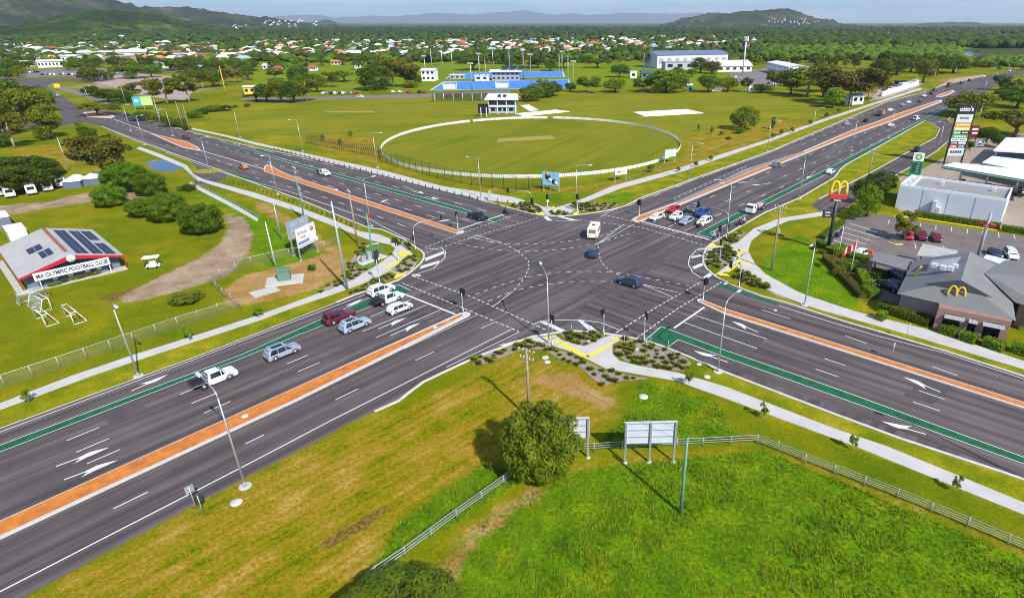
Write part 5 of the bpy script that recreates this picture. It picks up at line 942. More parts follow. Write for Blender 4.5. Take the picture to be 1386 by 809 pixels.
# --- hamburger restaurant: long hip roof, built from eave and ridge survey points
o = G(1262, 446); t = thing('restaurant', 'grey hip roofed restaurant with pink brick front and yellow arches on its roof', 'restaurant', o, radians(-40)); l = local(t)
def g3(u, v, z): return l(G3(u, v, z))
FL, FR, BL, BR = g3(1214, 397, 3.8), g3(1375, 434, 3.8), g3(1236.5, 352, 3.8), g3(1392, 385, 3.8); Rf, Rb = g3(1301, 378, 7.2), g3(1313, 340.5, 7.2); BM = g3(1364, 365, 3.8)
mb = MB(); plate(mb, [FL, FR, Rf]); plate(mb, [FL, Rf, Rb, BL]); plate(mb, [Rf, FR, BM, Rb]); plate(mb, [BL, Rb, BM])
rf = mb.build('roof', W['slate'], t)
mb = MB(); c = (FL + FR + BM + BL) / 4; q = [p.lerp(c, .08) for p in (FL, FR, BM, BL)]; mb.prism([(p.x, p.y) for p in q], 0, 3.72); mb.build('wall', mat('render_wall', (.26, .20, .18), .85, var=.1), t)
# brick front range with four piers and shaded windows
B1 = l(G(1360, 467)); wl = B1.x; fa = atan2(B1.y, B1.x)
mb = MB(); ca, sa = cos(fa), sin(fa)
def fp(x, y, z): return (x * ca - y * sa, x * sa + y * ca, z)
mb.box(fp(wl / 2, 1.2, 3.45), (wl, 2.4, .7), fa); 
for x in (.45, wl * .40, wl * .62, wl - .5): mb.box(fp(x, 1.2, 1.55), (.95, 2.4, 3.1), fa)
mb.build('brick_front', W['brick'], t)
for x, w_ in ((wl * .25, 2.6), (wl * .51, 1.1), (wl * .79, 2.7)):
    mb = MB(); mb.box(fp(x, .5, 1.55), (w_, .1, 3.), fa); f = mb.build('window', W['glass'], t); mb = MB(); plate(mb, [fp(x - w_ / 2, -.7, 2.6), fp(x + w_ / 2, -.7, 2.6), fp(x + w_ / 2, .3, 3.05), fp(x - w_ / 2, .3, 3.05)], .06); mb.build('awning', W['seam'], f)
mb = MB(); nn = (FR - FL).cross(Rf - FL).normalized(); nn = nn if nn.z > 0 else -nn; cl_ = l((0, 0, CH))
# dark plate on the front slope, colour standing in for the shaded gable recess
Abc = []
for u, v in ((1251, 383.5), (1300, 378.8), (1342, 402)):
    d_ = l(G3(u, v, 3.8)) - cl_; Abc.append(cl_ + d_ * ((FL - cl_).dot(nn) / d_.dot(nn)))
mb.loft([[p - nn * .1 for p in Abc], [p + nn * .06 for p in Abc]]); mb.build('gable_recess_shade', W['dark'], rf)
mb = MB(); q = [g3(1257, 358, 6.2), g3(1296, 364, 6.6), g3(1303, 347, 6.8), g3(1262, 352, 6.0)]; mb.loft([[p - Vector((0, 0, 1.5)) for p in q], q]); pw = mb.build('plant_well', W['seam'], rf)
for u, v in ((1264, 361), (1276, 364), (1286, 365), (1292, 362)): p = g3(u, v, 6.7); mb = MB(); mb.bev((p.x, p.y, 6.95), (.9, .8, .7), .06); mb.build('roof_unit', W['steelw'], rf)
def arches(mb, c, wd, h, r, face, depth=.35):              # twin yellow arches forming an M
    s = Vector((-sin(face), cos(face), 0))
    for k in (-1, 1):
        pts = []
        for i in range(17):
            a = pi * i / 16; x = -cos(a) * wd / 4 + k * wd / 4; z = h * sin(a) ** .62; pts.append(Vector(c) + s * x + Vector((0, 0, z)))
        mb.tube(pts, [r * (1.15 - .35 * sin(pi * i / 16)) for i in range(17)], 8)
p = g3(1293.5, 401, 5.0); mb = MB(); arches(mb, (p.x, p.y, 4.9), 2.2, 1.7, .15, -pi / 2 + radians(12)); mb.build('yellow_arches', W['yel'], rf)
p = g3(1240, 372, 4.6); mb = MB(); mb.tube([(p.x, p.y, 4.), (p.x + .1, p.y, 5.4), (p.x + .5, p.y + .1, 6.2)], .2, 8); mb.build('yellow_arch_side', W['yel'], rf)
mb = MB(); R1, R2, R3, R4, R5 = g3(1332.7, 370, 6.), g3(1374, 409, 4.), g3(1440, 430, 4.), g3(1440, 375, 6.), g3(1388, 377, 4.6); plate(mb, [R1, R2, R3, R4]); plate(mb, [R1, R4, g3(1440, 355, 4.4), g3(1360, 352, 4.4)]); mb.build('side_roof', W['slate'], t)
mb = MB(); q = [g3(1380, 414, 3.3), g3(1440, 430, 3.3), g3(1440, 380, 3.3), g3(1372, 378, 3.3)]; mb.prism([(p.x, p.y) for p in q], 0, 3.9); mb.build('side_wall', mat('side_wall', (.24, .17, .13), .85), t)
def slab3(name, px, z, th, m, cols=True, cat='canopy', label='', sm=None):
    pts = [G3(u, v, z) for u, v in px]; c = sum((Vector(p) for p in pts), Vector()) / len(pts); tt = thing(name, label, cat, (c.x, c.y, 0)); mb = MB(); mb.prism([(p.x - c.x, p.y - c.y) for p in pts], z - th, z); r = mb.build('roof', m, tt)
    for p in pts if cols else []: q = Vector((p.x - c.x, p.y - c.y)) * .9; mb = MB(); mb.box((q.x, q.y, (z - th) / 2), (.25, .25, z - th)); mb.build('column', sm or W['galv'], tt)
    return tt, r, c
slab3('drive_through_canopy', [(1186, 341), (1237, 351), (1226, 365.5), (1178, 352)], 3.4, .35, W['slate'], True, 'canopy', 'flat grey canopy over the drive through lane', W['brick'])
slab3('ribbed_canopy', [(1241, 345), (1249, 329.5), (1297, 339), (1292, 348)], 3.6, .2, W['roofg'], True, 'canopy', 'pale ribbed canopy at the back of the restaurant')
tt, r, c = slab3('ribbed_awning', [(1331, 349), (1335, 344), (1380, 355), (1380, 368)], 3.2, .15, W['whm'], True, 'awning', 'white ribbed awning beside the parked dark sedan')
g = G(1174, 372); t2 = thing('brick_pylon', 'tall brick pylon with a red cap at the drive through entry', 'pylon', g, radians(-40)); mb = MB(); mb.bev((0, 0, 2.1), (.8, .6, 4.2), .04); mb.build('shaft', W['brick'], t2); mb = MB(); mb.bev((-.3, 0, 4.5), (.9, .5, .7), .1); mb.build('red_cap', mat('red_orange', (.65, .08, .01), .5), t2)
g = G(1322, 352); t2 = thing('play_shade', 'red play sculpture with grey mast behind the restaurant roof', 'play structure', g); mb = MB(); mb.tube([(0, 0, 0), (0, 0, 9.5)], [.35, .3], 6); mb.build('mast', W['seam'], t2)
mb = MB()
for k in range(5): a = k * 2 * pi / 5; mb.add([(.5 * cos(a - .4), .5 * sin(a - .4), 7.4), (.5 * cos(a + .4), .5 * sin(a + .4), 7.4), (2.2 * cos(a), 2.2 * sin(a), 7.0), (0, 0, 7.9)], [(0, 1, 3), (1, 2, 3), (2, 0, 3), (0, 2, 1)])
mb.build('red_star', W['red'], t2)
# arches pylon sign
g = G(1120, 340); t = thing('arches_sign', 'tall black pole sign with twin yellow arches on a red base', 'pylon sign', g); hh = HT(1120, 340, 270); mb = MB(); mb.tube([(0, 0, 0), (0, 0, hh + .5)], [.42, .34], 8); mb.build('pole', W['dark'], t)
fd = radians(-100); s = Vector((-sin(fd), cos(fd), 0)); mb = MB(); mb.bev((0, 0, hh + .6), (.6, 3.3, .9), .06, fd); bs = mb.build('red_base', mat('sign_red', (.55, .03, .02), .45), t)
n = Vector((cos(fd), sin(fd), 0)); mb = MB(); mb.bev((0, 0, hh - .1), (.55, 2.6, .5), .04, fd); sb = mb.build('strip_sign', W['dark'], t); text_mesh("McCafe", .42, W['white'], sb, n * .31 + Vector((0, 0, hh - .1)), fd, .01)
mb = MB(); arches(mb, (0, 0, hh + 1.0), 2.9, 2.6, .26, fd); mb.build('yellow_arches', W['yel'], t)
mb = MB(); q = s * -1.3; mb.bev((q.x, q.y, hh - 3.), (.3, 1.9, 1.5), .04, fd); b2 = mb.build('hours_panel', W['dark'], t); text_mesh('OPEN', .42, W['white'], b2, q + n * .2 + Vector((0, 0, hh - 2.7)), fd, .01); text_mesh('24hrs', .42, W['white'], b2, q + n * .2 + Vector((0, 0, hh - 3.25)), fd, .01)
for u, v, u2, v2, l, c1, c2 in ((1134.6, 345, 1139.6, 306.5, 'flagpole with a dark limp flag beside the trimmed hedges', (.015, .02, .06), (.03, .03, .05)), (1150.7, 371, 1159, 324, 'flagpole with a red white and blue drooping flag', (.45, .02, .03), (.55, .56, .6))):
    g = G(u, v); h = HT(u, v, v2); t = thing('flagpole', l, 'flagpole', g); mb = MB(); mb.tube([(0, 0, 0), (0, 0, h)], [.07, .04], 6); mb.build('pole', W['white'], t); mb = MB(); N = 9; vs, fs = [], []
    for i in range(N):
        for j in range(5): k = i / (N - 1); vs.append((-.1 - 2.3 * k * .9, .25 * sin(i * 1.3 + j * .5), h - .3 - j * .32 - 1.9 * k - .2 * sin(i)))
    for i in range(N - 1):
        for j in range(4): fs.append((i * 5 + j, i * 5 + j + 1, i * 5 + j + 6, i * 5 + j + 5))
    mb.add(vs, fs, 0, True); mb.m = [1 if (k // 4) % 3 == 2 else 0 for k in range(len(fs))]; mb.build('flag', [mat('flag_a', c1, .8), mat('flag_b', c2, .8)], t)
# --- fuel station
tt, r, c = slab3('fuel_canopy', [(1275.5, 224), (1292, 219.8), (1410, 232), (1412, 250), (1386, 243)], 5.4, .12, W['roofw'], False, 'canopy', 'long white fuel canopy with a green edge over the pumps')
def ring_band(px, z, th, off, m, nm, par, c):
    p = [G3(u, v, z) for u, v in px]; mb = MB()
    for i in range(len(p)): a, b = p[i - 1], p[i]; d = Vector((b.x - a.x, b.y - a.y)); mb.box(((a.x + b.x) / 2 - c.x, (a.y + b.y) / 2 - c.y, z - th / 2 + off), (d.length + .1, .14, th), atan2(d.y, d.x))
    return mb.build(nm, m, par)
cpx = [(1275.5, 224), (1292, 219.8), (1410, 232), (1412, 250), (1386, 243)]
ring_band(cpx, 5.4, .75, -.1, W['bpg'], 'green_fascia', tt, c); ring_band([(a, b) for a, b in cpx], 5.4, .22, -.30, W['white'], 'white_stripe', tt, Vector((c.x + .06, c.y + .1)))
for u, v in ((1297, 250), (1332, 256), (1373, 261)):
    p = G(u, v); mb = MB(); mb.bev((p.x - c.x, p.y - c.y, 2.6), (.5, .5, 5.2), .05); k = mb.build('column', W['steelw'], tt); mb = MB(); mb.bev((p.x - c.x, p.y - c.y, 4.6), (.8, .8, .9), .05); mb.build('green_collar', W['bpg'], k)
    t3 = thing('fuel_pump', 'black fuel pump by the %s canopy column' % {1297: 'left', 1332: 'middle', 1373: 'right'}[u], 'fuel pump', (p.x + .3, p.y - 1.2, 0), radians(-40)); mb = MB(); mb.bev((0, 0, .95), (1., .6, 1.9), .05); mb.build('cabinet', W['dark'], t3); mb = MB(); mb.box((0, -.31, 1.4), (.6, .03, .4)); mb.build('display', W['white'], t3)
slab3('store_canopy', [(1329, 220), (1343, 211), (1420, 220), (1420, 238)], 4.6, .8, W['roofw'], True, 'canopy', 'white flat roof with lime green edge beyond the fuel canopy')
tt, r, c = slab3('service_shop', [(1345, 203), (1362, 186), (1430, 188), (1430, 208)], 5.2, .5, W['roofw'], True, 'shop', 'white roofed shop at the right edge with dark front'); mb = MB(); mb.box((0, 0, 2.3), (13, 9, 4.4), radians(-15)); mb.build('wall', W['wallb'], tt)
for px_, z_, par in (([(1329, 220), (1343, 211), (1420, 220), (1420, 238)], 4.6, None),):
    pts = [G3(u, v, z_) for u, v in px_]; cc = sum((Vector(p) for p in pts), Vector()) / 4; o_ = [q for q in bpy.data.objects if q.name == 'store_canopy'][0]; ring_band(px_, z_, .5, -.35, W['lime'], 'lime_fascia', o_, cc)
# fuel sign
g = G(1237, 239.5); t = thing('fuel_sign', 'green fuel price pylon with a green and yellow flower emblem', 'pylon sign', g, 0); hh = 7.; fd = radians(-115); n = Vector((cos(fd), sin(fd), 0)); s = Vector((-n.y, n.x, 0))
mb = MB(); mb.bev((0, 0, 2.4), (.5, 3.1, 4.8), .06, fd); b1 = mb.build('green_panel', W['bpg'], t); mb = MB(); mb.bev((0, 0, 6.0), (.5, 2.9, 2.4), .06, fd); b2 = mb.build('emblem_panel', W['white'], t)
for rad, m, k in ((.95, W['bpg'], 0), (.72, W['lime'], 1), (.5, W['yel'], 2), (.24, W['white'], 3)):
    mb = MB(); r = []
    for a in range(36): q = rad * (1.0 if a % 2 else .82); th = a * 2 * pi / 36; r.append(n * (.27 + .02 * k) + s * q * cos(th) + Vector((0, 0, 6.0 + q * sin(th))))
    mb.loft([[p - n * .03 for p in r], r]); mb.build('emblem_petals', m, b2)
text_mesh('bp', .5, W['lime'], b2, n * .30 + s * -.95 + Vector((0, 0, 6.95)), fd)
for k in range(4): mb = MB(); q = n * .27; mb.box((q.x, q.y, 3.9 - k * .75), (.04, 2.3, .45), fd); mb.build('price_row', W['dark'], b1); text_mesh('%d' % (1799 + 70 * k), .4, W['white'], b1, n * .31 + s * .3 + Vector((0, 0, 3.9 - k * .75)), fd)
# white shed between restaurant and fuel stop
g0, g1 = G(1211, 281), G(1353, 304); t = thing('metal_shed', 'long white metal clad building with a flat grey roof beside the car park', 'building', g0, atan2((g1 - g0).y, (g1 - g0).x)); Ls = (g1 - g0).length; Ds = 13.; hs = 5.4
mb = MB(); mb.prism([(0, 0), (Ls, 0), (Ls, Ds), (0, Ds)], 0, hs); mb.build('wall', W['whm'], t); mb = MB(); mb.prism([(2.6, .35), (Ls - .35, .35), (Ls - .35, Ds - .35), (2.6, Ds - .35)], hs, hs + .06)
for k in range(1, 26): mb.box((2.6 + (Ls - 3) * k / 26, Ds / 2, hs + .08), (.06, Ds - .8, .05))
rf = mb.build('roof', mat('shed_roof', (.27, .265, .25), .6, var=.08, scale=.4), t); mb = MB()
for a in ((Ls / 2, .15, Ls, .3), (Ls / 2, Ds - .15, Ls, .3)): mb.box((a[0], a[1], hs + .3), (a[2], a[3], .6))
for x in (.15, 2.3, Ls - .15): mb.box((x, Ds / 2, hs + .29), (.3, Ds - .6, .58))
mb.build('parapet', W['white'], t)
for x, y in ((8, 8), (19, 8.5), (1.2, 4), (1.3, 8)): mb = MB(); mb.bev((x, y, hs + .5), (.9, .8, .9), .06); mb.build('roof_unit', W['steelw'], rf)
for x in (5.5, 11, 16.5): mb = MB(); mb.box((x, -.03, hs / 2), (.05, .05, hs - .1)); mb.build('downpipe', W['seam'], t)
for x, h_ in ((8.6, 3.4), (9.6, 2.)): mb = MB(); mb.bev((x, -.7, h_ / 2), (.9, 1.2, h_), .05); mb.build('side_unit', W['steelw'], t)
# tall tenant sign tower
a, b = G(1277, 223), G(1300, 223); c = (a + b) / 2; t = thing('sign_tower', 'very tall black framed sign tower stacked with coloured shop panels', 'pylon sign', c, 0); wd = (b - a).length; hh = 19.; fd = radians(-90)
for x in (-wd / 2, wd / 2): mb = MB(); mb.bev((x, 0, hh / 2), (.35, .5, hh), .03); mb.build('post', W['black'], t)
pan = [(2.9, W['black'], "otto's", W['white'], 1.9, 0), (2.6, mat('panel_silver', (.50, .52, .56), .4), 'MARKET', W['inkd'], .8, 0), (1.3, mat('panel_orange', (.60, .25, .02), .5), '', None, .7, 0), (1.2, mat('panel_gold', (.62, .45, .10), .5), '', None, .6, 0), (1.2, mat('panel_teal', (.02, .26, .22), .5), '', None, 0, 1), (1.1, mat('panel_leaf', (.10, .28, .05), .5), '', None, 0, 0), (1.1, W['white'], '', None, 0, 1), (1.0, W['dark'], '', None, 0, 1), (1.0, mat('panel_red', (.50, .015, .03), .5), '', None, 0, 1), (2.6, mat('panel_pale', (.52, .55, .60), .4), '', None, 0, 0)]
alt = [W['black'], mat('panel_sky', (.15, .42, .60), .5), W['white'], mat('panel_grey', (.35, .36, .38), .5)]
z = hh - .1
for i, (ph, m, tx, tm, ts, spl) in enumerate(pan):
    for j in ((0,) if not spl else (-1, 1)):
        mb = MB(); w_ = (wd - .5) if not spl else (wd - .6) / 2; mb.box((j * (wd - .5) / 4, -.02, z - ph / 2), (w_, .36, ph - .1)); pn = mb.build('shop_panel', m if j <= 0 else alt[i % 4], t)
        if tx: text_mesh(tx, ts, tm, pn, Vector((0, -.22, z - ph / 2 + .1)), fd, .03)
        elif ts == 0 or i in (2, 3): mb = MB(); [mb.box((j * (wd - .5) / 4 + (q - 2) * w_ * .15, -.215, z - ph / 2), (w_ * .11, .03, ph * .3)) for q in range(5)]; mb.build('panel_marks', W['white'] if i not in (6, 9) else W['inkd'], pn)
    z -= ph
g = G(1314, 196); t = thing('shop_sign', 'dark red sign board behind the tall sign tower', 'sign', g); mb = MB(); mb.bev((0, 0, 4.9), (3.4, .3, 4.6), .05); b_ = mb.build('board', mat('plum', (.12, .012, .03), .5), t); mb = MB(); mb.box((0, -.17, 5.8), (2.2, .04, .7)); mb.box((.2, -.17, 4.4), (2., .04, .6)); mb.build('board_marks', W['white'], b_)
for x in (-1.2, 1.2): mb = MB(); mb.box((x, 0, 1.35), (.2, .2, 2.7)); mb.build('post', W['dark'], t)
# ================================================================== BILLBOARDS
def billboard(p0, p1, z0, z1, label, m, back=True, nposts=3, th=.22, name='billboard'):
    c = (p0 + p1) / 2; d = (p1 - p0); L_ = d.length; t = thing(name, label, 'billboard', (c.x, c.y, 0), atan2(d.y, d.x)); mb = MB(); mb.box((0, 0, (z0 + z1) / 2), (L_, th, z1 - z0)); pl = mb.build('board', m, t)
    for k in range(nposts): x = -L_ / 2 + .15 + (L_ - .3) * k / (nposts - 1); mb = MB(); mb.box((x, -.22 if back else .22, z1 / 2), (.2, .2, z1)); mb.build('post', W['galv'], t); mb = MB(); mb.lathe([(.3, 0), (.28, .08)], (x, -.22 if back else .22, 0), 8); mb.build('footing', W['conc'], t)
    if back:
        for k in range(4): mb = MB(); mb.box((0, -.13, z0 + .1 + (z1 - z0 - .2) * k / 3), (L_, .07, .1)); mb.build('rail', W['galv'], t)
    return t, pl, L_
bkm = mat('board_back', (.50, .53, .57), .5, var=.06, scale=.8)
billboard(G(843.5, 624), G(912.8, 622.3), 2.35, 5.1, 'silver back of the wide billboard at the paddock fence right of the round tree', bkm)
billboard(G(744, 618.5), G(797.5, 617), 2.5, 5.1, 'silver back of the billboard half hidden behind the round tree', bkm)
W['sky'] = mat('poster_blue', (.20, .48, .68), .5, var=.15, scale=.8)
p0, p1 = G(408, 353), G(432, 340); t, pl, L_ = billboard(p0, p1, 2.6, 6.3, 'front board of the roadside pair showing a woman and blue bands', mat('poster_cream', (.74, .70, .64), .5, var=.03), False, 2)
def rect(x0, x1, z0, z1, m, nm, par, k=0): mb = MB(); mb.box(((x0 + x1) / 2, -.125 - .012 * k, (z0 + z1) / 2), (x1 - x0, .02, z1 - z0)); return mb.build(nm, m, par)
h2 = L_ / 2; rect(-h2, h2 * .2, 3.15, 3.75, mat('poster_band', (.16, .20, .48), .5), 'blue_band', pl); rect(-h2, h2 + .25, 2.5, 3.1, W['white'], 'footer_strip', pl, 1); rect(h2 * .25, h2, 3.15, 6.3, mat('poster_pale', (.62, .60, .62), .5), 'portrait_ground', pl)
mb = MB(); mb.lathe([(.42, -.015), (.42, .015)], (h2 * .6, -.16, 5.35), 14, axis='y'); mb.build('hair', mat('poster_brown', (.20, .07, .02), .6), pl); mb = MB(); mb.lathe([(.24, -.015), (.24, .015)], (h2 * .6, -.185, 5.3), 12, axis='y'); mb.build('face', mat('poster_face', (.55, .30, .20), .6), pl); mb = MB(); mb.loft([[(h2 * .6 + x, y, z_) for x, z_ in ((-.55, 3.2), (.55, 3.2), (.35, 4.8), (-.35, 4.8))] for y in (-.15, -.175)]); mb.build('dress', W['white'], pl)
text_mesh('Wilson', .95, mat('poster_ink', (.16, .15, .18), .6), pl, Vector((-h2 * .42, -.14, 5.35)), -pi / 2); text_mesh('Yates', .8, mat('poster_ink', (.16, .15, .18), .6), pl, Vector((-h2 * .42, -.14, 4.5)), -pi / 2)
mb = MB(); [mb.box((-h2 + .5 + k * .62, -.16, 2.8), (.34, .02, .2)) for k in range(8)]; mb.build('footer_marks', W['inkd'], pl)
billboard(G(396, 346), G(423, 332), 3.2, 6.7, 'grey backed rear board of the roadside pair', mat('board_back_blue', (.30, .35, .42), .6), True, 3)
p0, p1 = G(735, 257), G(757, 259.5); t, pl, L_ = billboard(p0, p1, 1.5, 5.2, 'blue picture billboard in front of the cricket oval fence', W['sky'], False, 2)
for k, (x, z_, r, m) in enumerate(((-.9, 4.2, .9, W['inkd']), (-1.2, 4.9, .55, mat('poster_orange', (.70, .30, .06), .6)), (-.3, 3.3, .6, W['white']), (1.1, 3.0, .7, W['inkd']), (1.7, 2.6, .5, W['white']))): mb = MB(); mb.lathe([(r, -.01), (r, .01)], (x * L_ / 5.5, -.13 - .012 * k, z_ - .3), 9, axis='y'); mb.build('picture_patch', m, pl)
p0, p1 = G(832, 246), G(848, 244); t, pl, L_ = billboard(p0, p1, 1.9, 3.6, 'small white lettered sign board on the grass right of the oval', W['white'], False, 2); text_mesh('SMILE IT', .8, W['inkd'], pl, Vector((0, -.14, 2.75)), -pi / 2, .02, squash=L_ / 4.6)
p0, p1 = G(899, 221), G(914, 219); t, pl, L_ = billboard(p0, p1, 1.9, 4.3, 'pale blue sign board at the right end of the oval fence', mat('poster_ice', (.45, .66, .74), .5), False, 2); rect(-L_ * .3, L_ * .35, 3., 3.4, W['white'], 'board_marks', pl)
p0, p1 = G(183, 149), G(209, 148); zt_, zb_ = HT(195, 148.5, 131), HT(195, 148.5, 143); t, pl, L_ = billboard(p0, p1, zb_, zt_, 'teal and lime billboard beyond the upper left road', mat('poster_lime', (.40, .58, .20), .5), False, 3); rect(-L_ / 2, -L_ * .08, zb_, zt_, mat('poster_teal', (.03, .38, .48), .5), 'teal_half', pl); rect(-L_ * .05, L_ * .3, zb_ + 1., zb_ + 2.2, mat('poster_sun', (.75, .62, .08), .5), 'yellow_swoosh', pl, 1); rect(-L_ * .4, -L_ * .2, zb_ + 2., zb_ + 3.2, W['white'], 'white_mark', pl, 2)
rs = [(269.5, 692, 267, 1, 'pair of small grey road signs on the near verge left of the big street light', 2.3), (1226.5, 458, 0, 0, 'small white post sign on the grass strip near the restaurant hedge', 2.6), (1206, 484, 0, 0, 'thin sign post standing in the orange median on the right', 2.4), (533, 265, 0, 1, '', 0)]
t, pl, n, s = sign(266, 689, 2.9, .75, .75, radians(140), rs[0][4], W['galv'], 'road_sign'); t, pl, n, s = sign(276, 697, 2.5, .6, .9, radians(140), 'small dark road sign beside the pair on the near verge', W['dark'], 'road_sign')
t, pl, n, s = sign(1226.5, 459, 2.6, .35, .5, radians(-40), rs[1][4], W['white']); t, pl, n, s = sign(1205.5, 485, 2.5, .5, .6, radians(140), rs[2][4], W['galv']); t, pl, n, s = sign(663, 271, 2.6, .9, 1.2, radians(-45), 'small grey sign at the path below the oval fence', W['galv']); t, pl, n, s = sign(79, 122, 4, 3.2, 2.4, radians(-60), 'yellow sign board at the far left junction', W['yel'])
t, pl, n, s = sign(741.5, 282, 2.2, .5, .6, radians(-90), 'small white sign at the far island path', W['white']); t, pl, n, s = sign(502, 308, 3.2, .7, .8, radians(-40), 'red and white plate sign beside the left corner street light', W['red'])
# electrical box, plinth, pit lids
g = G(386, 380); t = thing('transformer_box', 'green transformer box on a concrete pad in the bare yard', 'transformer', g, radians(20)); mb = MB(); mb.bev((0, 0, .12), (6.2, 4.4, .2), .04); mb.build('pad', W['conc'], t); gm_ = mat('box_green', (.10, .20, .13), .6); mb = MB(); mb.bev((0, .2, 1.15), (2.1, 1.5, 1.9), .05); mb.build('cabinet', gm_, t); mb = MB(); mb.bev((0, .2, 2.2), (2.4, 1.8, .22), .08); mb.build('lid', gm_, t)
mb = MB(); mb.prism(PX([(336, 396), (372, 388), (380, 393), (345, 403)]), 0, .08); tag(mb.build('concrete_pad', W['conc']), 'bare concrete pad left of the green transformer box', 'concrete pad')
g = G(503, 352); t = thing('plinth', 'concrete plinth with small cabinets on the triangular lawn at the left corner', 'plinth', g, radians(55)); mb = MB(); mb.bev((0, 0, .12), (6., 2.2, .24), .04); mb.build('slab', W['conc'], t)
for x, h_, m in ((-1.8, 1.2, W['galv']), (-.4, 1.7, W['galv']), (1.2, 1.4, W['dark'])): mb = MB(); mb.bev((x, 0, .24 + h_ / 2), (.9, .6, h_), .04); mb.build('cabinet', m, t)
mb = MB(); mb.poly(PX([(478, 366), (492, 340), (503, 331), (518, 332), (524, 345), (512, 356), (495, 366)]), .03); struct('corner_lawn', mb, mat('lush_lawn', (.06, .14, .012), .9, col2=(.12, .19, .02), scale=.8))
mb = MB(); mb.ribbon(PX([(478, 367), (490, 340), (502, 330.5), (513, 330)]), .3, .0, h=.2); tag(mb.build('edging_wall', W['conc']), 'low curved concrete edging around the triangular corner lawn', 'edging')
W['pit'] = mat('pit_lid', (.55, .54, .50), .8, var=.15)
for k, (u, v, r) in enumerate([(320, 680, .55), (738, 484, .5), (741, 490, .45), (871, 537, .6), (957, 510, .45), (946, 493, .35), (605, 434, 0.3), (589, 444, .35), (332, 564.5, .4), (863, 473, .4), (887, 474, .4), (797, 461, .35), (1049, 420, .3)]):
    g = G(u, v); mb = MB(); z0 = .156 if k in (6, 7, 8) else .0; mb.lathe([(r, z0), (r, z0 + .07), (r * .9, z0 + .10)], n=14); tag(mb.build('pit_lid', W['pit'], None, (g.x, g.y, 0)), ['round pale pit lid on the grass right of the big street light', 'upper of two pale pit lids by the mulch bed', 'lower of two pale pit lids by the mulch bed', 'pale drain mouth in the lush grass hollow', 'pale pit lid on the strip beside the right street light', 'small pit lid at the tip of the right mulch bed', 'round lid nearer the tip of the left orange median', 'round lid second from the tip of the left orange median', 'round lid on the orange median near the big street light', 'left of two pale lids in the right mulch bed', 'right of two pale lids in the right mulch bed', 'pale lid in the near round garden bed', 'small lid beside the upper green strip'][k], 'pit lid')
# ================================================================== FENCES
def fence(name, px, posts_px, h, rails, label, m, pr=.05, rr=.03, cat='fence', mesh=None, z0=0.):
    P_ = PX(px); o = P_[0]; t = thing(name, label, cat, (o.x, o.y, 0)); R = [p - o for p in P_]
    if posts_px is None or not hasattr(posts_px, '__len__'):
        gap = posts_px; T = sum((R[i + 1] - R[i]).length for i in range(len(R) - 1)); n = min(99, int(T / gap)); Q = [along(R, T * k / n) for k in range(n + 1)]
    else: Q = [G(*p) - o for p in posts_px]
    mb = MB(); mb.tube([(0, 0, 0), (0, 0, h)], pr, 6); pm = mb.build('post', m, data_only=True)
    for q in Q: link('post', pm, t, (q.x, q.y, 0))
    for z in rails: mb = MB(); mb.tube([(p.x, p.y, z) for p in R], rr, 5, sm=False); mb.build('rail', m, t)
    if mesh:
        mb = MB()
        for i in range(len(R) - 1): a, b = R[i], R[i + 1]; mb.add([(a.x, a.y, .05), (b.x, b.y, .05), (b.x, b.y, h - .05), (a.x, a.y, h - .05)], [(0, 1, 2, 3)])
        mb.build('wire_mesh', mesh, t)
    return t
def meshmat(name, col, a):
    m = bpy.data.materials.new(name); m.use_nodes = True; n = m.node_tree.nodes; b = n['Principled BSDF']; b.inputs['Base Color'].default_value = (*col, 1); b.inputs['Roughness'].default_value = .6
    tc = n.new('ShaderNodeTexCoord'); mp = n.new('ShaderNodeMapping'); mp.inputs['Rotation'].default_value = (.6, .7, .78); ck = n.new('ShaderNodeTexBrick'); ck.inputs['Scale'].default_value = 14; ck.inputs['Mortar Size'].default_value = a; ck.inputs['Color1'].default_value = ck.inputs['Color2'].default_value = (0, 0, 0, 1); ck.inputs['Mortar'].default_value = (1, 1, 1, 1)
    m.node_tree.links.new(tc.outputs['Object'], mp.inputs[0]); m.node_tree.links.new(mp.outputs[0], ck.inputs[0]); m.node_tree.links.new(ck.outputs[0], b.inputs['Alpha']); return m
wire = meshmat('chain_link', (.22, .21, .12), .02)
pipe = mat('galvanised_pipe', (.36, .38, .37), .5, metal=.3)
fence('pipe_fence', [(497, 789), (549, 753.5), (618.7, 701.6), (682, 656), (712, 635)], [(509.7, 779), (549, 753.5), (584.5, 728), (618.7, 701.6), (652.4, 677.5), (682, 656), (708, 638)], 1.25, (.55, .85, 1.2), 'galvanised pipe fence running left of the round tree', pipe, .06, .035)
fence('pipe_fence', [(752, 615), (804, 611.4), (880, 607.5), (951, 604), (1024.5, 600)], [(770, 613.5), (804, 611.4), (842, 609.5), (880, 607.5), (916, 606), (951, 604), (989, 602), (1024.5, 600)], 1.25, (.55, .85, 1.2), 'galvanised pipe fence running behind the two silver billboards', pipe, .06, .035)
fence('pipe_fence', [(1024.5, 600), (1128.5, 641), (1213.4, 673.7), (1308.4, 713), (1386, 746), (1440, 769)], [(1052.5, 608), (1089, 627), (1128.5, 641), (1169, 657), (1213.4, 673.7), (1259, 693), (1308.4, 713), (1363, 736), (1420, 761)], 1.25, (.4, .65, .9, 1.2), 'galvanised rail fence along the footpath on the right', pipe, .06, .03)
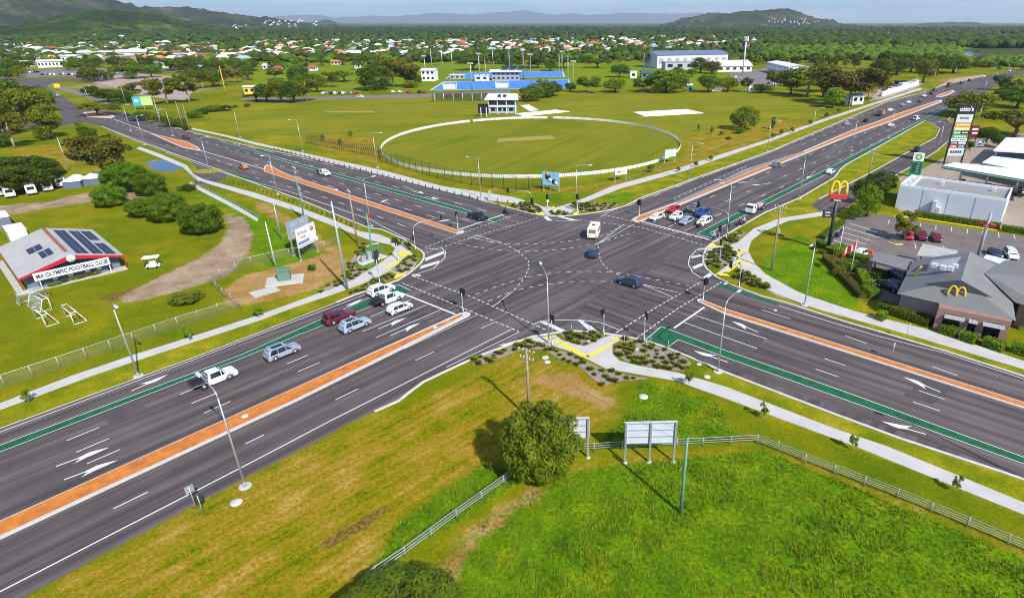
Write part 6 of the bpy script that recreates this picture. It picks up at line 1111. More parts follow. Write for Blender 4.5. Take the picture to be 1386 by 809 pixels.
fence('chain_link_fence', [(-30, 536), (7.6, 524), (118, 487), (242, 444), (325.7, 417.7)], [(-22, 533), (7.6, 524), (45.6, 511.5), (82, 499), (118, 487), (152, 476), (182.5, 466), (213, 454.5), (242, 444), (270, 434), (296.5, 424), (325.7, 417.7)], 1.9, (1.85,), 'long chain link fence beside the footpath on the left', W['galv'], .04, .02, mesh=wire)
fence('chain_link_fence', [(325.7, 417.7), (300, 400), (284, 384), (335, 361), (380, 351), (440, 338), (458, 331)], 3.2, 1.9, (1.85,), 'chain link fence around the bare transformer yard', W['galv'], .04, .02, mesh=wire)
fence('mesh_fence', [(512.7, 211), (515, 219), (531, 224), (573.7, 236.5), (623, 248.5), (672, 255.5), (712, 258), (733, 259)], 3.6, 4.0, (3.95, 2.0), 'tall black mesh fence on the near side of the oval', W['black'], .07, .02, mesh=meshmat('black_mesh', (.02, .02, .02), .015))
fence('timber_rail_fence', [(245, 228), (258, 238), (270, 249)], 2.2, 1.1, (.55, 1.05), 'short rail fence on the footbridge by the pond', W['galv'], .06, .05)
fence('low_wall', [(270, 253), (300, 268), (330, 284), (350, 295)], 2.4, .8, (.75,), 'low rail along the gravel shoulder above the green lawn', W['wood'], .08, .06)
fence('wire_fence', [(745, 262), (800, 258), (850, 246), (905, 226), (960, 206), (1030, 180), (1100, 155)], 4.5, 1.3, (1.25,), 'low wire fence between the far footpath and the sports field', W['wood'], .05, .02)
# oval picket fence
gaps = [(.235, .243), (.345, .349), (.10, .102)]
t = thing('picket_fence', 'low white picket fence ringing the green cricket oval', 'fence', occ); N = 640; cuts = sorted([q / 16 for q in range(1, 16)] + [(a + b) / 2 for a, b in gaps]); mbs = [MB() for _ in range(len(cuts) + 1)]
for k in range(N):
    f_ = k / N
    if any(a < f_ < b for a, b in gaps): continue
    a = 2 * pi * f_; x, y = orx * cos(a), ory * sin(a); ta = atan2(ory * cos(a), -orx * sin(a)); mbs[sum(f_ > q for q in cuts)].bev((x, y, .52), (.42, .05, 1.04), .02, ta)
    if k % 2 == 0: a2 = 2 * pi * (k + 1) / N; mbs[sum(f_ > q for q in cuts)].box(((x + orx * cos(a2)) / 2, (y + ory * sin(a2)) / 2, .7), (1.2, .04, .12), ta)
for m_ in [q for q in mbs if q.v]: m_.build('fence_section', W['white'], t)
# cricket pavilion (viewing box on legs under a white roof)
g = G(680, 154.5); t = thing('pavilion', 'two storey cricket pavilion with white roof and dark viewing deck', 'pavilion', g); wd = 13.6
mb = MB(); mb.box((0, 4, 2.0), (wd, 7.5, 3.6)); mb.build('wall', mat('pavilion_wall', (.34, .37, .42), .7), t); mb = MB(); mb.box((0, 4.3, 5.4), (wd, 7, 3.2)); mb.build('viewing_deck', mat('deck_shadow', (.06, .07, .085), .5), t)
mb = MB(); plate(mb, [(-wd / 2 - 2, -1.2, 7.0), (wd / 2 + 1.8, -1.2, 7.0), (wd / 2 + .6, 4.5, 9.4), (-wd / 2 - .6, 4.5, 9.4)], .2); plate(mb, [(-wd / 2 - 2, 9.5, 7.0), (wd / 2 + 1.8, 9.5, 7.0), (wd / 2 + .6, 4.5, 9.4), (-wd / 2 - .6, 4.5, 9.4)], .2); rf = mb.build('roof', W['roofw'], t)
for x in (-1.4, 1.4): mb = MB(); plate(mb, [(x - .9, 1.2, 8.1), (x + .9, 1.2, 8.1), (x + .9, 3.6, 9.1), (x - .9, 3.6, 9.1)], .06); mb.build('solar_panel', W['solar'], rf)
for x in (-wd / 2, -wd / 6, wd / 6, wd / 2): mb = MB(); mb.box((x, -.2, 3.5), (.35, .35, 7.)); mb.build('column', W['white'], t)
mb = MB(); mb.box((0, -.25, 3.9), (wd + .4, .3, .9)); mb.build('balcony_rail', W['whm'], t)
for x in (-4.6, -1.4, 1.6, 4.6): mb = MB(); mb.box((x, .22, 2.2), (2.2, .08, 1.5)); mb.build('window', W['glass'], t)
g = G(655, 158); t = thing('sight_screen', 'black sight screen standing left of the cricket pavilion', 'sight screen', g); mb = MB(); mb.box((0, 0, 3.8), (5.2, .2, 4.6)); mb.build('screen', W['black'], t)
for x in (-1.3, 1.4): mb = MB(); mb.box((x, -.2, 2.2), (.3, .3, 4.4)); mb.build('leg', W['white'], t)
# practice nets
g = G(628, 137); t = thing('practice_nets', 'row of cricket practice nets with white posts behind the oval', 'nets', g)
for k in range(7): mb = MB(); mb.tube([(-17 + k * 5.6, -2, 0), (-17 + k * 5.6, -2, 4.4)], .12, 5); mb.build('post', W['white'], t)
mb = MB(); mb.box((0, 2, 2.2), (34, .1, 4.2)); mb.box((-18, 0, 2.2), (.1, 4.5, 4.2)); mb.build('dark_net', meshmat('shade_net', (.03, .045, .02), .045), t); mb = MB(); mb.box((-6, 1, 4.3), (9, 3, .15)); mb.build('red_roof', W['red'], t)
# hockey complex
def block(name, label, cat, u0, v0, u1, v1, dep, h, wm, rm, pitch=0., over=.6, wins=0, rows=1, wcol=None, u=None):
    a, b = G(u0, v0), G(u1, v1); d = b - a; L_ = d.length; t = thing(name, label, cat, a, atan2(d.y, d.x)); mb = MB(); mb.prism([(0, 0), (L_, 0), (L_, dep), (0, dep)], 0, h)
    if pitch: mb.add([(0, 0, h), (0, dep, h), (0, dep / 2, h + pitch * .97), (L_, 0, h), (L_, dep, h), (L_, dep / 2, h + pitch * .97)], [(1, 0, 2), (3, 4, 5)])
    mb.build('wall', wm, t); mb = MB(); o = over
    if pitch: plate(mb, [(-o, -o, h - .05), (L_ + o, -o, h - .05), (L_ + o, dep / 2, h + pitch), (-o, dep / 2, h + pitch)], .15); plate(mb, [(-o, dep + o, h - .05), (L_ + o, dep + o, h - .05), (L_ + o, dep / 2, h + pitch), (-o, dep / 2, h + pitch)], .15)
    else: mb.prism([(-o, -o), (L_ + o, -o), (L_ + o, dep + o), (-o, dep + o)], h, h + .35)
    mb.build('roof', rm, t)
    for r_ in range(rows):
        for k in range(wins): mb = MB(); mb.box((L_ * (k + .5) / wins, -.03, h * (r_ + .55) / rows), (L_ / wins * .5, .08, h / rows * .4)); mb.build('window', wcol or W['glass'], t)
    return t
wh, gl_ = W['white'], W['glass']
for u, v, l in ((609, 120.5, 'white hockey goal at the left of the front blue pitch'), (680, 119, 'white hockey goal in the middle of the front blue pitch edge')):
    g = G(u, v); t = thing('hockey_goal', l, 'goal', g); mb = MB(); mb.box((0, 1, 2.2), (9.5, .2, 4.4)); mb.build('back_board', W['white'], t); mb = MB(); mb.box((0, .4, 4.4), (9.5, 1.2, .2)); mb.box((-4.7, .4, 2.2), (.2, 1.2, 4.4)); mb.box((4.7, .4, 2.2), (.2, 1.2, 4.4)); mb.build('side_frame', W['white'], t)
block('hockey_clubhouse', 'white hockey clubhouse with raised solar panel roof between the blue pitches', 'clubhouse', 666, 109, 703, 109, 14, 6.5, mat('grey_wall', (.30, .31, .33), .8), W['roofw'], 1.2, 2., 6, 2)
t = [o for o in COL.objects if o.name == 'hockey_clubhouse'][0]
for k in range(4): mb = MB(); x = 8 + k * 6.5; plate(mb, [(x, 2, 8.6), (x + 5.4, 2, 8.6), (x + 5.4, 6, 10.6), (x, 6, 10.6)], .1); mb.build('solar_panel', W['solar'], t)
block('kiosk', 'low white kiosk left of the hockey clubhouse', 'kiosk', 643, 110, 661, 110, 6, 4., wh, W['roofw'], 0, .5, 2); block('dugout', 'long white roofed shelter at the left back pitch', 'shelter', 609, 107.5, 629, 107, 4, 3., W['seam'], W['roofw'], 0, .4, 3)
block('park_hall', 'white two storey hall with dark openings left of the blue pitches', 'hall', 571, 110, 589, 110, 12, 8., wh, W['roofw'], 1.2, .8, 3, 2)
block('sports_hall', 'big grey sports hall with curved dark roof beyond the fields', 'hall', 889, 93, 984, 90.5, 34, 12.5, mat('pale_hall_wall', (.55, .57, .62), .7), mat('blue_roof', (.13, .17, .26), .5), 3.2, .8, 9, 1, mat('hall_panel', (.30, .32, .36), .6))
block('hall_annex', 'low grey annex in front of the big sports hall', 'annex', 900, 95, 940, 94.5, 12, 7., mat('annex_wall', (.36, .38, .42), .7), W['seam'], 0, .4, 3); block('white_pavilion', 'bright white tent roofed building right of the sports hall', 'hall', 971, 97.5, 1017, 97, 26, 5., wh, W['roofw'], 4.5, 1., 5)
block('school_building', 'long white two storey building beside the dark trees', 'school', 1038, 97, 1066, 105, 16, 8.5, wh, W['roofw'], 1.2, 1., 9, 2, mat('teal_pane', (.10, .22, .26), .3)); block('school_wing', 'white lower wing at the end of the long school building', 'school', 1108, 103, 1124, 104.5, 12, 6., wh, W['roofw'], .8, .6, 3)
block('shop_hall', 'wide white roofed shop hall in the far left', 'shop', 160, 82, 200, 81, 40, 9., mat('beige_wall', (.40, .30, .22), .8), W['roofw'], 2.5, 1., 4); block('shop_block', 'beige flat shop block left of the white roofed hall', 'shop', 142, 86, 168, 86, 22, 7., mat('beige_wall2', (.42, .30, .20), .8), W['roofg'], 0, .4, 2); block('shop_row', 'low white roofed shop row behind the far left car park', 'shop', 52, 92, 86, 91, 20, 6., wh, W['roofw'], 1.2, 1., 7)
block('tall_flat', 'small dark box building under the brown trees on the far verge', 'shed', 1112, 131, 1119, 132.5, 4, 6., mat('teal_wall', (.10, .16, .19), .7), W['seam'], 0, .3, 1); block('field_shed', 'white shed half under the brown trees at the field edge', 'shed', 1153, 142, 1168, 141, 5, 5., wh, W['seam'], 1., .5, 2); block('long_shelter', 'white roofed bus length shed with yellow end beside the leafy trees', 'shed', 331, 128, 353, 127.5, 5, 4.5, mat('yellow_wall', (.60, .50, .08), .7), W['roofw'], .8, .5, 3)
block('green_shelter', 'dark green roofed shelter beyond the row of park trees', 'shelter', 868, 106, 884, 106, 10, 4., W['wallb'], mat('green_roof', (.05, .11, .10), .5), 2., .5, 2); block('scorer_hut', 'small white hut beside the green roofed shelter', 'hut', 853, 106, 862, 106, 5, 5., wh, W['roofw'], .0, .4, 1); block('field_kiosk', 'little blue and white kiosk at the edge of the sports field', 'kiosk', 930, 124, 937, 124, 3, 4., mat('kiosk_blue', (.08, .20, .30), .6), wh, .8, .4, 1)
block('white_crate', 'long white crate on the sports field edge right of the kiosk', 'crate', 964, 124, 977, 124, 3, 2.6, wh, wh, 0, .1, 1, 1, W['roofg']); block('water_tank_hut', 'small white box at the right end of the park tree row', 'hut', 1013, 125, 1020, 125, 3, 3.4, wh, wh, 0, .1, 1, 1, W['roofg'])
block('works_wall', 'long white works barrier beside the roadworks yard', 'barrier', 1194, 131, 1243, 115, .6, 2.6, wh, wh, 0, .05, 0)
for k, (u0, u1, v, h_, dp, rm, lb) in enumerate([(128, 150, 79, 7, 25, 'w', 'white roofed warehouse left of the beige shop block'), (84, 102, 84, 6, 20, 'w', 'small white warehouse behind the far left car park'), (6, 30, 92, 5, 18, 'w', 'white roofed shed at the far left edge'), (213, 226, 78, 6, 14, 'o', 'orange roofed shop right of the wide white hall'), (228, 262, 80, 5, 20, 'w', 'long white warehouse right of the orange roofed shop'), (266, 284, 81, 6, 16, 'r', 'red roofed shop in the far left suburb'), (286, 318, 79, 5, 22, 'w', 'wide pale warehouse beyond the yellow pole'), (322, 346, 77, 5, 18, 'w', 'white warehouse behind the dry park lawn'), (262, 285, 98, 5, 14, 'g', 'pale blue roofed shed beyond the pink gravel'), (356, 372, 94, 3.5, 8, 'w', 'white park shed on the dry lawn'), (372, 380, 96.5, 3, 6, 'r', 'little red shed on the dry lawn'), (418, 428, 96, 3, 6, 'r', 'second little red shed on the dry lawn'), (448, 462, 88, 3.5, 9, 'o', 'orange roofed park shelter on the far lawn'), (206, 230, 92, 4, 12, 'g', 'long pale green roofed shed by the far left lots'), (60, 80, 79, 6, 18, 'w', 'white hall deep in the far left suburb'), (480, 486, 93, 4, 6, 'w', 'small white hut at the far lawn corner')]):
    block('warehouse' if dp > 12 else 'shed', lb, 'warehouse' if dp > 12 else 'shed', u0, v, u1, v, dp, h_, wh if k % 2 else mat('warehouse_wall', (.45, .42, .38), .8), {'w': W['roofw'], 'o': mat('orange_roof', (.60, .24, .06), .6), 'r': mat('rust_roof', (.40, .09, .05), .6), 'g': mat('sage_roof', (.36, .46, .46), .6)}[rm], 1.5, .8, 3, 1)
for k, (u, v, c) in enumerate([(1200, 127, wh), (1207, 124, W['roofg']), (1214, 121, W['wallb']), (1222, 118, wh), (1229, 116, W['roofg']), (1204, 119, W['dark']), (1216, 115.5, W['solar'])]):
    g = G(u, v); t = thing('site_cabin', ['white cabin nearest the road in the works yard', 'grey cabin second from the road in the works yard', 'dark blue cabin in the middle of the works yard', 'white cabin in the middle of the works yard', 'grey cabin at the back of the works yard', 'black machine shed at the left of the works yard', 'blue panel stack in the works yard'][k], 'cabin', g, .5); mb = MB(); mb.bev((0, 0, 1.5), (6, 3, 3), .1); mb.build('body', c, t); mb = MB(); mb.box((0, -1.52, 1.5), (1.2, .06, 1.8)); mb.build('door', W['dark'], t)
# masts
def mast(u, v, v2, label, lights=True, m='galv'):
    g = G(u, v); h = HT(u, v, v2); t = thing('light_mast', label, 'floodlight', g, 0, 'floodlight masts around the sports grounds'); mb = MB(); mb.tube([(0, 0, 0), (0, 0, h)], [.32, .18], 6); mb.build('mast', W[m], t)
    if lights: mb = MB(); mb.box((0, 0, h - .4), (3.6, .25, .25)); cb = mb.build('crossbar', W['galv'], t); mb = MB(); [mb.bev((x, -.3, h + .1), (.8, .3, .8), .05) for x in (-1.3, 0, 1.3)]; mb.build('lamp_head', W['steelw'], cb)
for k, (u, v, v2) in enumerate([(639, 122, 86), (650, 112, 73), (658, 112, 80), (719, 120, 74), (709, 107, 68), (769, 119, 75), (776, 121, 83), (761, 108, 70), (586, 104, 66), (600, 100, 64), (690, 98, 66), (757, 104, 72), (668, 96, 66), (613, 98, 70), (871, 96, 72), (577, 108, 76)]): mast(u, v, v2, 'tall floodlight mast near the blue hockey pitches', k % 3 != 2, 'wood' if k in (3, 6) else 'galv')
g = G(1005, 102); h = HT(1005, 102, 50); t = thing('cell_tower', 'very tall pale mast with ringed antennas right of the white tent roof', 'mast', g); mb = MB(); mb.tube([(0, 0, 0), (0, 0, h)], [.8, .5], 8); mb.build('mast', W['steelw'], t)
for k in range(6): a = k * pi / 3; mb = MB(); mb.bev((1.6 * cos(a), 1.6 * sin(a), h - 1.5), (.5, .8, 3.2), .05, a); mb.build('antenna', W['white'], t)
mb = MB(); mb.lathe([(1.5, h - 3.4), (1.5, h - 3.2), (.4, h - 3.2)], n=10); mb.lathe([(1.4, h - .2), (1.4, h), (.4, h)], n=10); mb.build('platform', W['galv'], t)

fence('median_fence', [(912, 274), (940, 260.5), (970, 246.5), (1009, 229)], 3., 1.2, (.6, 1.15), 'grey pedestrian fence along the far orange median behind the red car', W['galv'], .05, .04)
for u, v, l in ((103, 252, 'white topped blue tent beside the clean white van'), (128, 248, 'dark blue tent with white top under the olive brown gum')):
    g = G(u, v); t = thing('tent', l, 'tent', g, radians(112)); mb = MB(); mb.loft([[(x, y * k, z) for x, y in ((-2.6, -2.1), (2.6, -2.1), (2.6, 2.1), (-2.6, 2.1))] for z, k in ((0, 1), (1.9, .97))]); mb.build('wall', mat('tent_blue', (.10, .14, .20), .8, var=.1), t); mb = MB(); mb.loft([[(x * k, y * k2, z) for x, y in ((-2.8, -2.3), (2.8, -2.3), (2.8, 2.3), (-2.8, 2.3))] for z, k, k2 in ((1.85, 1, 1), (2.0, 1, 1), (2.9, .96, .2))]); mb.build('roof', W['white'], t)
bay = MB()
for k in range(9): a, b = G(1206 + k * 21 - 2, 297.5 + k * 2.5), G(1202 + k * 21.5, 303 + k * 2.6); bay.ribbon([a, b], .14, .03)
for r_ in range(5):
    for k in range(11): a = G(1112 + r_ * 9 + k * 4.4, 321 - r_ * 4.6 + k * 1.3); bay.ribbon([a, a + Vector((1.0, -.5))], .16, .03)
for u, v in ((1238, 329), (1258, 331), (1277, 333), (1190, 345)): a = G(u, v); bay.ribbon([a, a + Vector((-1.6, -3.6))], .14, .03)
struct('bay_marking', bay, W['line'])
mb = MB(); mb.ribbon(PX([(1210, 293), (1240, 295), (1350, 312), (1420, 323)]), .3, .0, h=.16); mb.ribbon(PX([(1202, 328), (1212, 331), (1222, 331)]), .3, .0, h=.16); struct('yellow_kerb', mb, W['yellow'])
mb = MB()
for q in ((0, 0), (.5, .2)): pass
def wire_run(p, q, sag, label):
    p, q = Vector(p), Vector(q); t = thing('power_line', label, 'cable', (p.x, p.y, 0))
    for o in (-.9, .9):
        pts = []
        for i in range(15): k = i / 14; x = p.lerp(q, k); pts.append((x.x - p.x + o * .5, x.y - p.y + o * .5, x.z - sag * 4 * k * (1 - k)))
        m_ = MB(); m_.tube(pts, .016, 4, sm=False); m_.build('wire', W['dark'], t)
P1, P2, P3 = G(716.5, 566), G(1044, 366), G(921, 694)
wire_run((P1.x, P1.y, 9.2), (P3.x, P3.y, 8.8), .5, 'thin cables from the near timber pole to the green pole')
wire_run((P1.x, P1.y, 9.3), (P2.x, P2.y, 12.2), 1.6, 'thin cables crossing from the near timber pole to the pole on the right lawn')
P4, P5 = G(484, 329.5), G(413, 301); wire_run((P4.x, P4.y, 11.2), (P5.x, P5.y, 12.6), .8, 'thin cables between the two poles behind the left corner')
# ================================================================== VEGETATION
LM = {'dark': leafmat('leaf_dark', (.030, .062, .003), (.105, .155, .006), scale=7.), 'mid': leafmat('leaf_mid', (.048, .112, .003), (.165, .25, .007), scale=7.), 'olive': leafmat('leaf_olive', (.062, .085, .003), (.20, .215, .007), scale=7.), 'bright': leafmat('leaf_bright', (.08, .17, .003), (.22, .30, .008), scale=7.), 'brown': leafmat('leaf_brown', (.065, .068, .005), (.19, .165, .014), scale=7.), 'lime': leafmat('leaf_lime', (.050, .095, .002), (.19, .225, .006), scale=7.), 'yellow': leafmat('leaf_yellow', (.20, .20, .004), (.36, .32, .01), scale=7.)}
def lobes_for(kind, R):
    L_ = []
    if kind == 'round':
        L_.append((0, 0, .54, .36, .36, .36))
        for i in range(22): a = R.uniform(0, 2 * pi); e = R.uniform(-.55, 1.2); L_.append((.33 * cos(a) * cos(e), .33 * sin(a) * cos(e), .53 + .33 * sin(e), .17, .17, .14))
    elif kind == 'dome':
        L_.append((0, 0, .44, .40, .40, .42))
        for i in range(64): a = R.uniform(0, 2 * pi); e = math.asin(R.uniform(-.75, 1.)); L_.append((.41 * cos(a) * cos(e), .41 * sin(a) * cos(e), .50 + .40 * sin(e), .105, .105, .095))
    elif kind == 'spread':
        for i in range(20): a = R.uniform(0, 2 * pi); r = .42 * sqrt(R.random()); L_.append((r * cos(a), r * sin(a), .82 - .9 * r * r - R.uniform(0, .22), .17, .17, .085))
    elif kind == 'gum':
        for i in range(17): a = R.uniform(0, 2 * pi); z = R.uniform(.42, .92); r = .36 * sqrt(R.random()) * (1.15 - abs(z - .6)); L_.append((r * cos(a), r * sin(a), z, R.uniform(.11, .19), R.uniform(.11, .19), R.uniform(.07, .12)))
    elif kind == 'tall':
        for i in range(18): a = R.uniform(0, 2 * pi); z = R.uniform(.18, .9); r = .28 * (1.1 - z * .7) * sqrt(R.random()); L_.append((r * cos(a), r * sin(a), z, .2, .2, .12))
    elif kind == 'bush':
        for i in range(12): a = R.uniform(0, 2 * pi); r = .34 * sqrt(R.random()); L_.append((r * cos(a), r * sin(a), .30 + .35 * R.random() * (1 - r), .2, .2, .27))
    return L_
def crown_mb(kind, n, leaf, seed):
    R = random.Random(seed); LB = lobes_for(kind, R); mb = MB(); wts = [l[3] * l[4] for l in LB]
    for _ in range(n):
        cx, cy, cz, a, b, c = R.choices(LB, wts)[0]
        d = Vector((R.gauss(0, 1), R.gauss(0, 1), R.gauss(.25, 1))).normalized(); k = R.uniform(.72, 1.04) if R.random() < .85 else R.uniform(.3, .7)
        p = Vector((cx + d.x * a * k, cy + d.y * b * k, cz + d.z * c * k))
        if p.z < .02: continue
        nn = (d + Vector((R.gauss(0, .55), R.gauss(0, .55), R.gauss(.15, .55)))).normalized(); t1 = nn.orthogonal().normalized(); t1.rotate(Matrix.Rotation(R.uniform(0, 6.3), 3, nn)); t2 = nn.cross(t1); s = leaf * R.uniform(.6, 1.35); e = nn * s * .25
        mb.add([p - t1 * s - t2 * s * .3, p + t2 * s * .62 - t1 * s * .25 + e, p + t1 * s, p - t2 * s * .62 + t1 * s * .2 + e * .6], [(0, 1, 2, 3)])
    return mb, LB
def trunk_mb(kind, LB, seed):
    R = random.Random(seed + 5); mb = MB(); top = {'dome': .4, 'round': .5, 'spread': .5, 'gum': .75, 'tall': .8, 'bush': .3}[kind]; r = {'dome': .04, 'round': .035, 'spread': .035, 'gum': .022, 'tall': .03, 'bush': .02}[kind]
    pts = [Vector((0, 0, -.01))] + [Vector((R.uniform(-.03, .03), R.uniform(-.03, .03), top * k / 4)) for k in range(1, 5)]; mb.tube(pts, [r * (1.25 - .2 * i) for i in range(5)], 7)
    for l in R.sample(LB, min(7, len(LB))): q = pts[2].lerp(pts[3], R.random()); e = Vector(l[:3]); mb.tube([q, q.lerp(e, .5) + Vector((0, 0, .03)), e], [r * .5, r * .35, r * .15], 5)
    return mb
PROTO = {}
def proto(kind, leafm, lod, var):
    k = (kind, leafm, lod, var)
    if k not in PROTO:
        n, s = {'near': (26000, .0150), 'mid': (4200, .025), 'low': (900, .046), 'far': (260, .08)}[lod]
        kk = (kind, lod, var)
        mb, LB = crown_mb(kind, n, s, sum(ord(q) for q in kind) * 13 + var); PROTO[k] = (mb.build('crown', LM[leafm], data_only=True), trunk_mb(kind, LB, var + 3).build('trunk', W['barkp' if kind == 'gum' else 'bark'], data_only=True))
    return PROTO[k]
RT = random.Random(11)
def tree_at(g, h, wd, kind, leafm, label, lod='mid', group=None, name=None, cat='tree'):
    cr, tr = proto(kind, leafm, lod, RT.randint(0, 2)); nm = name or {'dome': 'dense_tree', 'round': 'round_tree', 'spread': 'spreading_tree', 'gum': 'gum_tree', 'tall': 'tall_tree', 'bush': 'bush'}[kind]
    t = thing(nm, label, cat, (g[0], g[1], 0), RT.uniform(0, 6.3), group); t.scale = (wd, wd, h); link('crown', cr, t); link('trunk', tr, t); return t
def tree(u, v, vt, wpx, kind, leafm, label, lod='mid', group=None, name=None, cat='tree'):
    g = G(u, v); wd = wpx * MPP(u, v) * 1.02; h = max(HT(u, v, vt) * .93, .3) if vt else 3.9; return tree_at(g, h, wd, kind, leafm, label, lod, group, name, cat)
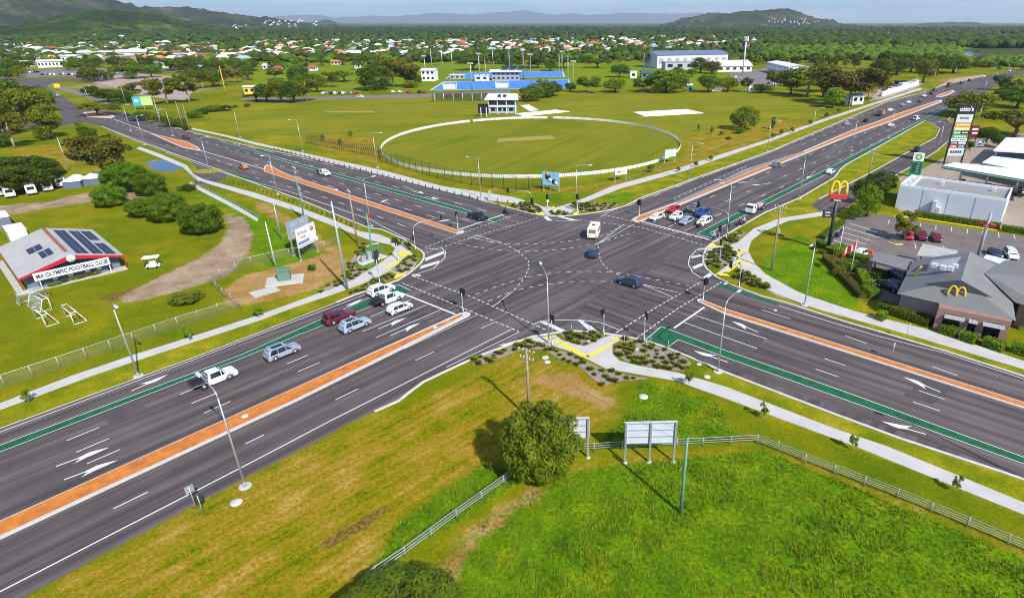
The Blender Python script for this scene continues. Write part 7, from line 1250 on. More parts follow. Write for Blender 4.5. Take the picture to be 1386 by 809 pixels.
T = [(733, 643, 538, 106, 'dome', 'lime', 'big round dense tree standing at the bend of the pipe fence', 'near'),
 (540, 868, 0, 190, 'dome', 'mid', 'dark leafy tree top at the bottom picture edge', 'near'),
 (40, 258, 208, 90, 'dome', 'dark', 'wide dark spreading tree over the parked vans', 'near'), (145, 249, 178, 92, 'gum', 'brown', 'olive brown open gum tree behind the blue tents'), (176, 259, 216, 58, 'dome', 'mid', 'full green tree right of the gum tree by the pond', 'near'), (207, 264, 230, 40, 'dome', 'mid', 'smaller green tree in front of the pond', 'near'), (152, 279, 248, 42, 'dome', 'mid', 'round green bush tree left of the gravel track end', 'near'), (193, 293, 265, 36, 'dome', 'mid', 'left tree of the joined pair beside the club lawn', 'near'), (229, 299, 256, 51, 'dome', 'mid', 'right tree of the joined pair beside the club lawn', 'near'), (277, 315, 271, 54, 'dome', 'mid', 'single round tree inside the bend of the gravel track', 'near'),
 (255, 258, 247, 26, 'bush', 'dark', 'low dark shrub beside the shoulder of the footbridge'), (6, 185, 122, 50, 'gum', 'olive', 'tall olive tree at the left edge above the side street'), (34, 165, 118, 60, 'round', 'olive', 'broad light green tree in the left tree belt'), (15, 150, 108, 44, 'round', 'dark', 'dark tree at the top of the left tree belt'), (50, 150, 116, 40, 'round', 'dark', 'dark tree behind the light green tree of the left belt'), (62, 152, 120, 30, 'round', 'mid', 'tree of the left belt next to the road bend'), (70, 188, 143, 46, 'tall', 'olive', 'drooping tall tree at the right end of the left belt'), (20, 200, 150, 50, 'gum', 'brown', 'shaded tree in front of the left belt'), (2, 222, 168, 40, 'spread', 'dark', 'dark tree cut by the left picture edge above the vans'),
 (133, 157, 138, 40, 'spread', 'olive', 'flat crowned tree in the median junction of the upper left road'), (155, 148, 139, 18, 'round', 'mid', 'small round tree right of the flat crowned median tree'), (106, 170, 163, 10, 'bush', 'mid', 'tiny round shrub by the far left lane'), (112, 181, 169, 14, 'bush', 'dark', 'dark round shrub beside the far left path'), (122, 184, 172, 18, 'bush', 'mid', 'green shrub right of the dark round shrub by the path'),
 (124, 130, 116, 20, 'round', 'dark', 'dark tree on the grass left of the teal billboard'), (147, 138, 121, 30, 'round', 'dark', 'first of two dark trees left of the teal billboard'), (166, 140, 122, 26, 'round', 'dark', 'second of two dark trees left of the teal billboard'), (180, 136, 112, 34, 'gum', 'olive', 'taller olive tree behind the teal billboard'), (144, 109, 99, 10, 'tall', 'mid', 'left one of two small cones in the far car park'), (152, 109, 98, 10, 'tall', 'mid', 'right one of two small cones in the far car park'),
 (196, 163, 148, 24, 'bush', 'dark', 'first dark shrub of the hedge row by the upper left road'), (212, 166, 151, 20, 'bush', 'olive', 'olive shrub in the hedge row by the upper left road'), (227, 171, 154, 22, 'bush', 'mid', 'third shrub of the hedge row by the upper left road'), (241, 172, 157, 22, 'bush', 'mid', 'fourth shrub of the hedge row by the upper left road'), (253, 177, 166, 12, 'bush', 'dark', 'last small shrub of the hedge row by the upper left road'),
 (264, 160, 148, 18, 'bush', 'mid', 'left shrub of the clump at the sports field corner'), (274, 155, 145, 16, 'bush', 'dark', 'second shrub of the clump at the sports field corner'), (292, 151, 141, 24, 'bush', 'mid', 'wide shrub of the clump at the sports field corner'), (308, 150, 140, 16, 'bush', 'dark', 'right shrub of the clump at the sports field corner'), (335, 145, 138, 9, 'bush', 'mid', 'single small shrub at the sports field edge'), (319, 145, 141, 7, 'bush', 'mid', 'tiny shrub left of the single small shrub'),
 (227, 141, 107, 36, 'gum', 'olive', 'pale trunked tree standing on the grass beyond the teal billboard'), (208, 128, 106, 22, 'round', 'olive', 'light tree on the pink gravel left of the pale trunked tree'), (257, 139, 100, 34, 'gum', 'olive', 'tall pale trunked gum with a shadow on the far left lawn'), (181, 106, 88, 34, 'spread', 'dark', 'dark spreading tree in the shopping car park'), (206, 105, 88, 24, 'round', 'mid', 'green tree beside the dark car park spreading tree'), (178, 107, 97, 16, 'round', 'mid', 'small tree in front of the dark car park spreading tree'),
 (275, 120, 97, 24, 'gum', 'brown', 'thin brown tree behind the yellow pole'), (290, 118, 96, 22, 'round', 'mid', 'green tree left of the yellow pole'), (300, 116, 92, 20, 'gum', 'brown', 'thin tree right behind the yellow pole'), (318, 112, 93, 24, 'gum', 'brown', 'thin brown tree right of the yellow pole'), (255, 98, 84, 26, 'round', 'dark', 'dark tree beyond the pink gravel'), (238, 96, 78, 26, 'gum', 'mid', 'tall green tree beyond the pink gravel'), (262, 92, 76, 24, 'round', 'olive', 'olive tree beyond the pink gravel'), (330, 100, 80, 24, 'round', 'mid', 'green tree left of the long white shed'), (343, 95, 78, 20, 'gum', 'olive', 'open tree behind the long white shed'),
 (348, 137, 124, 26, 'spread', 'dark', 'low spreading tree at the end of the long white shed'), (362, 138, 113, 28, 'round', 'dark', 'first dark tree of the big group on the lane'), (380, 139, 108, 32, 'round', 'olive', 'olive tree of the big group on the lane'), (398, 139, 110, 32, 'round', 'dark', 'dark middle tree of the big group on the lane'), (416, 138, 106, 30, 'gum', 'olive', 'open tree at the right of the big group on the lane'), (430, 125, 100, 24, 'round', 'olive', 'tree behind the right end of the big group on the lane'), (407, 118, 88, 28, 'round', 'mid', 'bright tree rising behind the big group on the lane'), (372, 108, 92, 22, 'gum', 'olive', 'open tree left behind the big group on the lane'),
 (449, 118, 98, 22, 'gum', 'olive', 'thin tree in front of the wide lone shade tree'), (466, 111, 94, 30, 'spread', 'mid', 'wide lone shade tree on the dry lawn'), (510, 122, 88, 44, 'dome', 'dark', 'largest dark tree by the lane corner'), (533, 118, 78, 40, 'gum', 'olive', 'tall olive tree behind the largest dark tree'), (551, 118, 84, 34, 'gum', 'brown', 'brown olive tree left of the white hall'), (560, 117, 100, 22, 'round', 'dark', 'dark tree close to the white hall'), (557, 119, 106, 20, 'bush', 'yellow', 'bright yellow green bush before the white hall'), (525, 96, 80, 30, 'round', 'mid', 'green tree far behind the lane corner'),
 (720, 137, 115, 30, 'dome', 'mid', 'left tree of the dark clump beside the pavilion'), (735, 132, 108, 32, 'dome', 'mid', 'right tree of the dark clump beside the pavilion'), (748, 130, 110, 24, 'round', 'dark', 'back tree of the dark clump beside the pavilion'), (772, 124, 112, 14, 'round', 'dark', 'small dark tree at the right end of the blue pitch'), (797, 126, 105, 34, 'gum', 'mid', 'first tree of the park row right of the blue pitch'), (832, 125, 106, 30, 'round', 'bright', 'bright green tree of the park row'), (870, 125, 107, 28, 'gum', 'olive', 'light open tree of the park row'), (903, 125, 95, 52, 'dome', 'mid', 'widest dark green tree of the park row'), (925, 121, 104, 20, 'gum', 'olive', 'open tree hugging the widest park tree'), (959, 125, 101, 30, 'round', 'mid', 'tree of the park row right of the kiosk'), (985, 124, 105, 26, 'round', 'olive', 'last leafy tree of the park row'), (1008, 125, 104, 18, 'gum', 'brown', 'brown tree near the white box hut'), (839, 105, 87, 26, 'round', 'mid', 'dark tree on the far park lawn'), (809, 92, 78, 26, 'spread', 'dark', 'spreading tree on the far park lawn'), (881, 91, 71, 26, 'round', 'olive', 'olive tree at the left end of the sports hall'), (948, 99, 78, 26, 'round', 'olive', 'first tree before the white tent roof'), (964, 100, 83, 24, 'round', 'brown', 'second tree before the white tent roof'), (936, 104, 93, 14, 'round', 'mid', 'small tree before the hall annex'), (918, 100, 91, 16, 'round', 'mid', 'tree before the middle of the sports hall'), (762, 92, 76, 30, 'spread', 'dark', 'spreading tree behind the back blue pitch'), (727, 92, 78, 26, 'round', 'dark', 'dark tree behind the back blue pitch'), (690, 96, 78, 30, 'spread', 'dark', 'wide dark tree behind the hockey clubhouse'), (640, 95, 77, 34, 'spread', 'dark', 'spreading tree left behind the hockey clubhouse'), (745, 96, 80, 20, 'round', 'mid', 'round tree behind the back blue pitch'),
 (1007, 176, 144, 34, 'dome', 'mid', 'full round tree alone on the right of the sports field'), (1001, 181, 171, 14, 'bush', 'bright', 'bright shrub below the full round field tree'), (963, 182, 170, 7, 'tall', 'mid', 'slim sapling left of the full round field tree'), (945, 178, 167, 5, 'tall', 'mid', 'thin sapling at the oval end'), (976, 183, 175, 7, 'bush', 'olive', 'low shrub between sapling and round tree'), (986, 189, 184, 9, 'bush', 'dark', 'dark low shrub on the brown bank'), (1046, 175, 157, 11, 'tall', 'mid', 'narrow tree by the second verge street light'), (881, 233, 221, 11, 'round', 'mid', 'small tree right of the white lettered sign'),
 (1092, 131, 90, 56, 'gum', 'olive', 'tall olive tree group by the white school'), (1070, 128, 92, 30, 'round', 'dark', 'dark tree at the end of the school'), (1150, 143, 90, 76, 'gum', 'brown', 'largest brown green tree beside the far verge'), (1175, 135, 94, 46, 'gum', 'brown', 'brown tree right of the largest brown green tree'), (1127, 146, 119, 26, 'round', 'bright', 'fresh green tree before the largest brown green tree'), (1112, 125, 84, 40, 'round', 'brown', 'broad brown tree behind the teal box shed'), (1047, 122, 96, 26, 'gum', 'olive', 'open tree in front of the school car park'), (1030, 126, 110, 24, 'bush', 'dark', 'dark shrub by the tree row end'),
 (1250, 112, 80, 30, 'round', 'olive', 'olive green tree at the works yard'), (1213, 101, 78, 34, 'round', 'dark', 'dark tree behind the works yard'), (1192, 103, 80, 30, 'round', 'dark', 'dark tree left behind the works yard'), (1268, 100, 74, 36, 'round', 'dark', 'dark tree row above the bare roadworks earth'), (1290, 99, 76, 36, 'round', 'dark', 'dark tree right above the roadworks earth'), (1232, 98, 74, 34, 'round', 'dark', 'dark tree between works yard and roadworks'),
 (1310, 158, 124, 58, 'round', 'olive', 'leafy tree directly behind the sign tower'), (1298, 152, 130, 26, 'round', 'mid', 'left tree of the pair behind the sign tower'), (1372, 186, 146, 70, 'spread', 'olive', 'wide olive tree at the right picture edge'), (1334, 196, 172, 26, 'round', 'dark', 'dark tree right of the dark red sign board'), (1376, 146, 114, 46, 'round', 'mid', 'tall green tree on the right edge of the road bend'), (1350, 200, 180, 22, 'round', 'dark', 'dark shrub tree before the right edge shop'), (1312, 205, 190, 14, 'tall', 'mid', 'slim bright tree between tower and parked cars'),
 (1190, 262, 227, 40, 'dome', 'dark', 'darkest tree of the clump beside the service road'), (1165, 275, 238, 30, 'round', 'dark', 'dark left tree of the clump beside the service road'), (1172, 293, 246, 36, 'dome', 'bright', 'bright green tree of the clump by the car park entry'), (1156, 297, 275, 22, 'round', 'mid', 'small tree at the car park entry'), (1224, 325, 285, 38, 'gum', 'olive', 'airy olive tree in the car park island')]
for q in T:
    if q[1] < 200 and q[3] > 12: q = (q[0], q[1], q[2] - (q[1] - q[2]) * .12, q[3] * 1.18) + q[4:]
    tree(*q[:7], lod=q[7] if len(q) > 7 else 'mid')
def scatter(n, us, vs, kinds, label, group, hts=(7, 12), lod='low', avoid=()):
    k = 0
    while k < n:
        u, v = RT.uniform(*us), vs[0] + (vs[1] - vs[0]) * RT.random()
        g = G(u, v)
        if any(a < u < c and b < v < d for a, b, c, d in avoid): continue
        kd, lf = RT.choice(kinds); h = RT.uniform(*hts); tree_at(g, h, h * RT.uniform(.95, 1.5), kd, lf, label, lod, group); k += 1
KM = [('round', 'mid'), ('round', 'dark'), ('gum', 'olive'), ('round', 'olive'), ('spread', 'dark')]
scatter(34, (-10, 340), (82, 98), KM, 'tree among the shops and lots in the far left', 'trees among the far left shops', avoid=((155, 70, 205, 96), (140, 76, 170, 100), (50, 80, 90, 104), (55, 96, 130, 110)))
scatter(24, (-10, 130), (90, 112), KM, 'tree around the far left junction', 'trees around the far left junction', avoid=((30, 96, 132, 108), (40, 104, 100, 130), (50, 70, 90, 96)))
scatter(34, (100, 345), (90, 116), KM, 'tree on the lawns beyond the teal billboard', 'trees on the far left lawns', avoid=((165, 98, 250, 130), (300, 110, 360, 130)))
scatter(30, (340, 560), (82, 96), KM, 'tree along the back of the dry park lawns', 'trees behind the dry park lawns'); scatter(26, (570, 890), (80, 91), KM, 'tree in the belt behind the blue pitches and park lawn', 'trees behind the blue pitches', avoid=((600, 88, 770, 130),))
scatter(48, (1020, 1300), (80, 94), [('round', 'mid'), ('round', 'bright'), ('round', 'dark'), ('gum', 'olive')], 'tree of the thick green wood right of the school', 'trees of the wood right of the school', (8, 13), avoid=((1030, 92, 1080, 112), (1300, 66, 1340, 80)))
scatter(22, (1290, 1400), (88, 96), [('round', 'olive'), ('round', 'mid'), ('bush', 'olive')], 'tree behind the far road bend', 'trees behind the far road bend', (5, 9)); scatter(10, (1352, 1400), (112, 140), KM, 'tree on the right bank of the far road bend', 'trees on the right bank')
# shrubs in the mulch beds
def inside(p, poly):
    c = False
    for i in range(len(poly)):
        a, b = poly[i - 1], poly[i]
        if (a[1] > p[1]) != (b[1] > p[1]) and p[0] < (b[0] - a[0]) * (p[1] - a[1]) / (b[1] - a[1]) + a[0]: c = not c
    return c
LM['shrub'] = leafmat('leaf_shrub', (.07, .11, .004), (.21, .23, .012), scale=6.)
def plant_proto(n, s, seed):
    mb = MB(); R = random.Random(seed)
    for _ in range(n): a, e = R.uniform(0, 6.3), R.uniform(.35, 1.4); d = Vector((cos(a) * cos(e), sin(a) * cos(e), sin(e))); sd = d.cross(Vector((0, 0, 1))).normalized() * s; p = d * R.uniform(.1, .4); q = d * R.uniform(.75, 1.05); q.z *= .9; mb.add([p - sd, p + sd, q + sd * .4 + Vector((0, 0, -.05)), q - sd * .4], [(0, 1, 2, 3)])
    return mb.build('shrub', LM['shrub'], data_only=True)
SHR = [plant_proto(90, .09, k) for k in range(3)]
bl = {'s1': (26, 'shrub in the near round garden bed between the yellow strips'), 's2': (44, 'shrub in the wide mulch bed beside the near green bike box'), 's3': (52, 'shrub in the long mulch strip on the near side of the footpath'), 'w1': (16, 'shrub in the round bed of the left island'), 'w2': (22, 'shrub in the bed behind the white cars on the left corner'), 'w3': (12, 'shrub in the slim bed left of the crossing'), 'w4': (40, 'shrub on the planted slope below the left corner lawn'), 'e1': (42, 'shrub in the dense round bed of the right island'), 'e2': (14, 'shrub in the small bed beside the far kerb on the right'), 'e3': (38, 'shrub in the dense lower bed of the right island'), 'n1': (30, 'shrub in the left bed of the far island'), 'n2': (8, 'shrub in the low middle bed of the far island'), 'n3': (34, 'shrub in the right bed of the far island')}
for k, (n, lb) in bl.items():
    po = PX(beds[k]); c = 0; xs_, ys_ = [p.x for p in po], [p.y for p in po]; pts = []
    while c < n:
        p = Vector((RT.uniform(min(xs_), max(xs_)), RT.uniform(min(ys_), max(ys_)))); c += .02
        if not inside(p, po) or any((p - q).length < .75 for q in pts): continue
        pts.append(p); c += .98; o = link('shrub', RT.choice(SHR), None, (p.x, p.y, .05)); s = RT.uniform(.45, .95) * (1.15 if k[0] in 'en' else 1.); o.scale = (s, s, s * RT.uniform(.6, 1.)); o.rotation_euler.z = RT.uniform(0, 6); tag(o, lb, 'shrub', lb[:50])
# staked saplings along the paths
sap = [(257, 462, 'sapling with a mulch ring left of the long footpath near the silver wagon'), (352, 431, 'sapling beside the left footpath near the maroon four wheel drive'), (40, 546, 'sapling with a mulch ring at the far left of the footpath'), (931, 522, 'leafy sapling on the lawn behind the right mulch bed'), (1033, 566, 'sapling between the right footpath and the pipe fence corner'), (1153, 609, 'sapling in a mulch ring below the middle of the right footpath'), (1292, 665, 'sapling in a mulch ring near the lower right footpath'), (918, 233, 'small sapling on the far verge closest to the car queue'), (942, 226, 'second small sapling on the far verge'), (962, 218, 'third small sapling on the far verge'), (1046, 188, 'dark sapling on the far verge near the second street light'), (1057, 183, 'sapling right of the dark sapling on the far verge'), (1072, 180, 'round sapling on the far verge'), (1096, 170, 'sapling beside the third street light'), (1118, 160, 'sapling beside the far path before the brown trees'), (1135, 154, 'sapling on the far path before the brown trees end'), (475, 185, 'young tree on the brown bank left of the oval'), (461, 196, 'dark young tree on the brown planted bank'), (437, 190, 'young tree among the stakes of the brown bank')]
for u, v, lb in sap: t = tree(u, v, v - 22 if v > 400 else v - 9, 14 if v > 400 else 7, 'gum' if v > 400 else 'round', 'bright' if v > 400 else 'mid', lb, 'low', None, 'sapling', 'sapling'); t.scale.z = max(t.scale.z, 1.7); g = G(u, v); mb = MB(); mb.lathe([(.75, .0), (.7, .05), (.2, .09)], n=10); 
mk_s = MB(); mk_s.tube([(0, 0, 0), (0, 0, 2.0)], .11, 5); me = mk_s.build('tree_stake', W['woodd'], data_only=True)
for r_, (a, b) in enumerate((((417, 189), (512, 206)), ((415, 194), (508, 212)))):
    for k in range(34): p = G(a[0] + (b[0] - a[0]) * k / 33, a[1] + (b[1] - a[1]) * k / 33); o = link('tree_stake', me, None, (p.x, p.y, 0)); tag(o, 'dark stake in the planted brown bank left of the oval', 'stake', 'stakes on the planted bank')
# hedges: clipped leaf boxes
def hedge(a, b, wd, h, label, lf='mid', dens=230):
    A_, B_ = G(*a), G(*b); d = B_ - A_; L_ = d.length; R = random.Random(int(a[0])); mb = MB(); t = thing('hedge', label, 'hedge', A_, atan2(d.y, d.x)); core = MB(); core.bev((L_ / 2, 0, h * .47), (L_ - .1, wd * .88, h * .92), .08); core.build('inner_growth', LM['dark'], t)
    for _ in range(int((L_ * (wd + 2 * h) + wd * h * 2) * dens / 4)):
        f_ = R.random() * (wd + 2 * h); x = R.uniform(0, L_); j = R.gauss(0, .05)
        if R.random() < .06: x = R.choice((0, L_)) + j
        p, nn = (Vector((x, -wd / 2 + j, f_)), Vector((0, -1, .3))) if f_ < h else ((Vector((x, wd / 2 + j, f_ - h)), Vector((0, 1, .3))) if f_ < 2 * h else (Vector((x, f_ - 2 * h - wd / 2, h + j)), Vector((0, 0, 1))))
        nn = (nn + Vector((R.gauss(0, .5), R.gauss(0, .5), R.gauss(0, .5)))).normalized(); t1 = nn.orthogonal().normalized(); t2 = nn.cross(t1); s = R.uniform(.07, .15); mb.add([p - t1 * s, p + t2 * s * .7, p + t1 * s, p - t2 * s * .7], [(0, 1, 2, 3)])
    mb.build('foliage', LM[lf], t)
hedge((1239, 293), (1352, 310), 1.8, 1.3, 'long clipped hedge along the back of the car park', 'mid', 120); hedge((1355, 312), (1420, 322), 1.8, 1.3, 'clipped hedge at the right end of the car park', 'mid', 120); hedge((1191, 419), (1258, 441), 1.8, 1.4, 'clipped hedge left of the brick front beside the footpath', 'olive')
for a, b, l in (((1272, 449), (1294, 456), 'clipped hedge block below the left brick window'), ((1299, 458), (1320, 465), 'clipped hedge block below the middle brick window'), ((1331, 466), (1357, 476), 'clipped hedge block below the right brick window'), ((1368, 474), (1400, 484), 'clipped hedge block right of the brick front'), ((1186, 430), (1197, 434), 'low hedge block at the left end of the front hedge')): hedge(a, b, 1.5, 1.3, l, 'bright')
for i, (a, b, w_, h_) in enumerate([((1107, 331), (1135, 346), 1.6, 1.1), ((1122, 344), (1142, 338), 2., 1.3), ((1143, 349), (1178, 358), 1.8, 1.4), ((1163, 374), (1172, 392), 1.6, 1.6), ((1177, 373), (1195, 378), 2.2, 1.4), ((1170, 396), (1182, 404), 1.8, 1.4), ((1118, 352), (1140, 372), 1.8, 1.1), ((1135, 362), (1160, 366), 2.4, 1.6), ((1140, 376), (1168, 404), 1.6, 1.), ((1112, 324), (1140, 302), 1.2, .9)]): hedge(a, b, w_, h_, 'clipped hedge ' + ['at the foot of the yellow arches sign', 'block beside the dark flag', 'behind the white parked car', 'standing upright left of the drive through', 'block by the brick pylon', 'block at the drive through exit', 'low and reddish along the lawn edge', 'mound below the drooping flag', 'strip along the bright green lawn', 'along the edge of the marked bays'][i], ['mid', 'bright', 'mid', 'bright', 'bright', 'bright', 'brown', 'mid', 'brown', 'mid'][i])
for i, (u, v) in enumerate([(70, 388), (78, 386), (88, 383), (101, 379), (112, 377), (122, 374), (132, 372)]): tree(u, v, v - 8, 11, 'bush', ['mid', 'bright', 'brown', 'bright', 'mid', 'brown', 'yellow'][i], 'garden plant ' + ['first from the left below the lettered club board', 'second below the lettered club board', 'reddish below the second board word', 'bright green below the lettered club board', 'green below the last board word', 'dark red at the right of the lettered club board', 'yellowish at the right end of the club front'][i], 'low', None, 'garden_plant', 'plant')
tree(423, 366, 355, 12, 'bush', 'dark', 'dark shrub growing in the bare transformer yard', 'low'); tree(253, 408, 396, 46, 'bush', 'olive', 'low olive weed patch on the grass beside the yard fence', 'low')
for i, (u, v, w_, lf, d_) in enumerate([(1133, 372, 20, 'brown', 'reddish mound behind the curved lawn edge'), (1148, 384, 18, 'mid', 'green mound left of the reddish strip'), (1160, 394, 18, 'brown', 'reddish mound near the drive through corner'), (1178, 389, 16, 'mid', 'round green mound before the drive through lane'), (1186, 397, 16, 'bright', 'bright mound at the drive through corner'), (1122, 356, 16, 'brown', 'brown mound at the foot of the arches pole'), (1152, 366, 22, 'mid', 'broad mound under the red white and blue flag'), (1170, 382, 16, 'bright', 'bright mound by the brick pylon'), (1112, 343, 14, 'brown', 'brown mound left of the arches pole')]): tree(u, v, v - w_ * .55, w_, 'bush', lf, d_, 'low', None, 'garden_bush', 'bush')
# tall grass of the near paddock: uncountable blades
def blades(name, polys, n, h, wd, m, seed, label, ylim=95):
    R = np.random.RandomState(seed); V, F_ = [], []; k = 0
    for po in polys:
        P_ = np.array([(p.x, p.y) for p in po]); lo, hi = P_.min(0), P_.max(0); hi[1] = min(hi[1], ylim); A_ = (hi - lo).prod(); c = R.uniform(lo, hi, (int(n * A_), 2)); ok = sdist(c[:, 0], c[:, 1], po) > -.3 + R.rand(len(c)) * .5; c = c[ok]
        cl = np.sin(c[:, 0] * .9 + np.sin(c[:, 1] * .7) * 2) * .5 + np.sin(c[:, 1] * 1.7 + c[:, 0] * .6) * .5; c = c[R.rand(len(c)) < .55 + .4 * cl]; cl = np.sin(c[:, 0] * .31 + 2 * np.sin(c[:, 1] * .23))
        for b in range(4):
            m_ = len(c); a = R.uniform(0, 6.283, m_); hh = h * R.uniform(.5, 1.25, m_) * (1 + .3 * cl); le = hh * R.uniform(.2, .9, m_); bx = c[:, 0] + R.normal(0, .09, m_); by = c[:, 1] + R.normal(0, .09, m_); px_, py_ = -np.sin(a) * wd, np.cos(a) * wd; z0 = np.zeros(m_)
            V.append(np.stack([np.stack([bx - px_, by - py_, z0], 1), np.stack([bx + px_, by + py_, z0], 1), np.stack([bx + np.cos(a) * le, by + np.sin(a) * le, hh], 1)], 1).reshape(-1, 3))
    V = np.concatenate(V); nf = len(V) // 3; me = bpy.data.meshes.new(name); me.vertices.add(len(V)); me.vertices.foreach_set('co', V.ravel()); me.loops.add(nf * 3); me.loops.foreach_set('vertex_index', np.arange(nf * 3)); me.polygons.add(nf); me.polygons.foreach_set('loop_start', np.arange(nf) * 3); me.polygons.foreach_set('loop_total', np.full(nf, 3)); me.update(); me.materials.append(m); o = link(name, me); tag(o, label, 'grass', kind='stuff'); return o
LM['grass'] = mat('grass_blade', (.050, .125, .002), .6, col2=(.23, .28, .006), scale=.45, detail=6, spec=.2); LM['straw'] = mat('straw_blade', (.22, .17, .006), .7, col2=(.42, .29, .03), scale=.5, detail=6, spec=.2)
blades('tall_grass', lush_p[:3], 22, .24, .045, LM['grass'], 3, 'tall lush green grass filling the near paddock', 92)
blades('dry_grass', [dry_p[0]], 7, .10, .03, LM['straw'], 5, 'short dry straw coloured grass on the near verge', 75)
# ================================================================== FAR COUNTRY
from mathutils import noise
from mathutils.bvhtree import BVHTree
HBV = {}
# houses of the suburb
HW = [mat('house_wall_%s' % k, c, .8, var=.08) for k, c in (('white', (.62, .61, .58)), ('cream', (.50, .42, .32)), ('grey', (.34, .34, .35)))]
HR = [mat('house_roof_%s' % k, c, .65, var=.1) for k, c in (('white', (.78, .79, .80)), ('terracotta', (.55, .20, .07)), ('grey', (.30, .31, .33)), ('red', (.33, .07, .045)), ('cream', (.55, .47, .38)), ('blue', (.30, .38, .48)))]
HN = ['white', 'orange tiled', 'grey', 'red', 'cream', 'pale blue']
HP = {}
def house_meshes(k, wk):
    if (k, wk) in HP: return HP[(k, wk)]
    w_, d_, h, r = 15., 10., 3.4 + (k % 3 == 0) * 1.4, 2.6; mb = MB(); mb.box((0, 0, h / 2), (w_, d_, h)); wl = mb.build('wall', HW[wk], data_only=True); mb = MB(); o = .7; e = [(-w_ / 2 - o, -d_ / 2 - o, h), (w_ / 2 + o, -d_ / 2 - o, h), (w_ / 2 + o, d_ / 2 + o, h), (-w_ / 2 - o, d_ / 2 + o, h)]; a, b = (-w_ / 2 + 4, 0, h + r), (w_ / 2 - 4, 0, h + r)
    mb.add(e + [a, b], [(0, 1, 5, 4), (1, 2, 5), (2, 3, 4, 5), (3, 0, 4), (3, 2, 1, 0)]); rf = mb.build('roof', HR[k], data_only=True); mb = MB()
    for x in (-5, -1.5, 4.5): mb.box((x, -d_ / 2 - .04, 1.8), (1.8, .1, 1.3)); 
    mb.box((1.5, -d_ / 2 - .05, 1.15), (1., .12, 2.2)); HP[(k, wk)] = (wl, rf); return HP[(k, wk)]
RH = random.Random(5); nh = 0
def house(u, v, k, where):
    global nh
    g = G(u, v); wl, rf = house_meshes(k, RH.randint(0, 2)); t = thing('house', 'small house with a %s roof %s' % (HN[k], where), 'house', (g.x, g.y, 0), RH.choice((0, .4, -.4, 1.2, 1.57)) + RH.uniform(-.15, .15), '%s roofed houses %s' % (HN[k], where)); s = RH.uniform(.8, 1.2); t.scale = (s, s, s); link('wall', wl, t); link('roof', rf, t); nh += 1
def houses(n, us, vs, ks, where):
    for _ in range(n): house(RH.uniform(*us), RH.uniform(*vs), RH.choice(ks), where)
houses(60, (-10, 350), (66, 83), [0, 0, 0, 2, 4, 3, 1], 'among trees in the far left suburb'); houses(78, (340, 620), (57, 80), [0, 0, 4, 1, 1, 2, 5], 'among trees beyond the park lawns'); houses(76, (610, 800), (55, 72), [1, 1, 4, 0, 3, 5, 0], 'among trees beyond the blue pitches'); houses(56, (800, 1060), (52, 64), [0, 1, 4, 4, 2, 0], 'among trees beyond the sports hall'); houses(18, (1040, 1386), (44, 50), [0, 0, 2], 'far off in the right hand woods')
for u, v, l in ((115, 47, 'far left'), (130, 47.5, 'far left'), (165, 49, 'far left'), (215, 57, 'far left'), (225, 57.5, 'far left')): house(u, v + 3, 0, 'below the green hill in the ' + l)
# woods: leaf masses nobody could count
def wood(name, n, us, vs, hts, m, seed, label, power=1.):
    R = np.random.RandomState(seed); ico = bmesh.new(); bmesh.ops.create_icosphere(ico, subdivisions=2, radius=1); bv = np.array([v.co[:] for v in ico.verts]); bf = np.array([[v.index for v in f.verts] for f in ico.faces]); ico.free(); nv = len(bv); V, F_ = [], []; k = 0
    u = R.uniform(us[0], us[1], n); v = vs[0] + (vs[1] - vs[0]) * R.rand(n) ** power
    for i in range(n):
        g = G(u[i], v[i]); h = R.uniform(*hts); w_ = h * R.uniform(.55, .95); q = bv * (1 + R.normal(0, .17, (nv, 1))); q = q * np.array([w_, w_, h * .52]) + np.array([g.x, g.y, h * .50]); V.append(q); F_.append(bf + k); k += nv
    V = np.concatenate(V); F_ = np.concatenate(F_); nf = len(F_); me = bpy.data.meshes.new(name); me.vertices.add(len(V)); me.vertices.foreach_set('co', V.ravel()); me.loops.add(nf * 3); me.loops.foreach_set('vertex_index', F_.ravel()); me.polygons.add(nf); me.polygons.foreach_set('loop_start', np.arange(nf) * 3); me.polygons.foreach_set('loop_total', np.full(nf, 3)); me.update(); me.materials.append(m); return tag(link(name, me), label, 'woodland', kind='stuff')
def woodmat(name, c1, c2, sc): return mat(name, c1, .8, col2=c2, scale=sc, detail=5, spec=.15)
wm1, wm2, wm3 = woodmat('wood_dark', (.012, .034, .003), (.062, .095, .007), .07), woodmat('wood_far', (.010, .028, .006), (.045, .072, .012), .02), woodmat('wood_bright', (.03, .075, .003), (.11, .165, .007), .06)
wood('distant_woodland', 5200, (-60, 1450), (37.5, 50), (8, 17), wm2, 1, 'distant dark green woodland stretching to the horizon', 1.)
wood('suburb_trees', 900, (-40, 1060), (56, 85), (3, 8), wm3, 22, 'lighter green garden trees between the far houses', 1.1)
wood('suburb_trees', 1500, (-40, 1060), (56, 84), (4, 9.5), wm1, 2, 'mass of suburban trees between the far houses', 1.2)
wood('suburb_trees', 1300, (-40, 1060), (48, 56), (6, 11), wm1, 12, 'mass of darker trees at the far rim of the suburb', 1.)
wood('right_woodland', 1500, (1040, 1440), (48, 66), (8, 15), wm1, 3, 'dark woodland belt on the right behind the wetland'); wood('mangrove', 1100, (1030, 1300), (58, 82), (5, 9), wm3, 4, 'bright green mangrove scrub right of the school')
wood('river_scrub', 300, (1290, 1440), (82, 91), (4, 7), wm3, 6, 'olive scrub between the river meadow and the road bend')
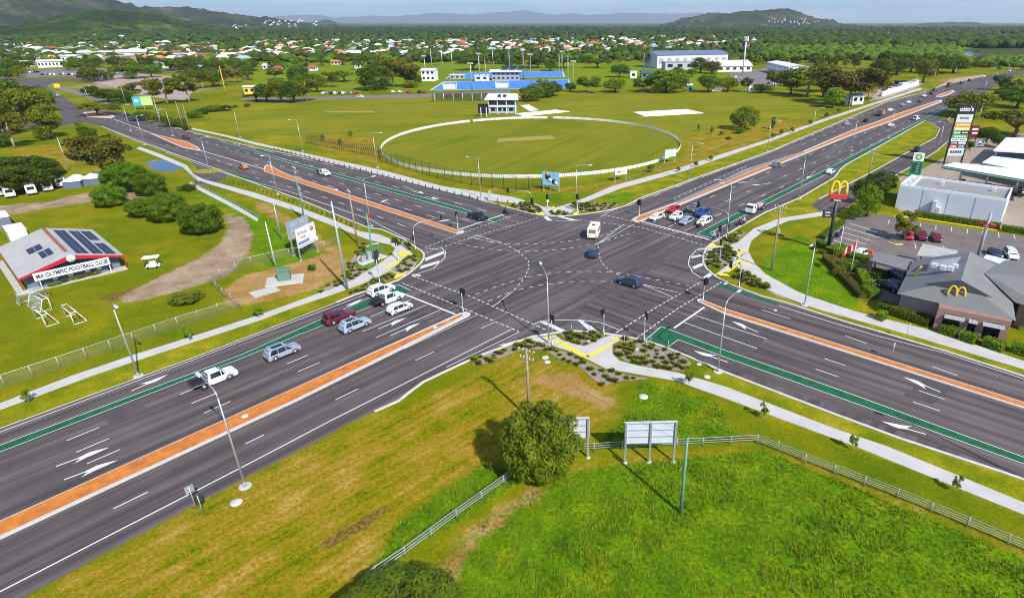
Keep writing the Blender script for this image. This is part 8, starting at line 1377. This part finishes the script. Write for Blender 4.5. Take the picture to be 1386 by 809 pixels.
# hills
def hill(name, prof, D, slope, m, seed, rough=.17):
    R = np.random.RandomState(seed); us = np.linspace(prof[0][0], prof[-1][0], 240 if rough > .15 else 120); vs = np.interp(us, [p[0] for p in prof], [p[1] for p in prof]); vs = vs + np.array([noise.fractal(Vector((a * .11, seed * 3.7, 0)), .8, 2.2, 5) for a in us]) * (1.5 if D > 5500 else .8); top = [AT(a, b, D) for a, b in zip(us, vs)]; NV = 44 if rough > .15 else 26; V = []
    ph = R.uniform(0, 6.3, 12); hm = max(p.z for p in top)
    for i, p in enumerate(top):
        for j in range(NV):
            s = -1 + 2 * j / (NV - 1); h = max(p.z, 1.); k = (cos(pi * s / 1.0) + 1) / 2; k = k ** .85; x = p.x; y = p.y + s * slope
            r_ = sum(sin(x / (hm * (.9 / (q + 1))) + ph[q] + y / (hm * 1.3 / (q + 1)) * cos(ph[q + 6])) / (q + 1.5) for q in range(5)); k2 = k * (1 + rough * r_ * (1 - k) * 2.2); nz_ = noise.fractal(Vector((x, y, 0)) / (hm * .42), .9, 2.1, 7) * (.27 if rough > .15 else .06) * hm * (k * (1.12 - k)) ** .5; V.append((x + rough * hm * .5 * r_ * (1 - k), y, h * k2 + nz_ - 2.))
    me = bpy.data.meshes.new(name); n = len(top); f = [(i * NV + j, (i + 1) * NV + j, (i + 1) * NV + j + 1, i * NV + j + 1) for i in range(n - 1) for j in range(NV - 1)]; me.from_pydata(V, [], f); HBV[name] = BVHTree.FromPolygons(V, f); me.materials.append(m); me.polygons.foreach_set('use_smooth', [True] * len(f)); me.update(); return tag(link(name, me), kind='structure')
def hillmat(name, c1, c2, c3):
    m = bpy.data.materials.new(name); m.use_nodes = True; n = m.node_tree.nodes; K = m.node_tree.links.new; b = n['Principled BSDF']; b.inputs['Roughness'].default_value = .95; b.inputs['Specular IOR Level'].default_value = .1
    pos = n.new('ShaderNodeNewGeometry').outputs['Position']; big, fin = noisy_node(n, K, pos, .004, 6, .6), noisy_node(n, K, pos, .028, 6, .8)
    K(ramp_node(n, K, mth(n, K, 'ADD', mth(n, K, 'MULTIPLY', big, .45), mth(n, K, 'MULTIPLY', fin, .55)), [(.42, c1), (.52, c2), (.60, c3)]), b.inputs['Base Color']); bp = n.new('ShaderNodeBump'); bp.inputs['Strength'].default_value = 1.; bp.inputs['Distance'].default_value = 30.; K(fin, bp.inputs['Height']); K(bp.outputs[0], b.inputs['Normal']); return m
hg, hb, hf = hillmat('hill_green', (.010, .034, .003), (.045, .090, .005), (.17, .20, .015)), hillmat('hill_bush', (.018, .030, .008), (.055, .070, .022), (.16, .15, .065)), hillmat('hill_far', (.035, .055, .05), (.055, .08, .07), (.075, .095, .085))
hill('hill', [(55, 50), (85, 43), (110, 30), (130, 19), (150, 14), (172, 15), (190, 21), (215, 29), (240, 36), (265, 42), (300, 50)], 2500, 650, hg, 1)
hill('mountain', [(-240, 34), (-160, 22), (-90, 12), (-40, 6), (-5, 7), (12, 12), (28, 7), (48, -3), (66, -8), (95, -10), (122, -3), (136, 4), (152, 10), (178, 16), (215, 30), (245, 38)], 4200, 1300, hb, 2, .28)
hill('mountain_ridge', [(150, 34), (170, 20), (182, 14), (195, 10.6), (210, 10), (226, 12), (246, 9.6), (261, 12.7), (279, 17), (304, 20), (329, 22), (350, 24), (368, 28), (391, 32), (421, 35.5), (440, 38)], 5200, 1300, hb, 3, .24)
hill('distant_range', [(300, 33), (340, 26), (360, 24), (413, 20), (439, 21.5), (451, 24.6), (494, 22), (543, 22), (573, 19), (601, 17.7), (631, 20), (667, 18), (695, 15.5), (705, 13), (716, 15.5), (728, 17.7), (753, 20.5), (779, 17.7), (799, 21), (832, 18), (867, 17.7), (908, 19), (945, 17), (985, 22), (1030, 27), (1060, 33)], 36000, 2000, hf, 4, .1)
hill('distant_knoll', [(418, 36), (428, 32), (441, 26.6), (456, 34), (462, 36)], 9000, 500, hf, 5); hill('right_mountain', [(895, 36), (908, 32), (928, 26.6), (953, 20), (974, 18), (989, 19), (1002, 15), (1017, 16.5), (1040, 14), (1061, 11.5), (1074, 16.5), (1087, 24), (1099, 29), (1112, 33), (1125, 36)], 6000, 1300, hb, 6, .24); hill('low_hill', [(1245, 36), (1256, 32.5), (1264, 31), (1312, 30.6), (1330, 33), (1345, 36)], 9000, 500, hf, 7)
for k in range(40):                    # white flats standing on the far slopes
    o_, u, v = ('mountain_ridge', RH.uniform(356, 428), 0) if k < 22 else (('right_mountain', RH.uniform(1040, 1104), RH.uniform(24, 33)) if k < 34 else ('mountain_ridge', RH.uniform(300, 345), RH.uniform(33, 37)))
    if v == 0: v = 25.5 + (u - 352) * .155 + RH.uniform(.5, 6)
    d_ = AT(u, v, 9000) - Vector((0, 0, CH)); hit = HBV[o_].ray_cast(Vector((0, 0, CH)), d_.normalized())[0]
    if hit is None or hit.z < 4: continue
    wl, rf = house_meshes(0, 0); t = thing('house', 'white building on the far hillside', 'house', (hit.x, hit.y, hit.z - 2), RH.uniform(0, 3), 'white buildings on the far hillsides'); t.scale = (.7, .7, .9); link('wall', wl, t); link('roof', rf, t)
    u, v, D = (RH.uniform(352, 432), RH.uniform(27, 35), 4300) if k < 22 else ((RH.uniform(1040, 1110), RH.uniform(25, 33), 5000) if k < 36 else (RH.uniform(300, 350), RH.uniform(37, 39), 4300)); p = AT(u, max(v, 24 + (432 - u) * .02 if u < 500 else v), D - 700); wl, rf = house_meshes(0, 0); t = thing('house', 'white building on the far hillside', 'house', (p.x, p.y, max(p.z, 0) - 3), RH.uniform(0, 3), 'white buildings on the far hillsides'); t.scale = (.6, .6, .8); link('wall', wl, t); link('roof', rf, t)
# ------------------------------------------------------------------ air
mb = MB(); mb.box((0, 19000, 460), (47000, 40000, 922)); hz = bpy.data.materials.new('haze_air'); hz.use_nodes = True; n = hz.node_tree.nodes; n.remove(n['Principled BSDF']); pv = n.new('ShaderNodeVolumePrincipled'); pv.inputs['Color'].default_value = (.80, .90, 1.0, 1); pv.inputs['Density'].default_value = .000042; pv.inputs['Anisotropy'].default_value = .2; hz.node_tree.links.new(pv.outputs[0], n['Material Output'].inputs['Volume'])
tag(mb.build('haze', hz), kind='stuff')
RX = np.random.RandomState(8); mb = MB()                            # the rest of the suburb, too small to tell apart
for k in range(420):
    u = RX.uniform(-20, 1060); lo, hi = (60, 84) if u < 350 else ((55, 80) if u < 620 else (51, 70)); g = G(u, RX.uniform(lo, hi)); a = RX.uniform(0, 3.1); w_, d_, h_ = RX.uniform(11, 18), RX.uniform(8, 11), RX.uniform(3, 4.5); c_ = RX.randint(0, 6); mb.box((g.x, g.y, h_ / 2), (w_, d_, h_), a, 6 + c_ % 3); mb.box((g.x, g.y, h_ + 1.3), (w_ + 1.2, d_ + 1.2, 2.6), a, c_, .35)
tag(mb.build('distant_suburb', HR + HW), 'distant suburb of small pale and orange roofs among trees', 'suburb', kind='stuff')
